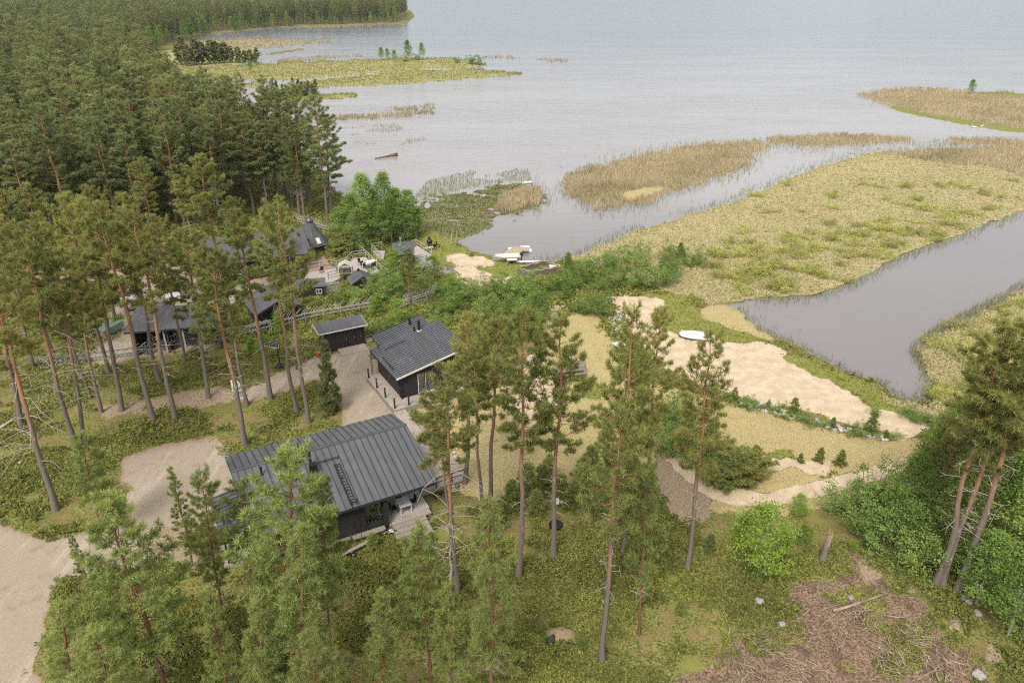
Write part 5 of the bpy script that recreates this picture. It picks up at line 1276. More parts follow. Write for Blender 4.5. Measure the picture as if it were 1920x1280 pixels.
pole_fence('short grey slanted pole fence behind the small black cabin', [(745, 583), (800, 566), (818, 556)], 1, 1.7, (.9, 1.15), None, 3.0, 4)
pole_fence('far slanted pole fence climbing from the grill hut to the forest', [(560, 420), (590, 428), (618, 436)], -1, 1.6, (.9,), None, 2.2, 5)
# lattice panel at the forest edge, left yard
pole_fence('far slanted pole fence at the forest edge left of the hidden house', [(270, 480), (300, 470)], -1, 1.6, (.9,), None, 2.6, 6)
# ------------------------------------------------------------------ trees one by one
# kind, variant, foot, tip, label, group, width factor
T1 = [
 ('solo',0,(1290,1065),(1332,628),'tall pine before the white upturned boat, its bare trunk alone beside the brown path',None,.8),
 ('solo',1,(972,1080),(982,588),'pine with a straight grey trunk footed in heather below the thicket','pines standing on the heath slope',.85),
 ('solo',2,(1040,1045),(1053,600),'pine with a straight trunk right beside the white topped well pipe','pines standing on the heath slope',.9),
 ('mature',0,(1127,1240),(1163,765),'pine with the long bare pinkish trunk footed lowest on the heath slope','pines standing on the heath slope',.85),
 ('solo',0,(1140,1118),(1188,582),'pine with a reddish trunk just behind the long bare pinkish one','pines standing on the heath slope',.7),
 ('mature',1,(1168,1040),(1192,655),'shorter grey trunked pine between the reddish trunks and the brown path','pines standing on the heath slope',.65),
 ('solo',2,(1205,985),(1239,580),'tall slim pine with its tip level with the sand bend','pines standing on the heath slope',.66),
 ('young',3,(1198,1190),(1212,880),'thin sparse young pine on the slope above the clearing','young pines on the heath slope',.7),
 ('mature',2,(904,990),(888,650),'red trunked pine close behind the dead branched one at the porch steps','pines by the terrace of the log house',.85),
 ('mature',3,(918,945),(935,600),'red trunked pine at the near edge of the dry lawn','pines by the terrace of the log house',.9),
 ('mature',4,(853,1112),(838,700),'big pine with bare dead branches on its trunk right of the porch steps','pines by the terrace of the log house',1.0),
 ('solo',1,(872,905),(880,590),'dark pine rising behind the terrace right of the cabin roof','pines by the terrace of the log house',1.0),
 ('mature',1,(840,960),(812,735),'yellowish pine leaning over the terrace and the roof corner of the log house','pines by the terrace of the log house',.8),
 ('young',0,(925,1330),(917,935),'feathery young pine in front of the dead branched pine','young pines on the heath slope',.9),
 ('young',1,(808,1300),(783,995),'young pine with a rusty trunk below the porch steps','young pines on the heath slope',.85),
 ('young',2,(720,1400),(716,1108),'bushy light green young pine at the lower edge of the picture','young pines on the heath slope',.95),
 ('young',0,(850,1330),(836,1095),'slender young pine just right of the rusty trunk','young pines on the heath slope',.85),
 ('young',1,(545,1300),(548,842),'tallest young pine covering the log house roof with its tip by the flue','young pines in front of the log house',1.05),
 ('young',3,(622,1250),(600,905),'young pine whose crown hides the roof ladder of the log house','young pines in front of the log house',.7),
 ('young',2,(570,1380),(572,985),'broad young pine in front of the log house wall','young pines in front of the log house',1.1),
 ('young',3,(476,1140),(450,900),'young pine with a rusty trunk in front of the porch roof of the log house','young pines in front of the log house',.9),
 ('young',1,(420,1180),(375,888),'bright young pine at the corner of the gravel parking','young pines beside the gravel parking',.8),
 ('young',2,(360,1060),(318,878),'small bright pine standing free on the edge of the gravel parking','young pines beside the gravel parking',.8),
 ('young',1,(318,1330),(205,945),'large full pine with a red trunk beside the drive','young pines beside the gravel drive',1.1),
 ('young',2,(168,1100),(132,1003),'small thin pine at the bend of the drive','young pines beside the gravel drive',.8),
 ('young',3,(192,1010),(152,812),'rounded pine on the heather between drive and parking','young pines beside the gravel parking',1.0),
 ('young',0,(165,1420),(118,1125),'bright yellow green pine in the lower left corner by the drive','young pines beside the gravel drive',1.1),
 ('young',1,(250,1450),(170,1180),'yellow green pine crowding the lower left corner behind the drive edge','young pines beside the gravel drive',1.0),
 ('young',2,(435,1340),(392,1105),'slim light pine between the large red trunked pine and the yellow one','young pines in front of the log house',.85),
 ('sapling',0,(512,1190),(487,1003),'narrow yellowish young pine below the log house porch','young pines in front of the log house',.75),
 ('young',0,(510,1390),(478,1125),'dense green young pine at the lower edge left of the broad one','young pines in front of the log house',.9),
 ('young',1,(600,1480),(590,1190),'pale young pine cut by the lower edge below the log house','young pines in front of the log house',.9),
 ('spruce',0,(620,772),(608,638),'narrow dark young conifer standing alone by the gravel bend',None,.72),
 ('mature',2,(1752,1095),(1888,612),'right edge pine with the left of three parallel orange trunks','pines at the right edge of the clearing',1.0),
 ('mature',3,(1769,1098),(1912,650),'right edge pine with the middle of three parallel orange trunks','pines at the right edge of the clearing',.95),
 ('mature',0,(1796,1112),(1975,585),'right edge pine with the thickest of three parallel orange trunks','pines at the right edge of the clearing',1.0),
 ('mature',1,(1738,985),(1830,745),'darker pine behind the three parallel orange trunks','pines at the right edge of the clearing',1.0),
 ('solo',2,(1850,1010),(1935,700),'pine at the right frame edge behind the orange trunks','pines at the right edge of the clearing',1.0),
 # the pines round the court and the garage
 ('mature',0,(461,832),(388,462),'golden tinged pine with the trunk footed nearest the log house roof','tall pines round the gravel court',1.05),
 ('mature',1,(394,745),(342,430),'grey footed pine on the heather left of the hockey goal','tall pines round the gravel court',1.0),
 ('mature',2,(507,748),(440,398),'pine whose root plate meets the lower edge of the gravel court','tall pines round the gravel court',1.0),
 ('mature',3,(290,788),(182,385),'grey footed pine at the lower side of the litter path','tall pines round the gravel court',1.0),
 ('mature',0,(328,786),(250,398),'orange trunked pine next to the litter path beside the grey footed one','tall pines round the gravel court',.95),
 ('mature',2,(301,716),(232,392),'thick grey trunk pine below the green rail of the pole fence','tall pines round the gravel court',.9),
 ('mature',1,(346,681),(288,408),'slim pine standing just below the slatted garage gate','tall pines round the gravel court',.85),
 ('mature',3,(203,700),(122,368),'dark trunked pine left of the pole fence with the green rail','tall pines round the gravel court',.95),
 ('mature',1,(231,770),(150,378),'pine with a dark straight trunk crossing the green railed fence','tall pines round the gravel court',.95),
 ('mature',2,(558,772),(500,392),'pine with a straight trunk left of the narrow dark young conifer','tall pines round the gravel court',.9),
 ('mature',0,(578,790),(521,378),'pine in the pair nearest the black garden shed','tall pines round the gravel court',.9),
 ('mature',3,(464,758),(405,470),'pine wound with a white band beside the hockey goal','tall pines round the gravel court',.9),
 ('mature',4,(102,955),(-20,500),'orange trunked pine with long crooked dead limbs at the left frame edge','tall pines on the heather at the left edge',1.0),
 ('mature',4,(137,842),(48,450),'orange pine with arching dead limbs over the heather','tall pines on the heather at the left edge',1.0),
 ('mature',4,(160,828),(98,470),'pine with thin grey dead limbs next to the arching ones','tall pines on the heather at the left edge',.95),
 ('mature',0,(190,772),(128,488),'grey stemmed pine on the heather above the fallen trunk','tall pines on the heather at the left edge',.9),
 ('mature',1,(168,745),(88,520),'smaller pine among the dead limbed ones','tall pines on the heather at the left edge',.9),
 ('mature',2,(40,800),(-40,440),'pine partly outside the left edge above the fallen trunk','tall pines on the heather at the left edge',1.0),
 ('mature',0,(-10,700),(-70,400),'pine at the very left edge above the dead limbs','tall pines on the heather at the left edge',1.0),
 ('mature',3,(60,690),(0,410),'pine with a hidden foot in the left undergrowth','tall pines on the heather at the left edge',1.0),
 ('mature',1,(100,660),(38,420),'yellow green pine above the left end of the pole fence','tall pines on the heather at the left edge',.95),
 ('mature',2,(135,640),(72,402),'pine left of the green tarpaulin woodpile','tall pines on the heather at the left edge',.95),
 ('mature',3,(215,598),(162,352),'bright pine beside the white covered trailer','bright pines round the neighbouring yard',1.0),
 ('mature',1,(40,600),(-8,352),'bright pine at the left edge by the sandy forest road','bright pines round the neighbouring yard',1.0),
 ('mature',2,(100,585),(50,345),'bright pine on the near side of the sandy forest road','bright pines round the neighbouring yard',1.0),
 ('mature',1,(267,590),(228,365),'bright pine rising above the garage roof notch','bright pines round the neighbouring yard',.85),
 ('mature',3,(430,590),(372,295),'tallest bright pine behind the hut, pale crown against the dark forest','bright pines round the neighbouring yard',1.15),
 ('mature',2,(378,520),(330,330),'bright pine on the far side of the neighbouring gravel yard','bright pines round the neighbouring yard',1.0),
 ('mature',3,(460,560),(432,372),'golden pine between the hut and the hidden house','bright pines round the neighbouring yard',1.0),
 ('mature',1,(300,480),(262,300),'bright pine at the forest side of the gravel yard','bright pines round the neighbouring yard',1.0),
 ('mature',2,(535,520),(520,400),'pine in front of the grill hut with thin yellow crown','bright pines round the neighbouring yard',.8),
 ('solo',0,(770,577),(765,468),'small pine with a thin stem standing between the sauna and the cabin',None,1.1),
]
for kind, var, b, t, lab, grp, wd in T1:
    plant_px(kind, var, b, t, lab, grp, wd)
# dead limbs and a snag beside the porch pine
g = G(848, 1116); sn = empty('dead_tree', g, 20); tag(sn, 'pale barkless dead trunk with twisting bare limbs beside the porch pine', 'dead tree')
rs = np.random.RandomState(12); m = MB(); m.tube([(0, 0, 0), (-.1, .05, 1.2), (.08, .1, 2.3), (-.05, 0, 3.3), (.15, .1, 4.6), (.1, .05, 6.2)], [.13, .11, .09, .075, .05, .015], 8); m.build('trunk', DEADW, sn, True)
for i in range(16):
    z = rs.uniform(1.6, 6); a = rs.rand() * 6.28; L = rs.uniform(.6, 1.8); p = Vector((0, .05, z)); q = [p]
    for s in range(3): p = p + Vector((math.cos(a) * L / 3, math.sin(a) * L / 3, rs.uniform(-.15, .35) * L)); a += rs.normal(0, .5); q.append(p)
    m = MB(); m.tube(q, [.035, .025, .018, .006], 5); m.build('limb', DEADW, sn, True)

# ------------------------------------------------------------------ the forest
def poisson(poly_w, spacing, seed, n=60000):
    r = np.random.RandomState(seed); pw = np.array(poly_w); lo, hi = pw.min(0), pw.max(0)
    cell = {}; out = []
    for x, y in np.column_stack([r.uniform(lo[0], hi[0], n), r.uniform(lo[1], hi[1], n)]):
        if not pip([tuple(p) for p in poly_w], np.array([x]), np.array([y]))[0]: continue
        k = (int(x // spacing), int(y // spacing)); ok = True
        for i in (-1, 0, 1):
            for j in (-1, 0, 1):
                for (a, b) in cell.get((k[0] + i, k[1] + j), ()):
                    if (a - x) ** 2 + (b - y) ** 2 < spacing ** 2: ok = False; break
                if not ok: break
            if not ok: break
        if ok: cell.setdefault(k, []).append((x, y)); out.append((x, y))
    return out
FP = [(652,418),(600,424),(540,410),(480,412),(440,420),(380,432),(300,452),(150,470),(0,480),(-160,485),(-700,300),(-500,92),(200,96),(262,118),(292,160),(318,210),(362,262),(400,290),(450,322),(520,350),(560,366),(600,385)]
FW = [tuple(P(u, v, 0)[:2]) for u, v in FP]
def grid_pts(poly, sp, seed, jit=.36):
    r = np.random.RandomState(seed); pw = np.array(poly); lo, hi = pw.min(0), pw.max(0)
    xs, ys = np.meshgrid(np.arange(lo[0], hi[0], sp), np.arange(lo[1], hi[1], sp))
    x = xs.ravel() + r.uniform(-jit, jit, xs.size) * sp + (np.arange(xs.shape[0])[:, None] % 2 * sp / 2 + 0 * xs).ravel(); y = ys.ravel() + r.uniform(-jit, jit, xs.size) * sp
    k = pip(poly, x, y); return np.column_stack([x[k], y[k]])
FT = grid_pts(FW, 4.3, 21)
r = np.random.RandomState(4)
occ = np.array([(t[1], t[2]) for t in TREES])
fh0 = np.array(fh.location[:2])
keep = [p for p in FT if np.min(np.hypot(*(occ - p).T)) > 2.5 and np.hypot(*(fh0 - p)) > 6.5]
FT = np.array(keep); u, v = Q(FT[:, 0], FT[:, 1], 14.0)
inview = (u > -30) & (u < 1950)
order = np.argsort(np.hypot(FT[:, 0], FT[:, 1]) + np.where(inview, 0, 1e4))
n_pines = sum(1 for t in TREES if NAMEOF[t[0]] == 'pine_tree')
NI = 278 - n_pines
coast = [P(u_, v_, 0) for u_, v_ in ((652, 418), (600, 385), (560, 366), (520, 350), (450, 322), (400, 290), (362, 262), (318, 210))]
for c, i in enumerate(order[:NI]):
    x, y = FT[i]; dc = min((Vector((x, y, 0)) - q).length for q in coast)
    if dc < 11: lab, grp = 'tall dark pine in the lakeside front of the dense forest', 'pines along the lakeside front of the forest'
    elif y < 118: lab, grp = 'tall pine with visible trunk in the near edge of the dense forest', 'pines of the near forest edge'
    else: lab, grp = 'dark pine crown inside the dense forest', 'pines inside the dense forest'
    plant('forest', int(r.randint(4)), x, y, r.uniform(14.5, 20.5), lab, grp, r.uniform(.9, 1.4), r.normal(0, .015), lean_y=r.normal(0, .015))
rest = FT[order[NI:]]
# far woods, each one mass: points with trees set on them
def forest_mass(name, pts, protos, label, hmin, hmax, seed):
    pts = np.asarray(pts); n = len(pts); rs = np.random.RandomState(seed)
    me = bpy.data.meshes.new(name); me.vertices.add(n)
    co = np.column_stack([pts, np.zeros(n) - .1]).astype(np.float32); me.vertices.foreach_set('co', co.ravel())
    a = me.attributes.new('size', 'FLOAT', 'POINT'); a.data.foreach_set('value', rs.uniform(hmin, hmax, n).astype(np.float32))
    o = add_mesh(name, me); tag(o, label, 'forest', None, 'stuff')
    ng = bpy.data.node_groups.new(name, 'GeometryNodeTree')
    ng.interface.new_socket('Geometry', in_out='INPUT', socket_type='NodeSocketGeometry'); ng.interface.new_socket('Geometry', in_out='OUTPUT', socket_type='NodeSocketGeometry')
    N = ng.nodes; gi = N.new('NodeGroupInput'); go = N.new('NodeGroupOutput'); L = ng.links.new
    gti = N.new('GeometryNodeGeometryToInstance')
    for tr in protos:
        j = N.new('GeometryNodeJoinGeometry')
        for ch in tr.children:
            oi = N.new('GeometryNodeObjectInfo'); oi.transform_space = 'ORIGINAL'; oi.inputs['Object'].default_value = ch; L(oi.outputs['Geometry'], j.inputs[0])
        L(j.outputs[0], gti.inputs[0])
    ip = N.new('GeometryNodeInstanceOnPoints'); ip.inputs['Pick Instance'].default_value = True
    L(gi.outputs[0], ip.inputs['Points']); L(gti.outputs[0], ip.inputs['Instance'])
    rv = N.new('FunctionNodeRandomValue'); rv.data_type = 'INT'; rv.inputs[4].default_value = 0; rv.inputs[5].default_value = len(protos) - 1; L(rv.outputs[2], ip.inputs['Instance Index'])
    rr = N.new('FunctionNodeRandomValue'); rr.data_type = 'FLOAT'; rr.inputs[2].default_value = 0; rr.inputs[3].default_value = 6.28; rr.inputs['Seed'].default_value = 5
    cx = N.new('ShaderNodeCombineXYZ'); L(rr.outputs[1], cx.inputs[2]); L(cx.outputs[0], ip.inputs['Rotation'])
    na = N.new('GeometryNodeInputNamedAttribute'); na.data_type = 'FLOAT'; na.inputs[0].default_value = 'size'; L(na.outputs[0], ip.inputs['Scale'])
    L(ip.outputs[0], go.inputs[0])
    md = o.modifiers.new('trees', 'NODES'); md.node_group = ng
    return o
first = {}
for o in list(COL.objects):
    if o.parent is None and o.name.split('.')[0] in ('pine_tree', 'birch_tree', 'bush') and o.children:
        first.setdefault(o.children[1].data.name if len(o.children) > 1 else o.name, o)
FPROT = [first[k] for k in first if k.startswith('forest_pine')]
forest_mass('forest', rest, FPROT, 'dense dark pine forest stretching away behind the nearer trees', .84, 1.08, 3)
FARP = [(-900,88),(200,92),(268,112),(300,84),(345,76),(392,60),(480,54),(545,48),(640,46),(740,42),(760,36),(762,26),(700,10),(620,-6),(560,-16),(-900,-16)]
FARW = [tuple(P(a, b, 0)[:2]) for a, b in FARP]
far1 = grid_pts(FARW, 7.5, 31)
d = np.hypot(far1[:, 0], far1[:, 1]); uu, _ = Q(far1[:, 0], far1[:, 1], 10.0)
far1 = far1[(uu > -120) & (uu < 900) & ((d < 900) | (r.rand(len(d)) < .5))]
forest_mass('far_forest', far1, FPROT, 'far pine forest on the headland fading to blue', .85, 1.1, 8)
# ------------------------------------------------------------------ broadleaf trees and bushes
def bx_(kind, var, b, h, lab, grp, wd=1.0, cat=None):
    g = P(*b); return plant(kind, var, g.x, g.y, h, lab, grp, wd, rng.gauss(0, .03), cat=cat)
GR = 'birches behind the sauna'
for i, (b, t, lab) in enumerate((((683, 452), (677, 322), 'pointed birch rising highest on the forest side of the sauna grove'), ((722, 448), (717, 318), 'drooping birch with thin hanging twigs above the sauna grove'),
      ((765, 448), (763, 352), 'birch at the lake end of the sauna grove'), ((742, 442), (740, 350), 'leafy birch in the middle of the sauna grove'), ((700, 440), (698, 352), 'leafy birch between the two tallest of the sauna grove'),
      ((660, 455), (655, 360), 'dark leafy birch touching the last pine of the forest'), ((672, 470), (668, 388), 'low round birch in front of the sauna grove'), ((780, 446), (778, 385), 'small birch nearest the shallow weeds'),
      ((640, 450), (632, 385), 'birch behind the slanting handrail'), ((720, 462), (712, 385), 'birch with its stem beside the red birdhouse'), ((705, 458), (690, 372), 'dense birch behind the pale side deck of the sauna'), ((755, 452), (752, 372), 'round birch behind the sauna flue pipe'), ((690, 462), (682, 378), 'dense birch at the inland end of the sauna grove'), ((735, 455), (728, 362), 'full birch in front of the drooping one'))):
    plant_px('birch', i % 3, b, t, lab, GR, 1.25)
for i, (b, h, lab) in enumerate((((1788, 1040), 9, 'leafy birch with a pale stem beside the thickest orange trunk'), ((1860, 1060), 9.5, 'leafy birch filling the gap right of the orange trunks'), ((1905, 1120), 10, 'birch at the right frame edge above the ditch'),
      ((1700, 985), 6.5, 'birch reaching over the lawn edge left of the orange trunks'), ((1745, 940), 8, 'bright birch standing where the path enters the wood'), ((1790, 920), 9, 'tall birch behind the path at the right'), ((1850, 905), 9.5, 'birch behind the pine crowns at the right edge'),
      ((1930, 960), 10, 'birch half outside the right edge'), ((1960, 1200), 9, 'birch half outside the lower right edge'), ((1830, 1130), 6, 'low birch behind the thickest orange trunk'), ((1890, 1190), 6, 'low birch over the ditch at the lower right'), ((1760, 880), 6, 'low birch at the end of the lawn path'))):
    bx_('birch', i % 3, b, h, lab, 'birches of the right hand wood', 1.2)
RB = 'bushes along the right hand ditch'
for i, (u, v, h) in enumerate(((1620, 965, 3.8), (1650, 1000, 4.4), (1570, 960, 3.0), (1680, 1035, 4.6), (1650, 1045, 3.6), (1705, 1060, 3.4), (1665, 955, 2.8), (1720, 1020, 4.5), (1740, 1060, 3.0), (1800, 1090, 3.0), (1870, 1130, 3.4), (1910, 1190, 2.6))) :
    bx_('bush', i % 3, (u, v), h, 'leafy green bush in the thicket between the lawn path and the ditch', RB, 1.05)
for i, (b, t, lab) in enumerate((((1433, 1078), (1436, 945), 'bright green young birch standing alone on the heath left of the broken trunk'), ((1385, 1030), (1380, 955), 'smaller bright green birch next to the lone bright one'), ((1505, 1020), (1510, 985), 'low bright birch beside the broken trunk'), ((1470, 1040), (1478, 985), 'slim bright birch between the lone birch and the broken trunk'), ((1500, 965), (1502, 925), 'round bright bush on the path edge above the heath'), ((1600, 1030), (1602, 1008), 'tiny bright birch above the ditch head'))):
    plant_px('lightbirch', i % 2, b, t, lab, 'bright young birches on the heath', 1.1)
# thicket under the tall pines
for i, (u, v, h) in enumerate(((985, 935, 3.2), (1015, 925, 2.6), (1050, 935, 2.2), (1090, 920, 3.0), (1110, 900, 3.2), (960, 955, 2.6), (1140, 930, 3.0), (1165, 950, 2.6), (1195, 935, 2.4), (1005, 965, 2.2), (1075, 955, 2.2), (1125, 960, 2.0), (930, 985, 2.2), (1030, 905, 2.6), (1180, 905, 3.0), (1220, 950, 2.2))):
    bx_('sapling', i % 2, (u, v), h, 'dark green pine sapling in the belt between dry lawn and heath', 'pine saplings below the dry lawn', 1.3)
for i, (u, v, h, lab) in enumerate(((1218, 845, 3, 'dark bush at the left end of the island of shrubs in the lawn'), (1245, 815, 3.4, 'tall bush in the island of shrubs under the pine'), (1270, 790, 3.2, 'grey green bush at the back of the shrub island'), (1300, 830, 3, 'bush behind the trunk in the shrub island'), (1280, 860, 2.8, 'leafy bush in the middle of the shrub island'), (1320, 865, 2.6, 'bush beside the sand hollow'), (1255, 860, 2.6, 'bush on the path side of the shrub island'), (1235, 790, 2.4, 'small bush above the shrub island'))):
    bx_('bush', i % 3, (u, v), h, lab, 'bushes of the shrub island', 1.0)
for i, (u, v, h, lab) in enumerate(((1355, 880, 2.6, 'light green rounded shrub at the tip of the sand hollow'),)): bx_('lightbirch', 1, (u, v), h, lab, None, 1.0)
for i, (u, v, h, lab) in enumerate(((1385, 905, 1.7, 'golden tinged juniper at the front of the shrub island'), (1345, 905, 1.6, 'golden tinged juniper nearest the path bend'), (1405, 890, 1.9, 'blue green juniper at the sand side of the shrub island'), (1370, 895, 2.2, 'bushy juniper in the middle of the front row'))):
    bx_('juniper', i % 2, (u, v), h, lab, 'junipers at the front of the shrub island', 1.25)
for i, (u, v, h, lab) in enumerate(((1330, 850, 3.2, 'young pine rising from the shrub island'), (1412, 880, 2.3, 'small pine at the edge of the sand hollow'))): bx_('sapling', i, (u, v), h, lab, 'small pines of the shrub island', 1.1)
# bushes between cabin and lake
MBUSH = [(900,565,3.2),(930,560,3.6),(960,565,3.4),(990,560,3.6),(1020,550,3.2),(915,585,3.0),(950,590,3.4),(985,590,3.2),(1010,575,2.8),(880,555,2.8),(860,560,2.6),(1045,545,2.8),(1075,540,2.8),(1105,535,3.0),(1130,545,2.6),(1160,530,3.0),(1190,535,3.2),(1220,540,3.4),(1245,530,3.4),(1265,520,3.2),(1110,575,2.4),(1130,590,2.6),(1090,590,2.2),(1060,560,2.4),(1020,600,2.0),(1145,515,2.8),(1175,510,2.6),(1210,505,2.8),(1240,500,2.8),(1110,505,2.4),(1140,495,2.6),(1170,490,2.4),(1205,485,2.4),(1080,515,2.4),(1290,500,2.6),(1310,495,2.0),(1270,490,2.8),(905,610,2.8),(935,618,3.0),(968,615,2.6),(845,580,2.8),(825,590,2.4)]
for i, (u, v, h) in enumerate(MBUSH):
    far = v < 530
    bx_('bush', (1, 0, 2)[i % 3], (u, v), h, 'round green bush in the belt between the marsh and the sand strip' if u > 1040 else 'round green bush in the belt between the cabin and the beach', 'bushes between marsh and sand strip' if u > 1040 else 'bushes between cabin and beach', 1.05)
for b, t, lab in (((1067, 530), (1066, 470), 'slim birch standing by the corner of the woven planting bed'), ((1278, 500), (1277, 452), 'slim birch at the marsh end of the bush belt')): plant_px('birch', 1, b, t, lab, None, .9)
LB = [((812, 530), (808, 480), 'bright green small maple like tree by the lower deck'), ((855, 565), (848, 512), 'dense round tree at the beach side of the pole fence'), ((742, 520), (735, 468), 'pale yellowish bush against the sauna wall'), ((700, 595), (712, 545), 'young birch left of the short pole fence'), ((745, 612), (742, 560), 'narrow yellow green birch in front of the short pole fence'), ((962, 650), (950, 592), 'light green birch behind the pine by the lawn'), ((1000, 640), (1000, 588), 'light green birch at the near corner of the yellow lawn'), ((525, 625), (517, 580), 'light green birch left of the black garden shed'), ((495, 672), (492, 628), 'yellow green bush behind the basketball hoop'), ((470, 660), (466, 625), 'light green bush by the pole fence and gravel court'), ((770, 605), (772, 575), 'small yellow green birch right of the short pole fence'), ((860, 605), (848, 578), 'small bright birch behind the cabin'), ((825, 625), (820, 595), 'small bright birch close to the cabin roof')]
for i, (b, t, lab) in enumerate(LB): plant_px('lightbirch', i % 2, b, t, lab, 'light green young trees round cabin and sauna', 1.15)
NB = [(690,560,2.6),(720,565,2.8),(735,545,2.4),(760,555,2.2),(800,555,2.6),(830,560,2.4),(660,565,1.8),(640,560,1.6),(775,520,2.2),(760,530,2.4),(725,535,2.4),(700,530,1.8),(640,450,2.0),(620,470,1.6),(640,478,1.8),(665,470,2.0),(690,470,2.0),(600,488,1.2),(560,492,1.2),(640,490,1.2),(700,620,1.6),(725,625,1.4),(820,610,1.8),(790,620,1.4),(840,640,1.8),(880,640,2.0),(520,600,1.4),(540,580,1.2),(560,575,1.2),(600,575,1.3),(630,570,1.4),(1000,620,2.0),(885,480,.7),(930,540,1.6)]
for i, (u, v, h) in enumerate(NB): bx_('bush', i % 3, (u, v), h, 'low bush on the slope between the pole fences, cabin and sauna', 'low bushes of the neighbouring slope', 1.2)
for i, (u, v, h, lab) in enumerate(((640, 480, 2.0, 'brownish bush below the grill hut'), (655, 462, 2.2, 'brownish bush by the slanting handrail'), (690, 463, 2.0, 'yellow brown bush beside the sauna side deck'))): bx_('juniper', i % 2, (u, v), h, lab, 'brownish bushes below the grill hut', 1.3)
# saplings on the stone bank and lawn edge
for i, (u, v, h, lab) in enumerate(((1488, 778, 1.9, 'small pine on the white stone bank'), (1630, 812, 2.2, 'largest small pine at the end of the white stone bank'), (1375, 748, 1.3, 'low pine at the start of the white stone bank'), (1535, 866, 1.4, 'small pine on the grass edge above the sand hollow'), (1575, 872, 1.5, 'small bushy pine at the far end of the sand hollow'), (1500, 866, .9, 'tiny pine above the sand hollow'), (1440, 765, .9, 'tiny pine among the white stones'), (1560, 800, 1.0, 'low pine near the largest one on the stone bank'), (1660, 822, .9, 'low pine behind the largest one on the stone bank'))): bx_('sapling', i % 2, (u, v), h, lab, 'small pines on the stone bank and lawn edge', 1.1)
for i, (u, v, h) in enumerate(((1400, 758, .7), (1425, 764, .8), (1455, 774, .9), (1475, 782, .7), (1525, 796, .9), (1550, 802, .8), (1605, 812, 1.0), (1650, 822, .8), (1672, 822, .7), (1330, 742, .9), (1350, 745, .8), (1400, 755, .8), (1510, 790, .7), (1590, 805, .8), (1230, 700, 1.2), (1700, 775, 1.0), (1730, 790, 1.2), (1640, 775, .9))): bx_('bush', i % 3, (u, v), h, 'low green bush at the edge of the sand strip', 'low bushes along the sand strip', 1.4)
# shrubs of the marsh
r = np.random.RandomState(17); k = 0
spots = [(1610, 345), (1650, 352), (1690, 350), (1565, 368), (1510, 398), (1445, 400), (1385, 435), (1370, 465), (1410, 455), (1790, 348), (1810, 352), (1760, 350), (1840, 365), (1880, 370), (1560, 390), (1700, 385), (1660, 430), (1690, 440), (1725, 375), (1600, 440), (1560, 450), (1520, 470), (1480, 480), (1450, 500), (1500, 510), (1540, 520), (1580, 500), (1615, 480), (1650, 470), (1420, 520), (1390, 530), (1460, 535), (1350, 480)]
while len(spots) < 125:
    u, v = r.uniform(1330, 1900), r.uniform(335, 548)
    p = P(u, v, 0)
    if gcls(p.x, p.y) == MARSH and (v > 430 + (1900 - u) * .04 - (u > 1650) * 40 or r.rand() < .12): spots.append((u, v))
while len(spots) < 160:
    u, v = r.uniform(1745, 1950), r.uniform(560, 760); p = P(u, v, 0)
    if gcls(p.x, p.y) == MARSH: spots.append((u, v))
for i, (u, v) in enumerate(spots):
    near = v > 555
    bx_('marsh', i % 2, (u, v), r.uniform(.7, 1.25), 'low rounded willow shrub on the marsh right of the pond' if near else 'low rounded willow shrub on the straw coloured marsh', 'willow shrubs right of the pond' if near else 'willow shrubs on the marsh', r.uniform(.75, 1.3))
# islands
for i, (u, v, t) in enumerate(((340, 122, 70), (352, 124, 84), (366, 122, 74), (378, 121, 80), (394, 120, 76), (404, 119, 78), (412, 119, 82), (420, 118, 80), (432, 118, 88), (446, 118, 88), (458, 116, 94), (468, 117, 92), (480, 112, 90), (478, 117, 98))):
    plant_px('islet', i % 2, (u, v), (u, t), 'dark pine of the small grove on the wooded islet', 'pines of the wooded islet', 1.15, cat='pine')
for i, (u, v, h) in enumerate(((715, 112, 6), (727, 113, 5.5), (740, 114, 5), (766, 112, 9), (792, 112, 8), (783, 113, 3.5), (880, 120, 4), (895, 121, 4.5), (857, 118, 3), (1820, 176, 5), (470, 137, 5), (760, 116, 4))):
    bx_('bush' if h < 5 else 'birch', i % 3, (u, v), h, 'small dark tree standing on the low grassy lake islets', 'small trees on the lake islets', 1.3, cat='tree')
for i, (u, h) in enumerate(((502, 4), (512, 6.5), (520, 6), (530, 4.5), (537, 4), (545, 3.5), (552, 6.5), (560, 6), (568, 5), (574, 5), (580, 5.5), (586, 4.5), (592, 6))):
    bx_('spruce', 0, (u, 180), h * .9, 'small pointed spruce in the row on the narrow islet', 'row of spruces on the narrow islet', 1.0)
fr = []
rf_ = np.random.RandomState(9)
line = [(270, 112), (300, 84), (345, 76), (392, 62), (480, 54), (545, 49), (640, 47), (740, 43)]
for (a, b), (c, e) in zip(line[:-1], line[1:]):
    for t in np.linspace(0, 1, 16, endpoint=False):
        p = P(a + (c - a) * t, b + (e - b) * t, 0); f = 1 + rf_.uniform(.0, .05); fr.append((p.x * f + rf_.normal(0, 3), p.y * f + rf_.normal(0, 6)))
BP = [o for k_, o in first.items() if k_.startswith('birch')] or None
bi = [o for o in COL.objects if o.parent is None and o.name.startswith('birch_tree')][:3]
forest_mass('far_birch_wood', fr, bi, 'light green birches lining the far shore below the pines', .8, 1.25, 14)

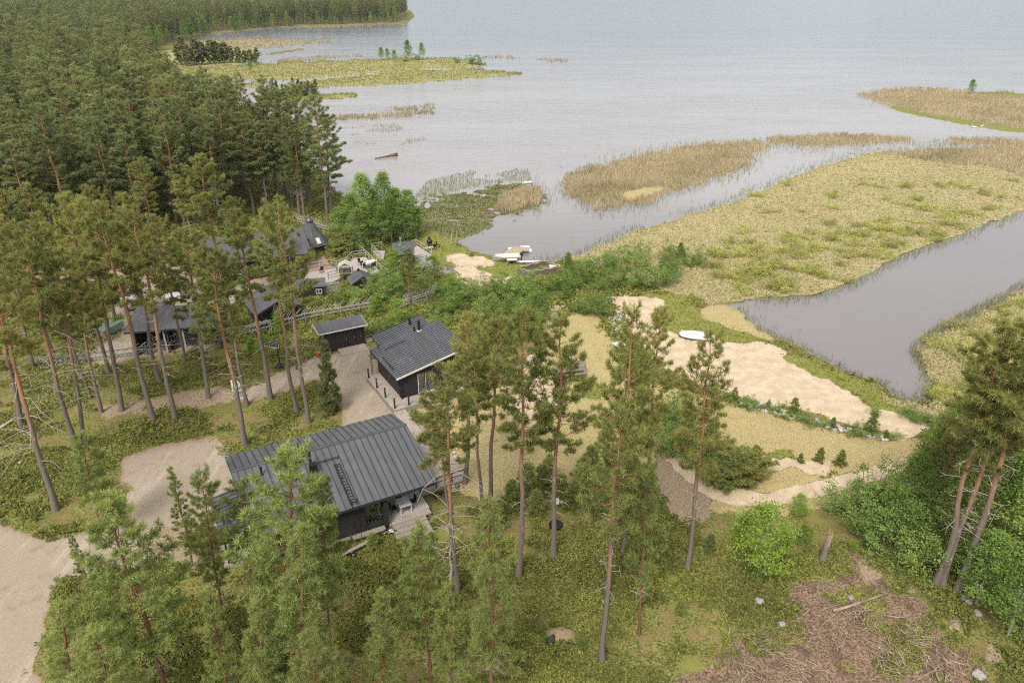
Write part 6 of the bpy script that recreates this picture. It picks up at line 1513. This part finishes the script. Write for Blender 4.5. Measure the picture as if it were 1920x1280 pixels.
# ------------------------------------------------------------------ ground cover
CLS_AT = gcls
def sample_px(u0, u1, v0, v1, n, cls, seed):
    """spread over the ground, thinner with distance"""
    r = np.random.RandomState(seed); u = r.uniform(u0, u1, n); v = r.uniform(v0, v1, n)
    yy = -(v - 640) / FPX; t = CAMH / (ST - yy * CT); x = (u - 960) / FPX * t; y = (CT + yy * ST) * t
    c = gcls(x + 1.5 * wnoise(x, y, 1.1, 301), y + 1.5 * wnoise(x, y, 1.1, 302)); k = np.isin(c, cls) & (CLS_AT(x, y) != WATER if WATER not in cls else True); return x[k], y[k], gz(x[k], y[k]), np.hypot(x[k], y[k]), c[k]
def sprig_mesh(name, x, y, z, size, hgt, mat, seed, per=5, label=None, cat=None, clump=.3):
    r = np.random.RandomState(seed); n = len(x)
    tint = np.clip(.5 + .6 * wnoise(x, y, 1.1, seed) + r.normal(0, .12, n), 0, 1)
    c = np.column_stack([x, y, z]); c = np.repeat(c, per, 0); t = np.repeat(tint, per); s = np.repeat(size, per); h = np.repeat(hgt, per)
    c = c + np.column_stack([r.normal(0, 1, len(c)) * s * 1.3, r.normal(0, 1, len(c)) * s * 1.3, r.rand(len(c)) * h])
    nv = r.normal(size=c.shape) + np.array([0, 0, .9]); nv /= np.linalg.norm(nv, axis=1, keepdims=True)
    a = np.cross(nv, r.normal(size=c.shape)); a /= np.linalg.norm(a, axis=1, keepdims=True) + 1e-9; b = np.cross(nv, a)
    q = (s * r.uniform(.6, 1.3, len(c)))[:, None]
    V = np.stack([c - a * q, c + b * q * .6, c + a * q, c - b * q * .6], 1).reshape(-1, 3); F = np.arange(len(V)).reshape(-1, 4)
    o = add_mesh(name, np_mesh(name, V, quads=F, mats=[mat], attrs={'tint': np.repeat(np.clip(t + r.normal(0, .18, len(t)), 0, 1), 4)}))
    tag(o, label, cat, None, 'stuff'); return o
H_MAT = leaf_material('heather_leaves', (.105, .13, .036), (.34, .345, .1), (.2, .15, .05), .4, .0)
x, y, z, d, c = sample_px(-60, 1980, 640, 1330, 150000, [HEATH], 41)
gap = wnoise(x, y, 2.3, 77) + .35 * wnoise(x, y, .7, 78) > -.12
x, y, z, d = x[gap], y[gap], z[gap], d[gap]
sprig_mesh('heather', x, y, z, (.055 + d * .0008) * np.where(wnoise(x, y, 1.3, 15) > .3, 1.5, 1.0), .12 + .2 * (wnoise(x, y, 2.6, 5) > .15) * np.ones(len(x)), H_MAT, 42, 5, 'knee low olive green heather and lingonberry covering the forest floor', 'heather')
x, y, z, d, c = sample_px(-60, 1340, 300, 640, 60000, [HEATH], 43)
sprig_mesh('undergrowth', x, y, z, .1 + d * .0011, .25 + 0 * x, H_MAT, 44, 5, 'low green undergrowth on the slopes round the neighbouring buildings', 'undergrowth')
B_MAT = leaf_material('bilberry_leaves', (.13, .17, .035), (.36, .38, .09), (.2, .15, .05), .4, .0)
x, y, z, d, c = sample_px(-60, 1980, 640, 1330, 60000, [HEATH], 141)
gap = wnoise(x, y, 1.7, 177) + .6 * wnoise(x, y, .6, 178) > .34
x, y, z, d = x[gap], y[gap], z[gap], d[gap]
sprig_mesh('bilberry', x, y, z, .05 + d * .0008, .3 + 0 * x, B_MAT, 142, 7, 'brighter green clumps of bilberry standing out of the heather', 'bilberry')
x, y, z, d, c = sample_px(1180, 1980, 1030, 1340, 26000, [DIRT], 45)
gap = wnoise(x, y, 1.8, 90) > .1; sprig_mesh('clearing_regrowth', x[gap], y[gap], z[gap], .05 + d[gap] * .0006, .12 + 0 * x[gap], H_MAT, 46, 5, 'patches of green regrowth between the slash of the clearing', 'regrowth')
G_MAT = leaf_material('grass_blades', (.16, .17, .045), (.3, .3, .08), (.3, .26, .1), .2, 0)
S_MAT = leaf_material('straw_blades', (.34, .3, .15), (.51, .455, .255), (.3, .26, .1), .3, 0)
R_MAT = leaf_material('reed_stalks', (.29, .24, .14), (.55, .47, .31), (.3, .26, .1), .35, 0)
RG_MAT = leaf_material('green_reed_stalks', (.1, .12, .05), (.26, .27, .12), (.3, .26, .1), .2, 0)
def blades(name, x, y, z, h, w_, mat, seed, label, cat, lean=.25):
    r = np.random.RandomState(seed); n = len(x)
    a = r.rand(n) * 6.283; dx, dy = np.cos(a) * w_, np.sin(a) * w_; hh = h * r.uniform(.6, 1.2, n); lx, ly = r.normal(0, lean, n) * hh, r.normal(0, lean, n) * hh
    V = np.stack([np.column_stack([x - dx, y - dy, z]), np.column_stack([x + dx, y + dy, z]), np.column_stack([x + lx, y + ly, z + hh])], 1).reshape(-1, 3); F = np.arange(len(V)).reshape(-1, 3)
    t = np.clip(.5 + .55 * wnoise(x, y, 4.0, seed) + r.normal(0, .2, n), 0, 1)
    o = add_mesh(name, np_mesh(name, V, tris=F, mats=[mat], attrs={'tint': np.repeat(t, 3)})); tag(o, label, cat, None, 'stuff'); return o
x, y, z, d, c = sample_px(1030, 1960, 255, 800, 190000, [MARSH], 51)
blades('marsh_grass', x, y, z - .03, .22 + 0 * x, .05 + d * .0007, S_MAT, 52, 'straw coloured marsh grass round the channel and the pond', 'marsh grass', .8)
x, y, z, d, c = sample_px(760, 1800, 440, 900, 60000, [GREEN], 53)
blades('bank_grass', x, y, z - .03, .2 + 0 * x, .04 + d * .0006, G_MAT, 54, 'fresh green grass on the banks beside sand and water', 'grass', .7)
x, y, z, d, c = sample_px(760, 1780, 570, 970, 90000, [LAWN], 55)
blades('dry_grass', x, y, z - .02, .07 + 0 * x, .03 + d * .0004, S_MAT, 56, 'dry yellowish lawn grass round the house and along the path', 'grass', 1.0)
x, y, z, d, c = sample_px(1030, 1960, 160, 400, 120000, [REED], 57)
n_ = wnoise(x, y, 3.2, 60) > -.45; x, y, z, d = x[n_], y[n_], z[n_], d[n_]
blades('reeds', x, y, z - .1, 1.0 + .3 * wnoise(x, y, 5, 61), .05 + d * .00035, R_MAT, 58, 'tan reeds standing in beds along the channel and the lake', 'reeds', .12)
x, y, z, d, c = sample_px(330, 1100, 40, 230, 60000, [REED, WET], 59)
blades('far_reeds', x, y, z - .1, 1.1 + 0 * x, .1 + d * .0004, R_MAT, 60, 'pale reeds of the far bays and islets', 'reeds', .12)
x, y, z, d, c = sample_px(330, 1100, 95, 200, 90000, [MARSH], 69)
blades('islet_grass', x, y, z - .05, .5 + 0 * x, .05 + d * .00025, leaf_material('islet_blades', (.12, .15, .03), (.24, .265, .06), (.3, .26, .1), .2, 0), 70, 'yellow green grass of the low lake islets', 'grass', .5)
# thin green stalks standing in the water
def edge_reeds(name, seed, box, n, thresh, h, mat, label, dmin=.0):
    r = np.random.RandomState(seed); u = r.uniform(box[0], box[1], n); v = r.uniform(box[2], box[3], n)
    yy = -(v - 640) / FPX; t = CAMH / (ST - yy * CT); x = (u - 960) / FPX * t; y = (CT + yy * ST) * t
    near = blur((CLS != WATER).astype(float), 22); i, j = gidx(x, y); q = near[i, j]
    k = (CLS[i, j] == WATER) & (q > .0) & (r.rand(n) < np.clip(q * 3.2, 0, 1)) & (wnoise(x, y, 3.0, seed) > thresh)
    x, y = x[k], y[k]; d = np.hypot(x, y); return blades(name, x, y, np.full(len(x), WATER_Z - .1), h + 0 * x, .018 + d * .00022, mat, seed + 1, label, 'reeds', .1)
edge_reeds('water_sedge', 71, (1000, 1960, 262, 780), 90000, -.25, .75, RG_MAT, 'thin green sedge standing in the shallow water of channel and pond')
x, y, z, d, c = sample_px(780, 1030, 335, 460, 30000, [WET], 73)
k = wnoise(x, y, 2.5, 74) > -.2
blades('shallow_weeds', x[k], y[k], np.full(k.sum(), WATER_Z - .03), .3 + 0 * x[k], .05 + d[k] * .0004, RG_MAT, 75, 'olive water weeds covering the shallow bay beside the birches', 'water weeds', .8)
u_, v_ = np.random.RandomState(80).uniform(930, 1020, 5000), np.random.RandomState(81).uniform(355, 398, 5000)
k = pip([(935, 372), (1000, 350), (1018, 366), (1012, 384), (960, 398), (930, 395)], u_, v_); pts = [P(a, b, WATER_Z) for a, b in zip(u_[k], v_[k])]
x, y = np.array([p.x for p in pts]), np.array([p.y for p in pts])
blades('tan_reeds', x, y, np.full(len(x), WATER_Z - .1), 1.3 + 0 * x, .09 + 0 * x, R_MAT, 82, 'small stand of tan reeds in the weedy shallow bay', 'reeds', .12)
u_, v_ = np.random.RandomState(83).uniform(600, 1010, 26000), np.random.RandomState(84).uniform(200, 372, 26000)
k = pip([(640, 240), (740, 232), (800, 262), (740, 275), (660, 268)], u_, v_) | pip([(775, 372), (800, 340), (900, 315), (990, 318), (1000, 340), (940, 342), (850, 360)], u_, v_) | pip([(600, 220), (700, 212), (815, 194), (818, 212), (760, 222), (640, 226)], u_, v_)
x, y = np.array([P(a, b, WATER_Z).x for a, b in zip(u_[k], v_[k])]), np.array([P(a, b, WATER_Z).y for a, b in zip(u_[k], v_[k])])
q = wnoise(x, y, 6, 85) > -.1
blades('lake_sedge', x[q], y[q], np.full(q.sum(), WATER_Z - .1), .6 + 0 * x[q], .06 + 0 * x[q], RG_MAT, 86, 'sparse green sedge far out in the shallow lake', 'reeds', .12)

u_, v_ = np.random.RandomState(183).uniform(1690, 1990, 16000), np.random.RandomState(184).uniform(470, 760, 16000)
k = pip([(1700, 650), (1735, 625), (1800, 588), (1860, 560), (1980, 490), (1990, 520), (1900, 565), (1820, 610), (1750, 650), (1725, 665), (1745, 690), (1758, 720), (1752, 752), (1738, 745), (1738, 715), (1722, 690)], u_, v_)
x, y = np.array([P(a, b, WATER_Z).x for a, b in zip(u_[k], v_[k])]), np.array([P(a, b, WATER_Z).y for a, b in zip(u_[k], v_[k])])
q = wnoise(x, y, 3, 185) > -.25
blades('pond_reeds', x[q], y[q], np.full(q.sum(), WATER_Z - .1), .85 + 0 * x[q], .035 + 0 * x[q], leaf_material('pond_reed_stalks', (.17, .165, .09), (.36, .34, .2), (.3, .26, .1), .3, 0), 186, 'grey green reeds lining the right bank of the pond', 'reeds', .14)

# ------------------------------------------------------------------ slash, logs, stones
rs = np.random.RandomState(91); m = []
x, y, z, d, c = sample_px(1200, 1960, 1060, 1330, 6000, [DIRT], 92)
kk = wnoise(x, y, 1.9, 93) + .3 * rs.randn(len(x)) > .05; x, y, z = x[kk], y[kk], z[kk]; ori = 1.6 * wnoise(x, y, 2.2, 94)
for i in range(len(x)):
    L = rs.uniform(.15, .75) * (2.4 if rs.rand() < .06 else 1); a = rs.rand() * 6.28 if rs.rand() < .4 else rs.normal(.3 + ori[i], .4); f = np.linspace(0, 1, 4)
    p = np.column_stack([x[i] + np.cos(a) * L * (f - .5), y[i] + np.sin(a) * L * (f - .5), z[i] + .04 + rs.uniform(0, .22) * f]); p[1:3] += rs.normal(0, .05 * L, (2, 3))
    m.append((p, np.array([1, .9, .75, .4]) * rs.uniform(.005, .015)))
for hu, hv, hn, hr_ in ((1480, 1250, 80, 1.3), (1662, 1232, 60, 1.2), (1765, 1252, 70, 1.1), (1622, 1160, 50, 1.1), (1400, 1272, 50, 1.0), (1560, 1196, 36, .9), (1712, 1196, 36, .9)):
    hp_ = G(hu, hv); ha = rs.rand() * 3.14
    for i in range(hn):
        L = rs.uniform(.4, 1.7); a = rs.normal(ha, .55); q = rs.normal(0, hr_ * .5, 2); f = np.linspace(0, 1, 5); hz = max(0, .45 - .25 * np.hypot(*q)) * rs.rand()
        p = np.column_stack([hp_.x + q[0] + np.cos(a) * L * (f - .5), hp_.y + q[1] + np.sin(a) * L * (f - .5), hp_.z + .06 + hz + rs.uniform(-.05, .25) * f]); p[1:4] += rs.normal(0, .06 * L, (3, 3))
        m.append((p, np.array([1, .9, .75, .6, .3]) * rs.uniform(.008, .026)))
V, F = tubes_np(m, 4); o = add_mesh('brushwood', np_mesh('brushwood', V, quads=F, mats=[plain('slash_wood', (.5, .395, .285), (.13, .085, .055), 2.6, .9)], smooth=True)); tag(o, 'pale brushwood and twigs strewn over the clearing', 'brushwood', None, 'stuff')
LOGS = [((1562, 1148), (1656, 1119), .17, 'split pale log at the head of the clearing'), ((1540, 1172), (1590, 1130), .06, 'bent grey pole leaning below the split pale log'), ((1505, 1156), (1522, 1139), .07, 'short pale log on the dirt left of the split one'), ((1657, 1154), (1697, 1159), .07, 'short pale log at the right side of the clearing'), ((1612, 1197), (1665, 1228), .05, 'long thin bent pole in the middle of the clearing'), ((1651, 1158), (1668, 1212), .05, 'brown pole lying across the middle slash'), ((1532, 1148), (1575, 1135), .06, 'pale birch pole beside the split log'), ((1460, 1210), (1492, 1208), .04, 'thin pale stick on the left slash heap'), ((1470, 1240), (1520, 1270), .06, 'grey pole on the left slash heap'), ((1500, 1232), (1545, 1258), .05, 'curved grey pole over the left slash heap'), ((1560, 1218), (1588, 1210), .05, 'curved pale stick in the central slash'), ((1720, 1275), (1762, 1258), .08, 'curved pale branch at the lower edge of the clearing'), ((1767, 1240), (1808, 1250), .09, 'splintered pale log on the right slash heap'), ((1353, 1135), (1362, 1172), .045, 'lone thin pole lying in the heather left of the clearing'), ((1366, 1197), (1370, 1175), .05, 'short grey pole at the left edge of the clearing'), ((1382, 1240), (1430, 1262), .05, 'grey branch at the lower left of the clearing')]
for a, b, r_, lab in LOGS:
    r_ *= .6; A, B = G(*a), G(*b); o = A.copy(); lg = empty('log', o, 0); tag(lg, lab, 'log', 'loose logs and poles on the clearing')
    f = [A.lerp(B, t) - o + Vector((rs.normal(0, .04), rs.normal(0, .04), r_ + .05 + .06 * t)) for t in (0, .3, .6, 1)]
    MB().tube(f, [r_, r_ * .95, r_ * .85, r_ * .7], 8).build('stem', plain('pale_log', (.36, .28, .2), (.16, .12, .085), 2, .9, .3), lg, True)
A, B = G(-25, 822), G(46, 778); lg = empty('fallen_trunk', A, 0); tag(lg, 'whitish fallen trunk lying in the heather at the left edge', 'fallen trunk'); MB().tube([Vector((0, 0, .2)), (B - A) * .5 + Vector((.1, 0, .28)), (B - A) + Vector((0, 0, .25))], [.17, .15, .1], 10).build('stem', DEADW, lg, True)
A, B = P(703, 298, WATER_Z), P(745, 292, WATER_Z); lg = empty('driftwood', A, 0); tag(lg, 'brown driftwood stuck in the shallow lake', 'driftwood')
MB().tube([Vector((0, 0, .1)), (B - A) * .6 + Vector((0, .3, .15)), (B - A) + Vector((0, 0, .3))], [.1, .25, .45], 8).build('stem', plain('wet_wood', (.2, .13, .07), (.11, .07, .04), 3, .8), lg, True)
def stone_mesh(name, seed, mat=None):
    r = np.random.RandomState(seed); bm = bmesh.new(); bmesh.ops.create_icosphere(bm, subdivisions=2, radius=1)
    for v in bm.verts:
        n = v.co.normalized(); v.co *= 1 + .22 * math.sin(n.x * 3 + seed) * math.cos(n.y * 4 + seed * 2) + r.normal(0, .05); v.co.z *= .65
    me = bpy.data.meshes.new(name); bm.to_mesh(me); bm.free(); me.materials.append(mat or M_STONE); return me
SM = [stone_mesh('stone', s) for s in range(3)]
for i, (u, v, s, lab) in enumerate(((1424, 1128, .38, 'pale stone in the heather at the left of the clearing'), (1466, 1172, .32, 'pinkish stone below the green tuft on the clearing'), (1596, 1120, .3, 'stone at the left end of the split log'), (1747, 1092, .42, 'round stone at the foot of the left orange trunk'), (1805, 1122, .4, 'round stone at the foot of the thickest orange trunk'), (1815, 1128, .38, 'second round stone at the foot of the thickest orange trunk'), (1832, 1150, .4, 'stone on the ditch edge right of the orange trunks'), (1834, 1268, .5, 'big pale stone at the lower right corner'), (1705, 1072, .3, 'small stone on the ditch edge left of the orange trunks'), (38, 868, .3, 'white stone in the heather at the left edge'), (970, 322, .5, 'dark stone far out in the shallow water'), (960, 320, .3, 'small dark stone beside the other in the shallow water'))):
    p = G(u, v); o = bpy.data.objects.new('stone', SM[i % 3]); link(o); o.location = (p.x, p.y, (p.z if v > 400 else WATER_Z) + s * .2); s *= .7; o.scale = (s, s, s); o.rotation_euler.z = i * 1.3; tag(o, lab, 'stone', 'loose stones')
g = G(1052, 1192); mo = empty('anthill', g, 0); tag(mo, 'brown mound of earth and needles in the heather below the tall pines', 'mound')
rings = []
rs2 = np.random.RandomState(33)
for z_, r_ in ((-.1, 1.0), (.12, .92), (.35, .7), (.52, .42), (.6, .12)): rings.append([(r_ * math.cos(a) * (1 + .14 * math.sin(3 * a + z_ * 5)), r_ * .8 * math.sin(a) * (1 + .1 * math.cos(2 * a)), z_ + .04 * math.sin(5 * a)) for a in np.linspace(0, 6.283, 16, endpoint=False)])
MB().loft(rings).build('heap', plain('needle_mound', (.3, .21, .13), (.16, .12, .06), 7, .95, .6), mo, True)
g2 = MB(); g2.tube([(-.75, -.55, .1), (-.6, -.5, .45), (-.45, -.3, .5)], [.26, .2, .1], 9); g2.build('stump', plain('charred_stump', (.05, .045, .04), (.02, .02, .02), 6, .95, .5), mo, True)
for i, (u, v, h, lab) in enumerate(((1000, 1180, 1.1, 'small pine sapling in the heather left of the brown mound'), (1090, 1215, .9, 'yellowish pine sapling right of the brown mound'), (940, 1120, 1.6, 'pine sapling in the heather below the porch pine'), (1275, 1150, 1.2, 'pine sapling on the heather above the clearing'), (1420, 1080, .9, 'tiny pine sapling right under the lone bright birch'), (1330, 1030, 1.4, 'pine sapling on the heather right of the free standing pine'), (700, 1030, 1.5, 'pine sapling below the wooden porch steps'), (640, 1040, 1.2, 'pine sapling by the plank trailer'), (40, 900, 1.3, 'pine sapling in the heather at the left edge'), (560, 690, .8, 'tiny pine sapling at the gravel court bend'), (380, 790, .9, 'tiny pine sapling on the heather above the parking'))):
    bx_('sapling', i % 2, (u, v), h, lab, 'pine saplings in the heather', 1.2)
# heaps of white stones
def rubble(name, polys, n, label, seed):
    r = np.random.RandomState(seed); base = np.array([v.co[:] for v in SM[0].vertices]); fc_ = np.array([p.vertices[:] for p in SM[0].polygons]); Vs, Fs = [], []; b = 0
    for poly in polys:
        xs, ys = [p[0] for p in poly], [p[1] for p in poly]; c = 0
        while c < n:
            u, v = r.uniform(min(xs), max(xs)), r.uniform(min(ys), max(ys))
            if not pip(poly, np.array([u]), np.array([v]))[0]: continue
            c += 1; p = G(u, v); s = r.uniform(.05, .19); a = r.rand() * 6.28; R_ = np.array([[math.cos(a), -math.sin(a), 0], [math.sin(a), math.cos(a), 0], [0, 0, 1]])
            Vs.append((base * s * r.uniform(.7, 1.3, 3)) @ R_.T + np.array([p.x, p.y, p.z + r.uniform(0, .15)])); Fs.append(fc_ + b); b += len(base)
    o = add_mesh(name, np_mesh(name, np.concatenate(Vs), tris=np.concatenate(Fs), mats=[plain('white_rubble', (.5, .48, .47), (.33, .32, .31), .9, .9)])); tag(o, label, 'stones', None, 'stuff')
rubble('stone_heap', [[(1140, 595), (1165, 590), (1182, 612), (1172, 632), (1152, 622)]], 330, 'heap of whitish stones between yellow lawn and sand', 5)
rubble('stone_bank', [[(1385, 752), (1420, 752), (1500, 778), (1580, 800), (1640, 815), (1680, 822), (1670, 828), (1560, 806), (1480, 786), (1390, 760)]], 260, 'band of whitish stones between dry lawn and sand strip', 6)
rubble('flower_bed_stones', [[(940, 690), (1000, 668), (1025, 672), (1020, 684), (960, 694)], [(795, 845), (850, 835), (866, 900), (850, 930), (830, 880)]], 150, 'scattered whitish stones round the terrace planting', 7)
# swans
def swan(label, loc, rot):
    s = empty('swan', loc, rot); s.scale = (.85, .85, .85); tag(s, label, 'swan', 'pair of swans'); rings = []
    for t in np.linspace(-1, 1, 11):
        rr = .27 * max(.05, 1 - abs(t) ** 2.2); zc = .16 + .16 * max(0, -t) ** 2
        rings.append([(t * .62, rr * math.cos(a), zc + rr * .8 * math.sin(a)) for a in np.linspace(0, 6.283, 12, endpoint=False)])
    m = MB(); m.loft(rings); m.tube([(.45, 0, .25), (.66, 0, .45), (.62, 0, .75), (.6, 0, .92), (.7, 0, 1.02), (.84, 0, .98)], [.11, .085, .065, .06, .075, .045], 8); m.build('body', M_PLASTIC, s, True)
    MB().tube([(.83, 0, .985), (.95, 0, .94)], [.035, .015], 6).build('beak', M_ORANGE, s)
p = P(1826, 239, WATER_Z); swan('white swan swimming on the left of the pair by the reed islet', p, 160); p = P(1840, 238, WATER_Z); swan('white swan swimming on the right of the pair by the reed islet', p, 10)
b = P(990, 344, WATER_Z); lb_ = empty('rowing_boat', b, 8); lb_.scale = (.6, .6, .6); tag(lb_, 'small white boat drawn among the weeds at the lake edge', 'boat')
rings = []
for t in np.linspace(-1, 1, 9):
    wd = .6 * (1 - abs(t) ** 2.4) + .03; rings.append([(t * 1.9, wd * math.cos(a), .05 + .4 * (1 - math.sin(a)) + .1 * t * t) for a in np.linspace(0, math.pi, 9)] + [(t * 1.9, -wd * .8, .47 + .1 * t * t), (t * 1.9, wd * .8, .47 + .1 * t * t)])
MB().loft(rings).build('hull', M_PLASTIC, lb_, True)
for u, v, lab in ((845, 452, 'left of two weathered grey posts standing in the bay'), (854, 452, 'right of two weathered grey posts standing in the bay')):
    p = P(u, v + 8, 0); po = empty('mooring_post', p, 0); tag(po, lab, 'post', 'grey posts in the bay'); MB().tube([(0, 0, -.3), (.25, 0, 1.9)], .07, 6).build('stake', M_RAIL, po)
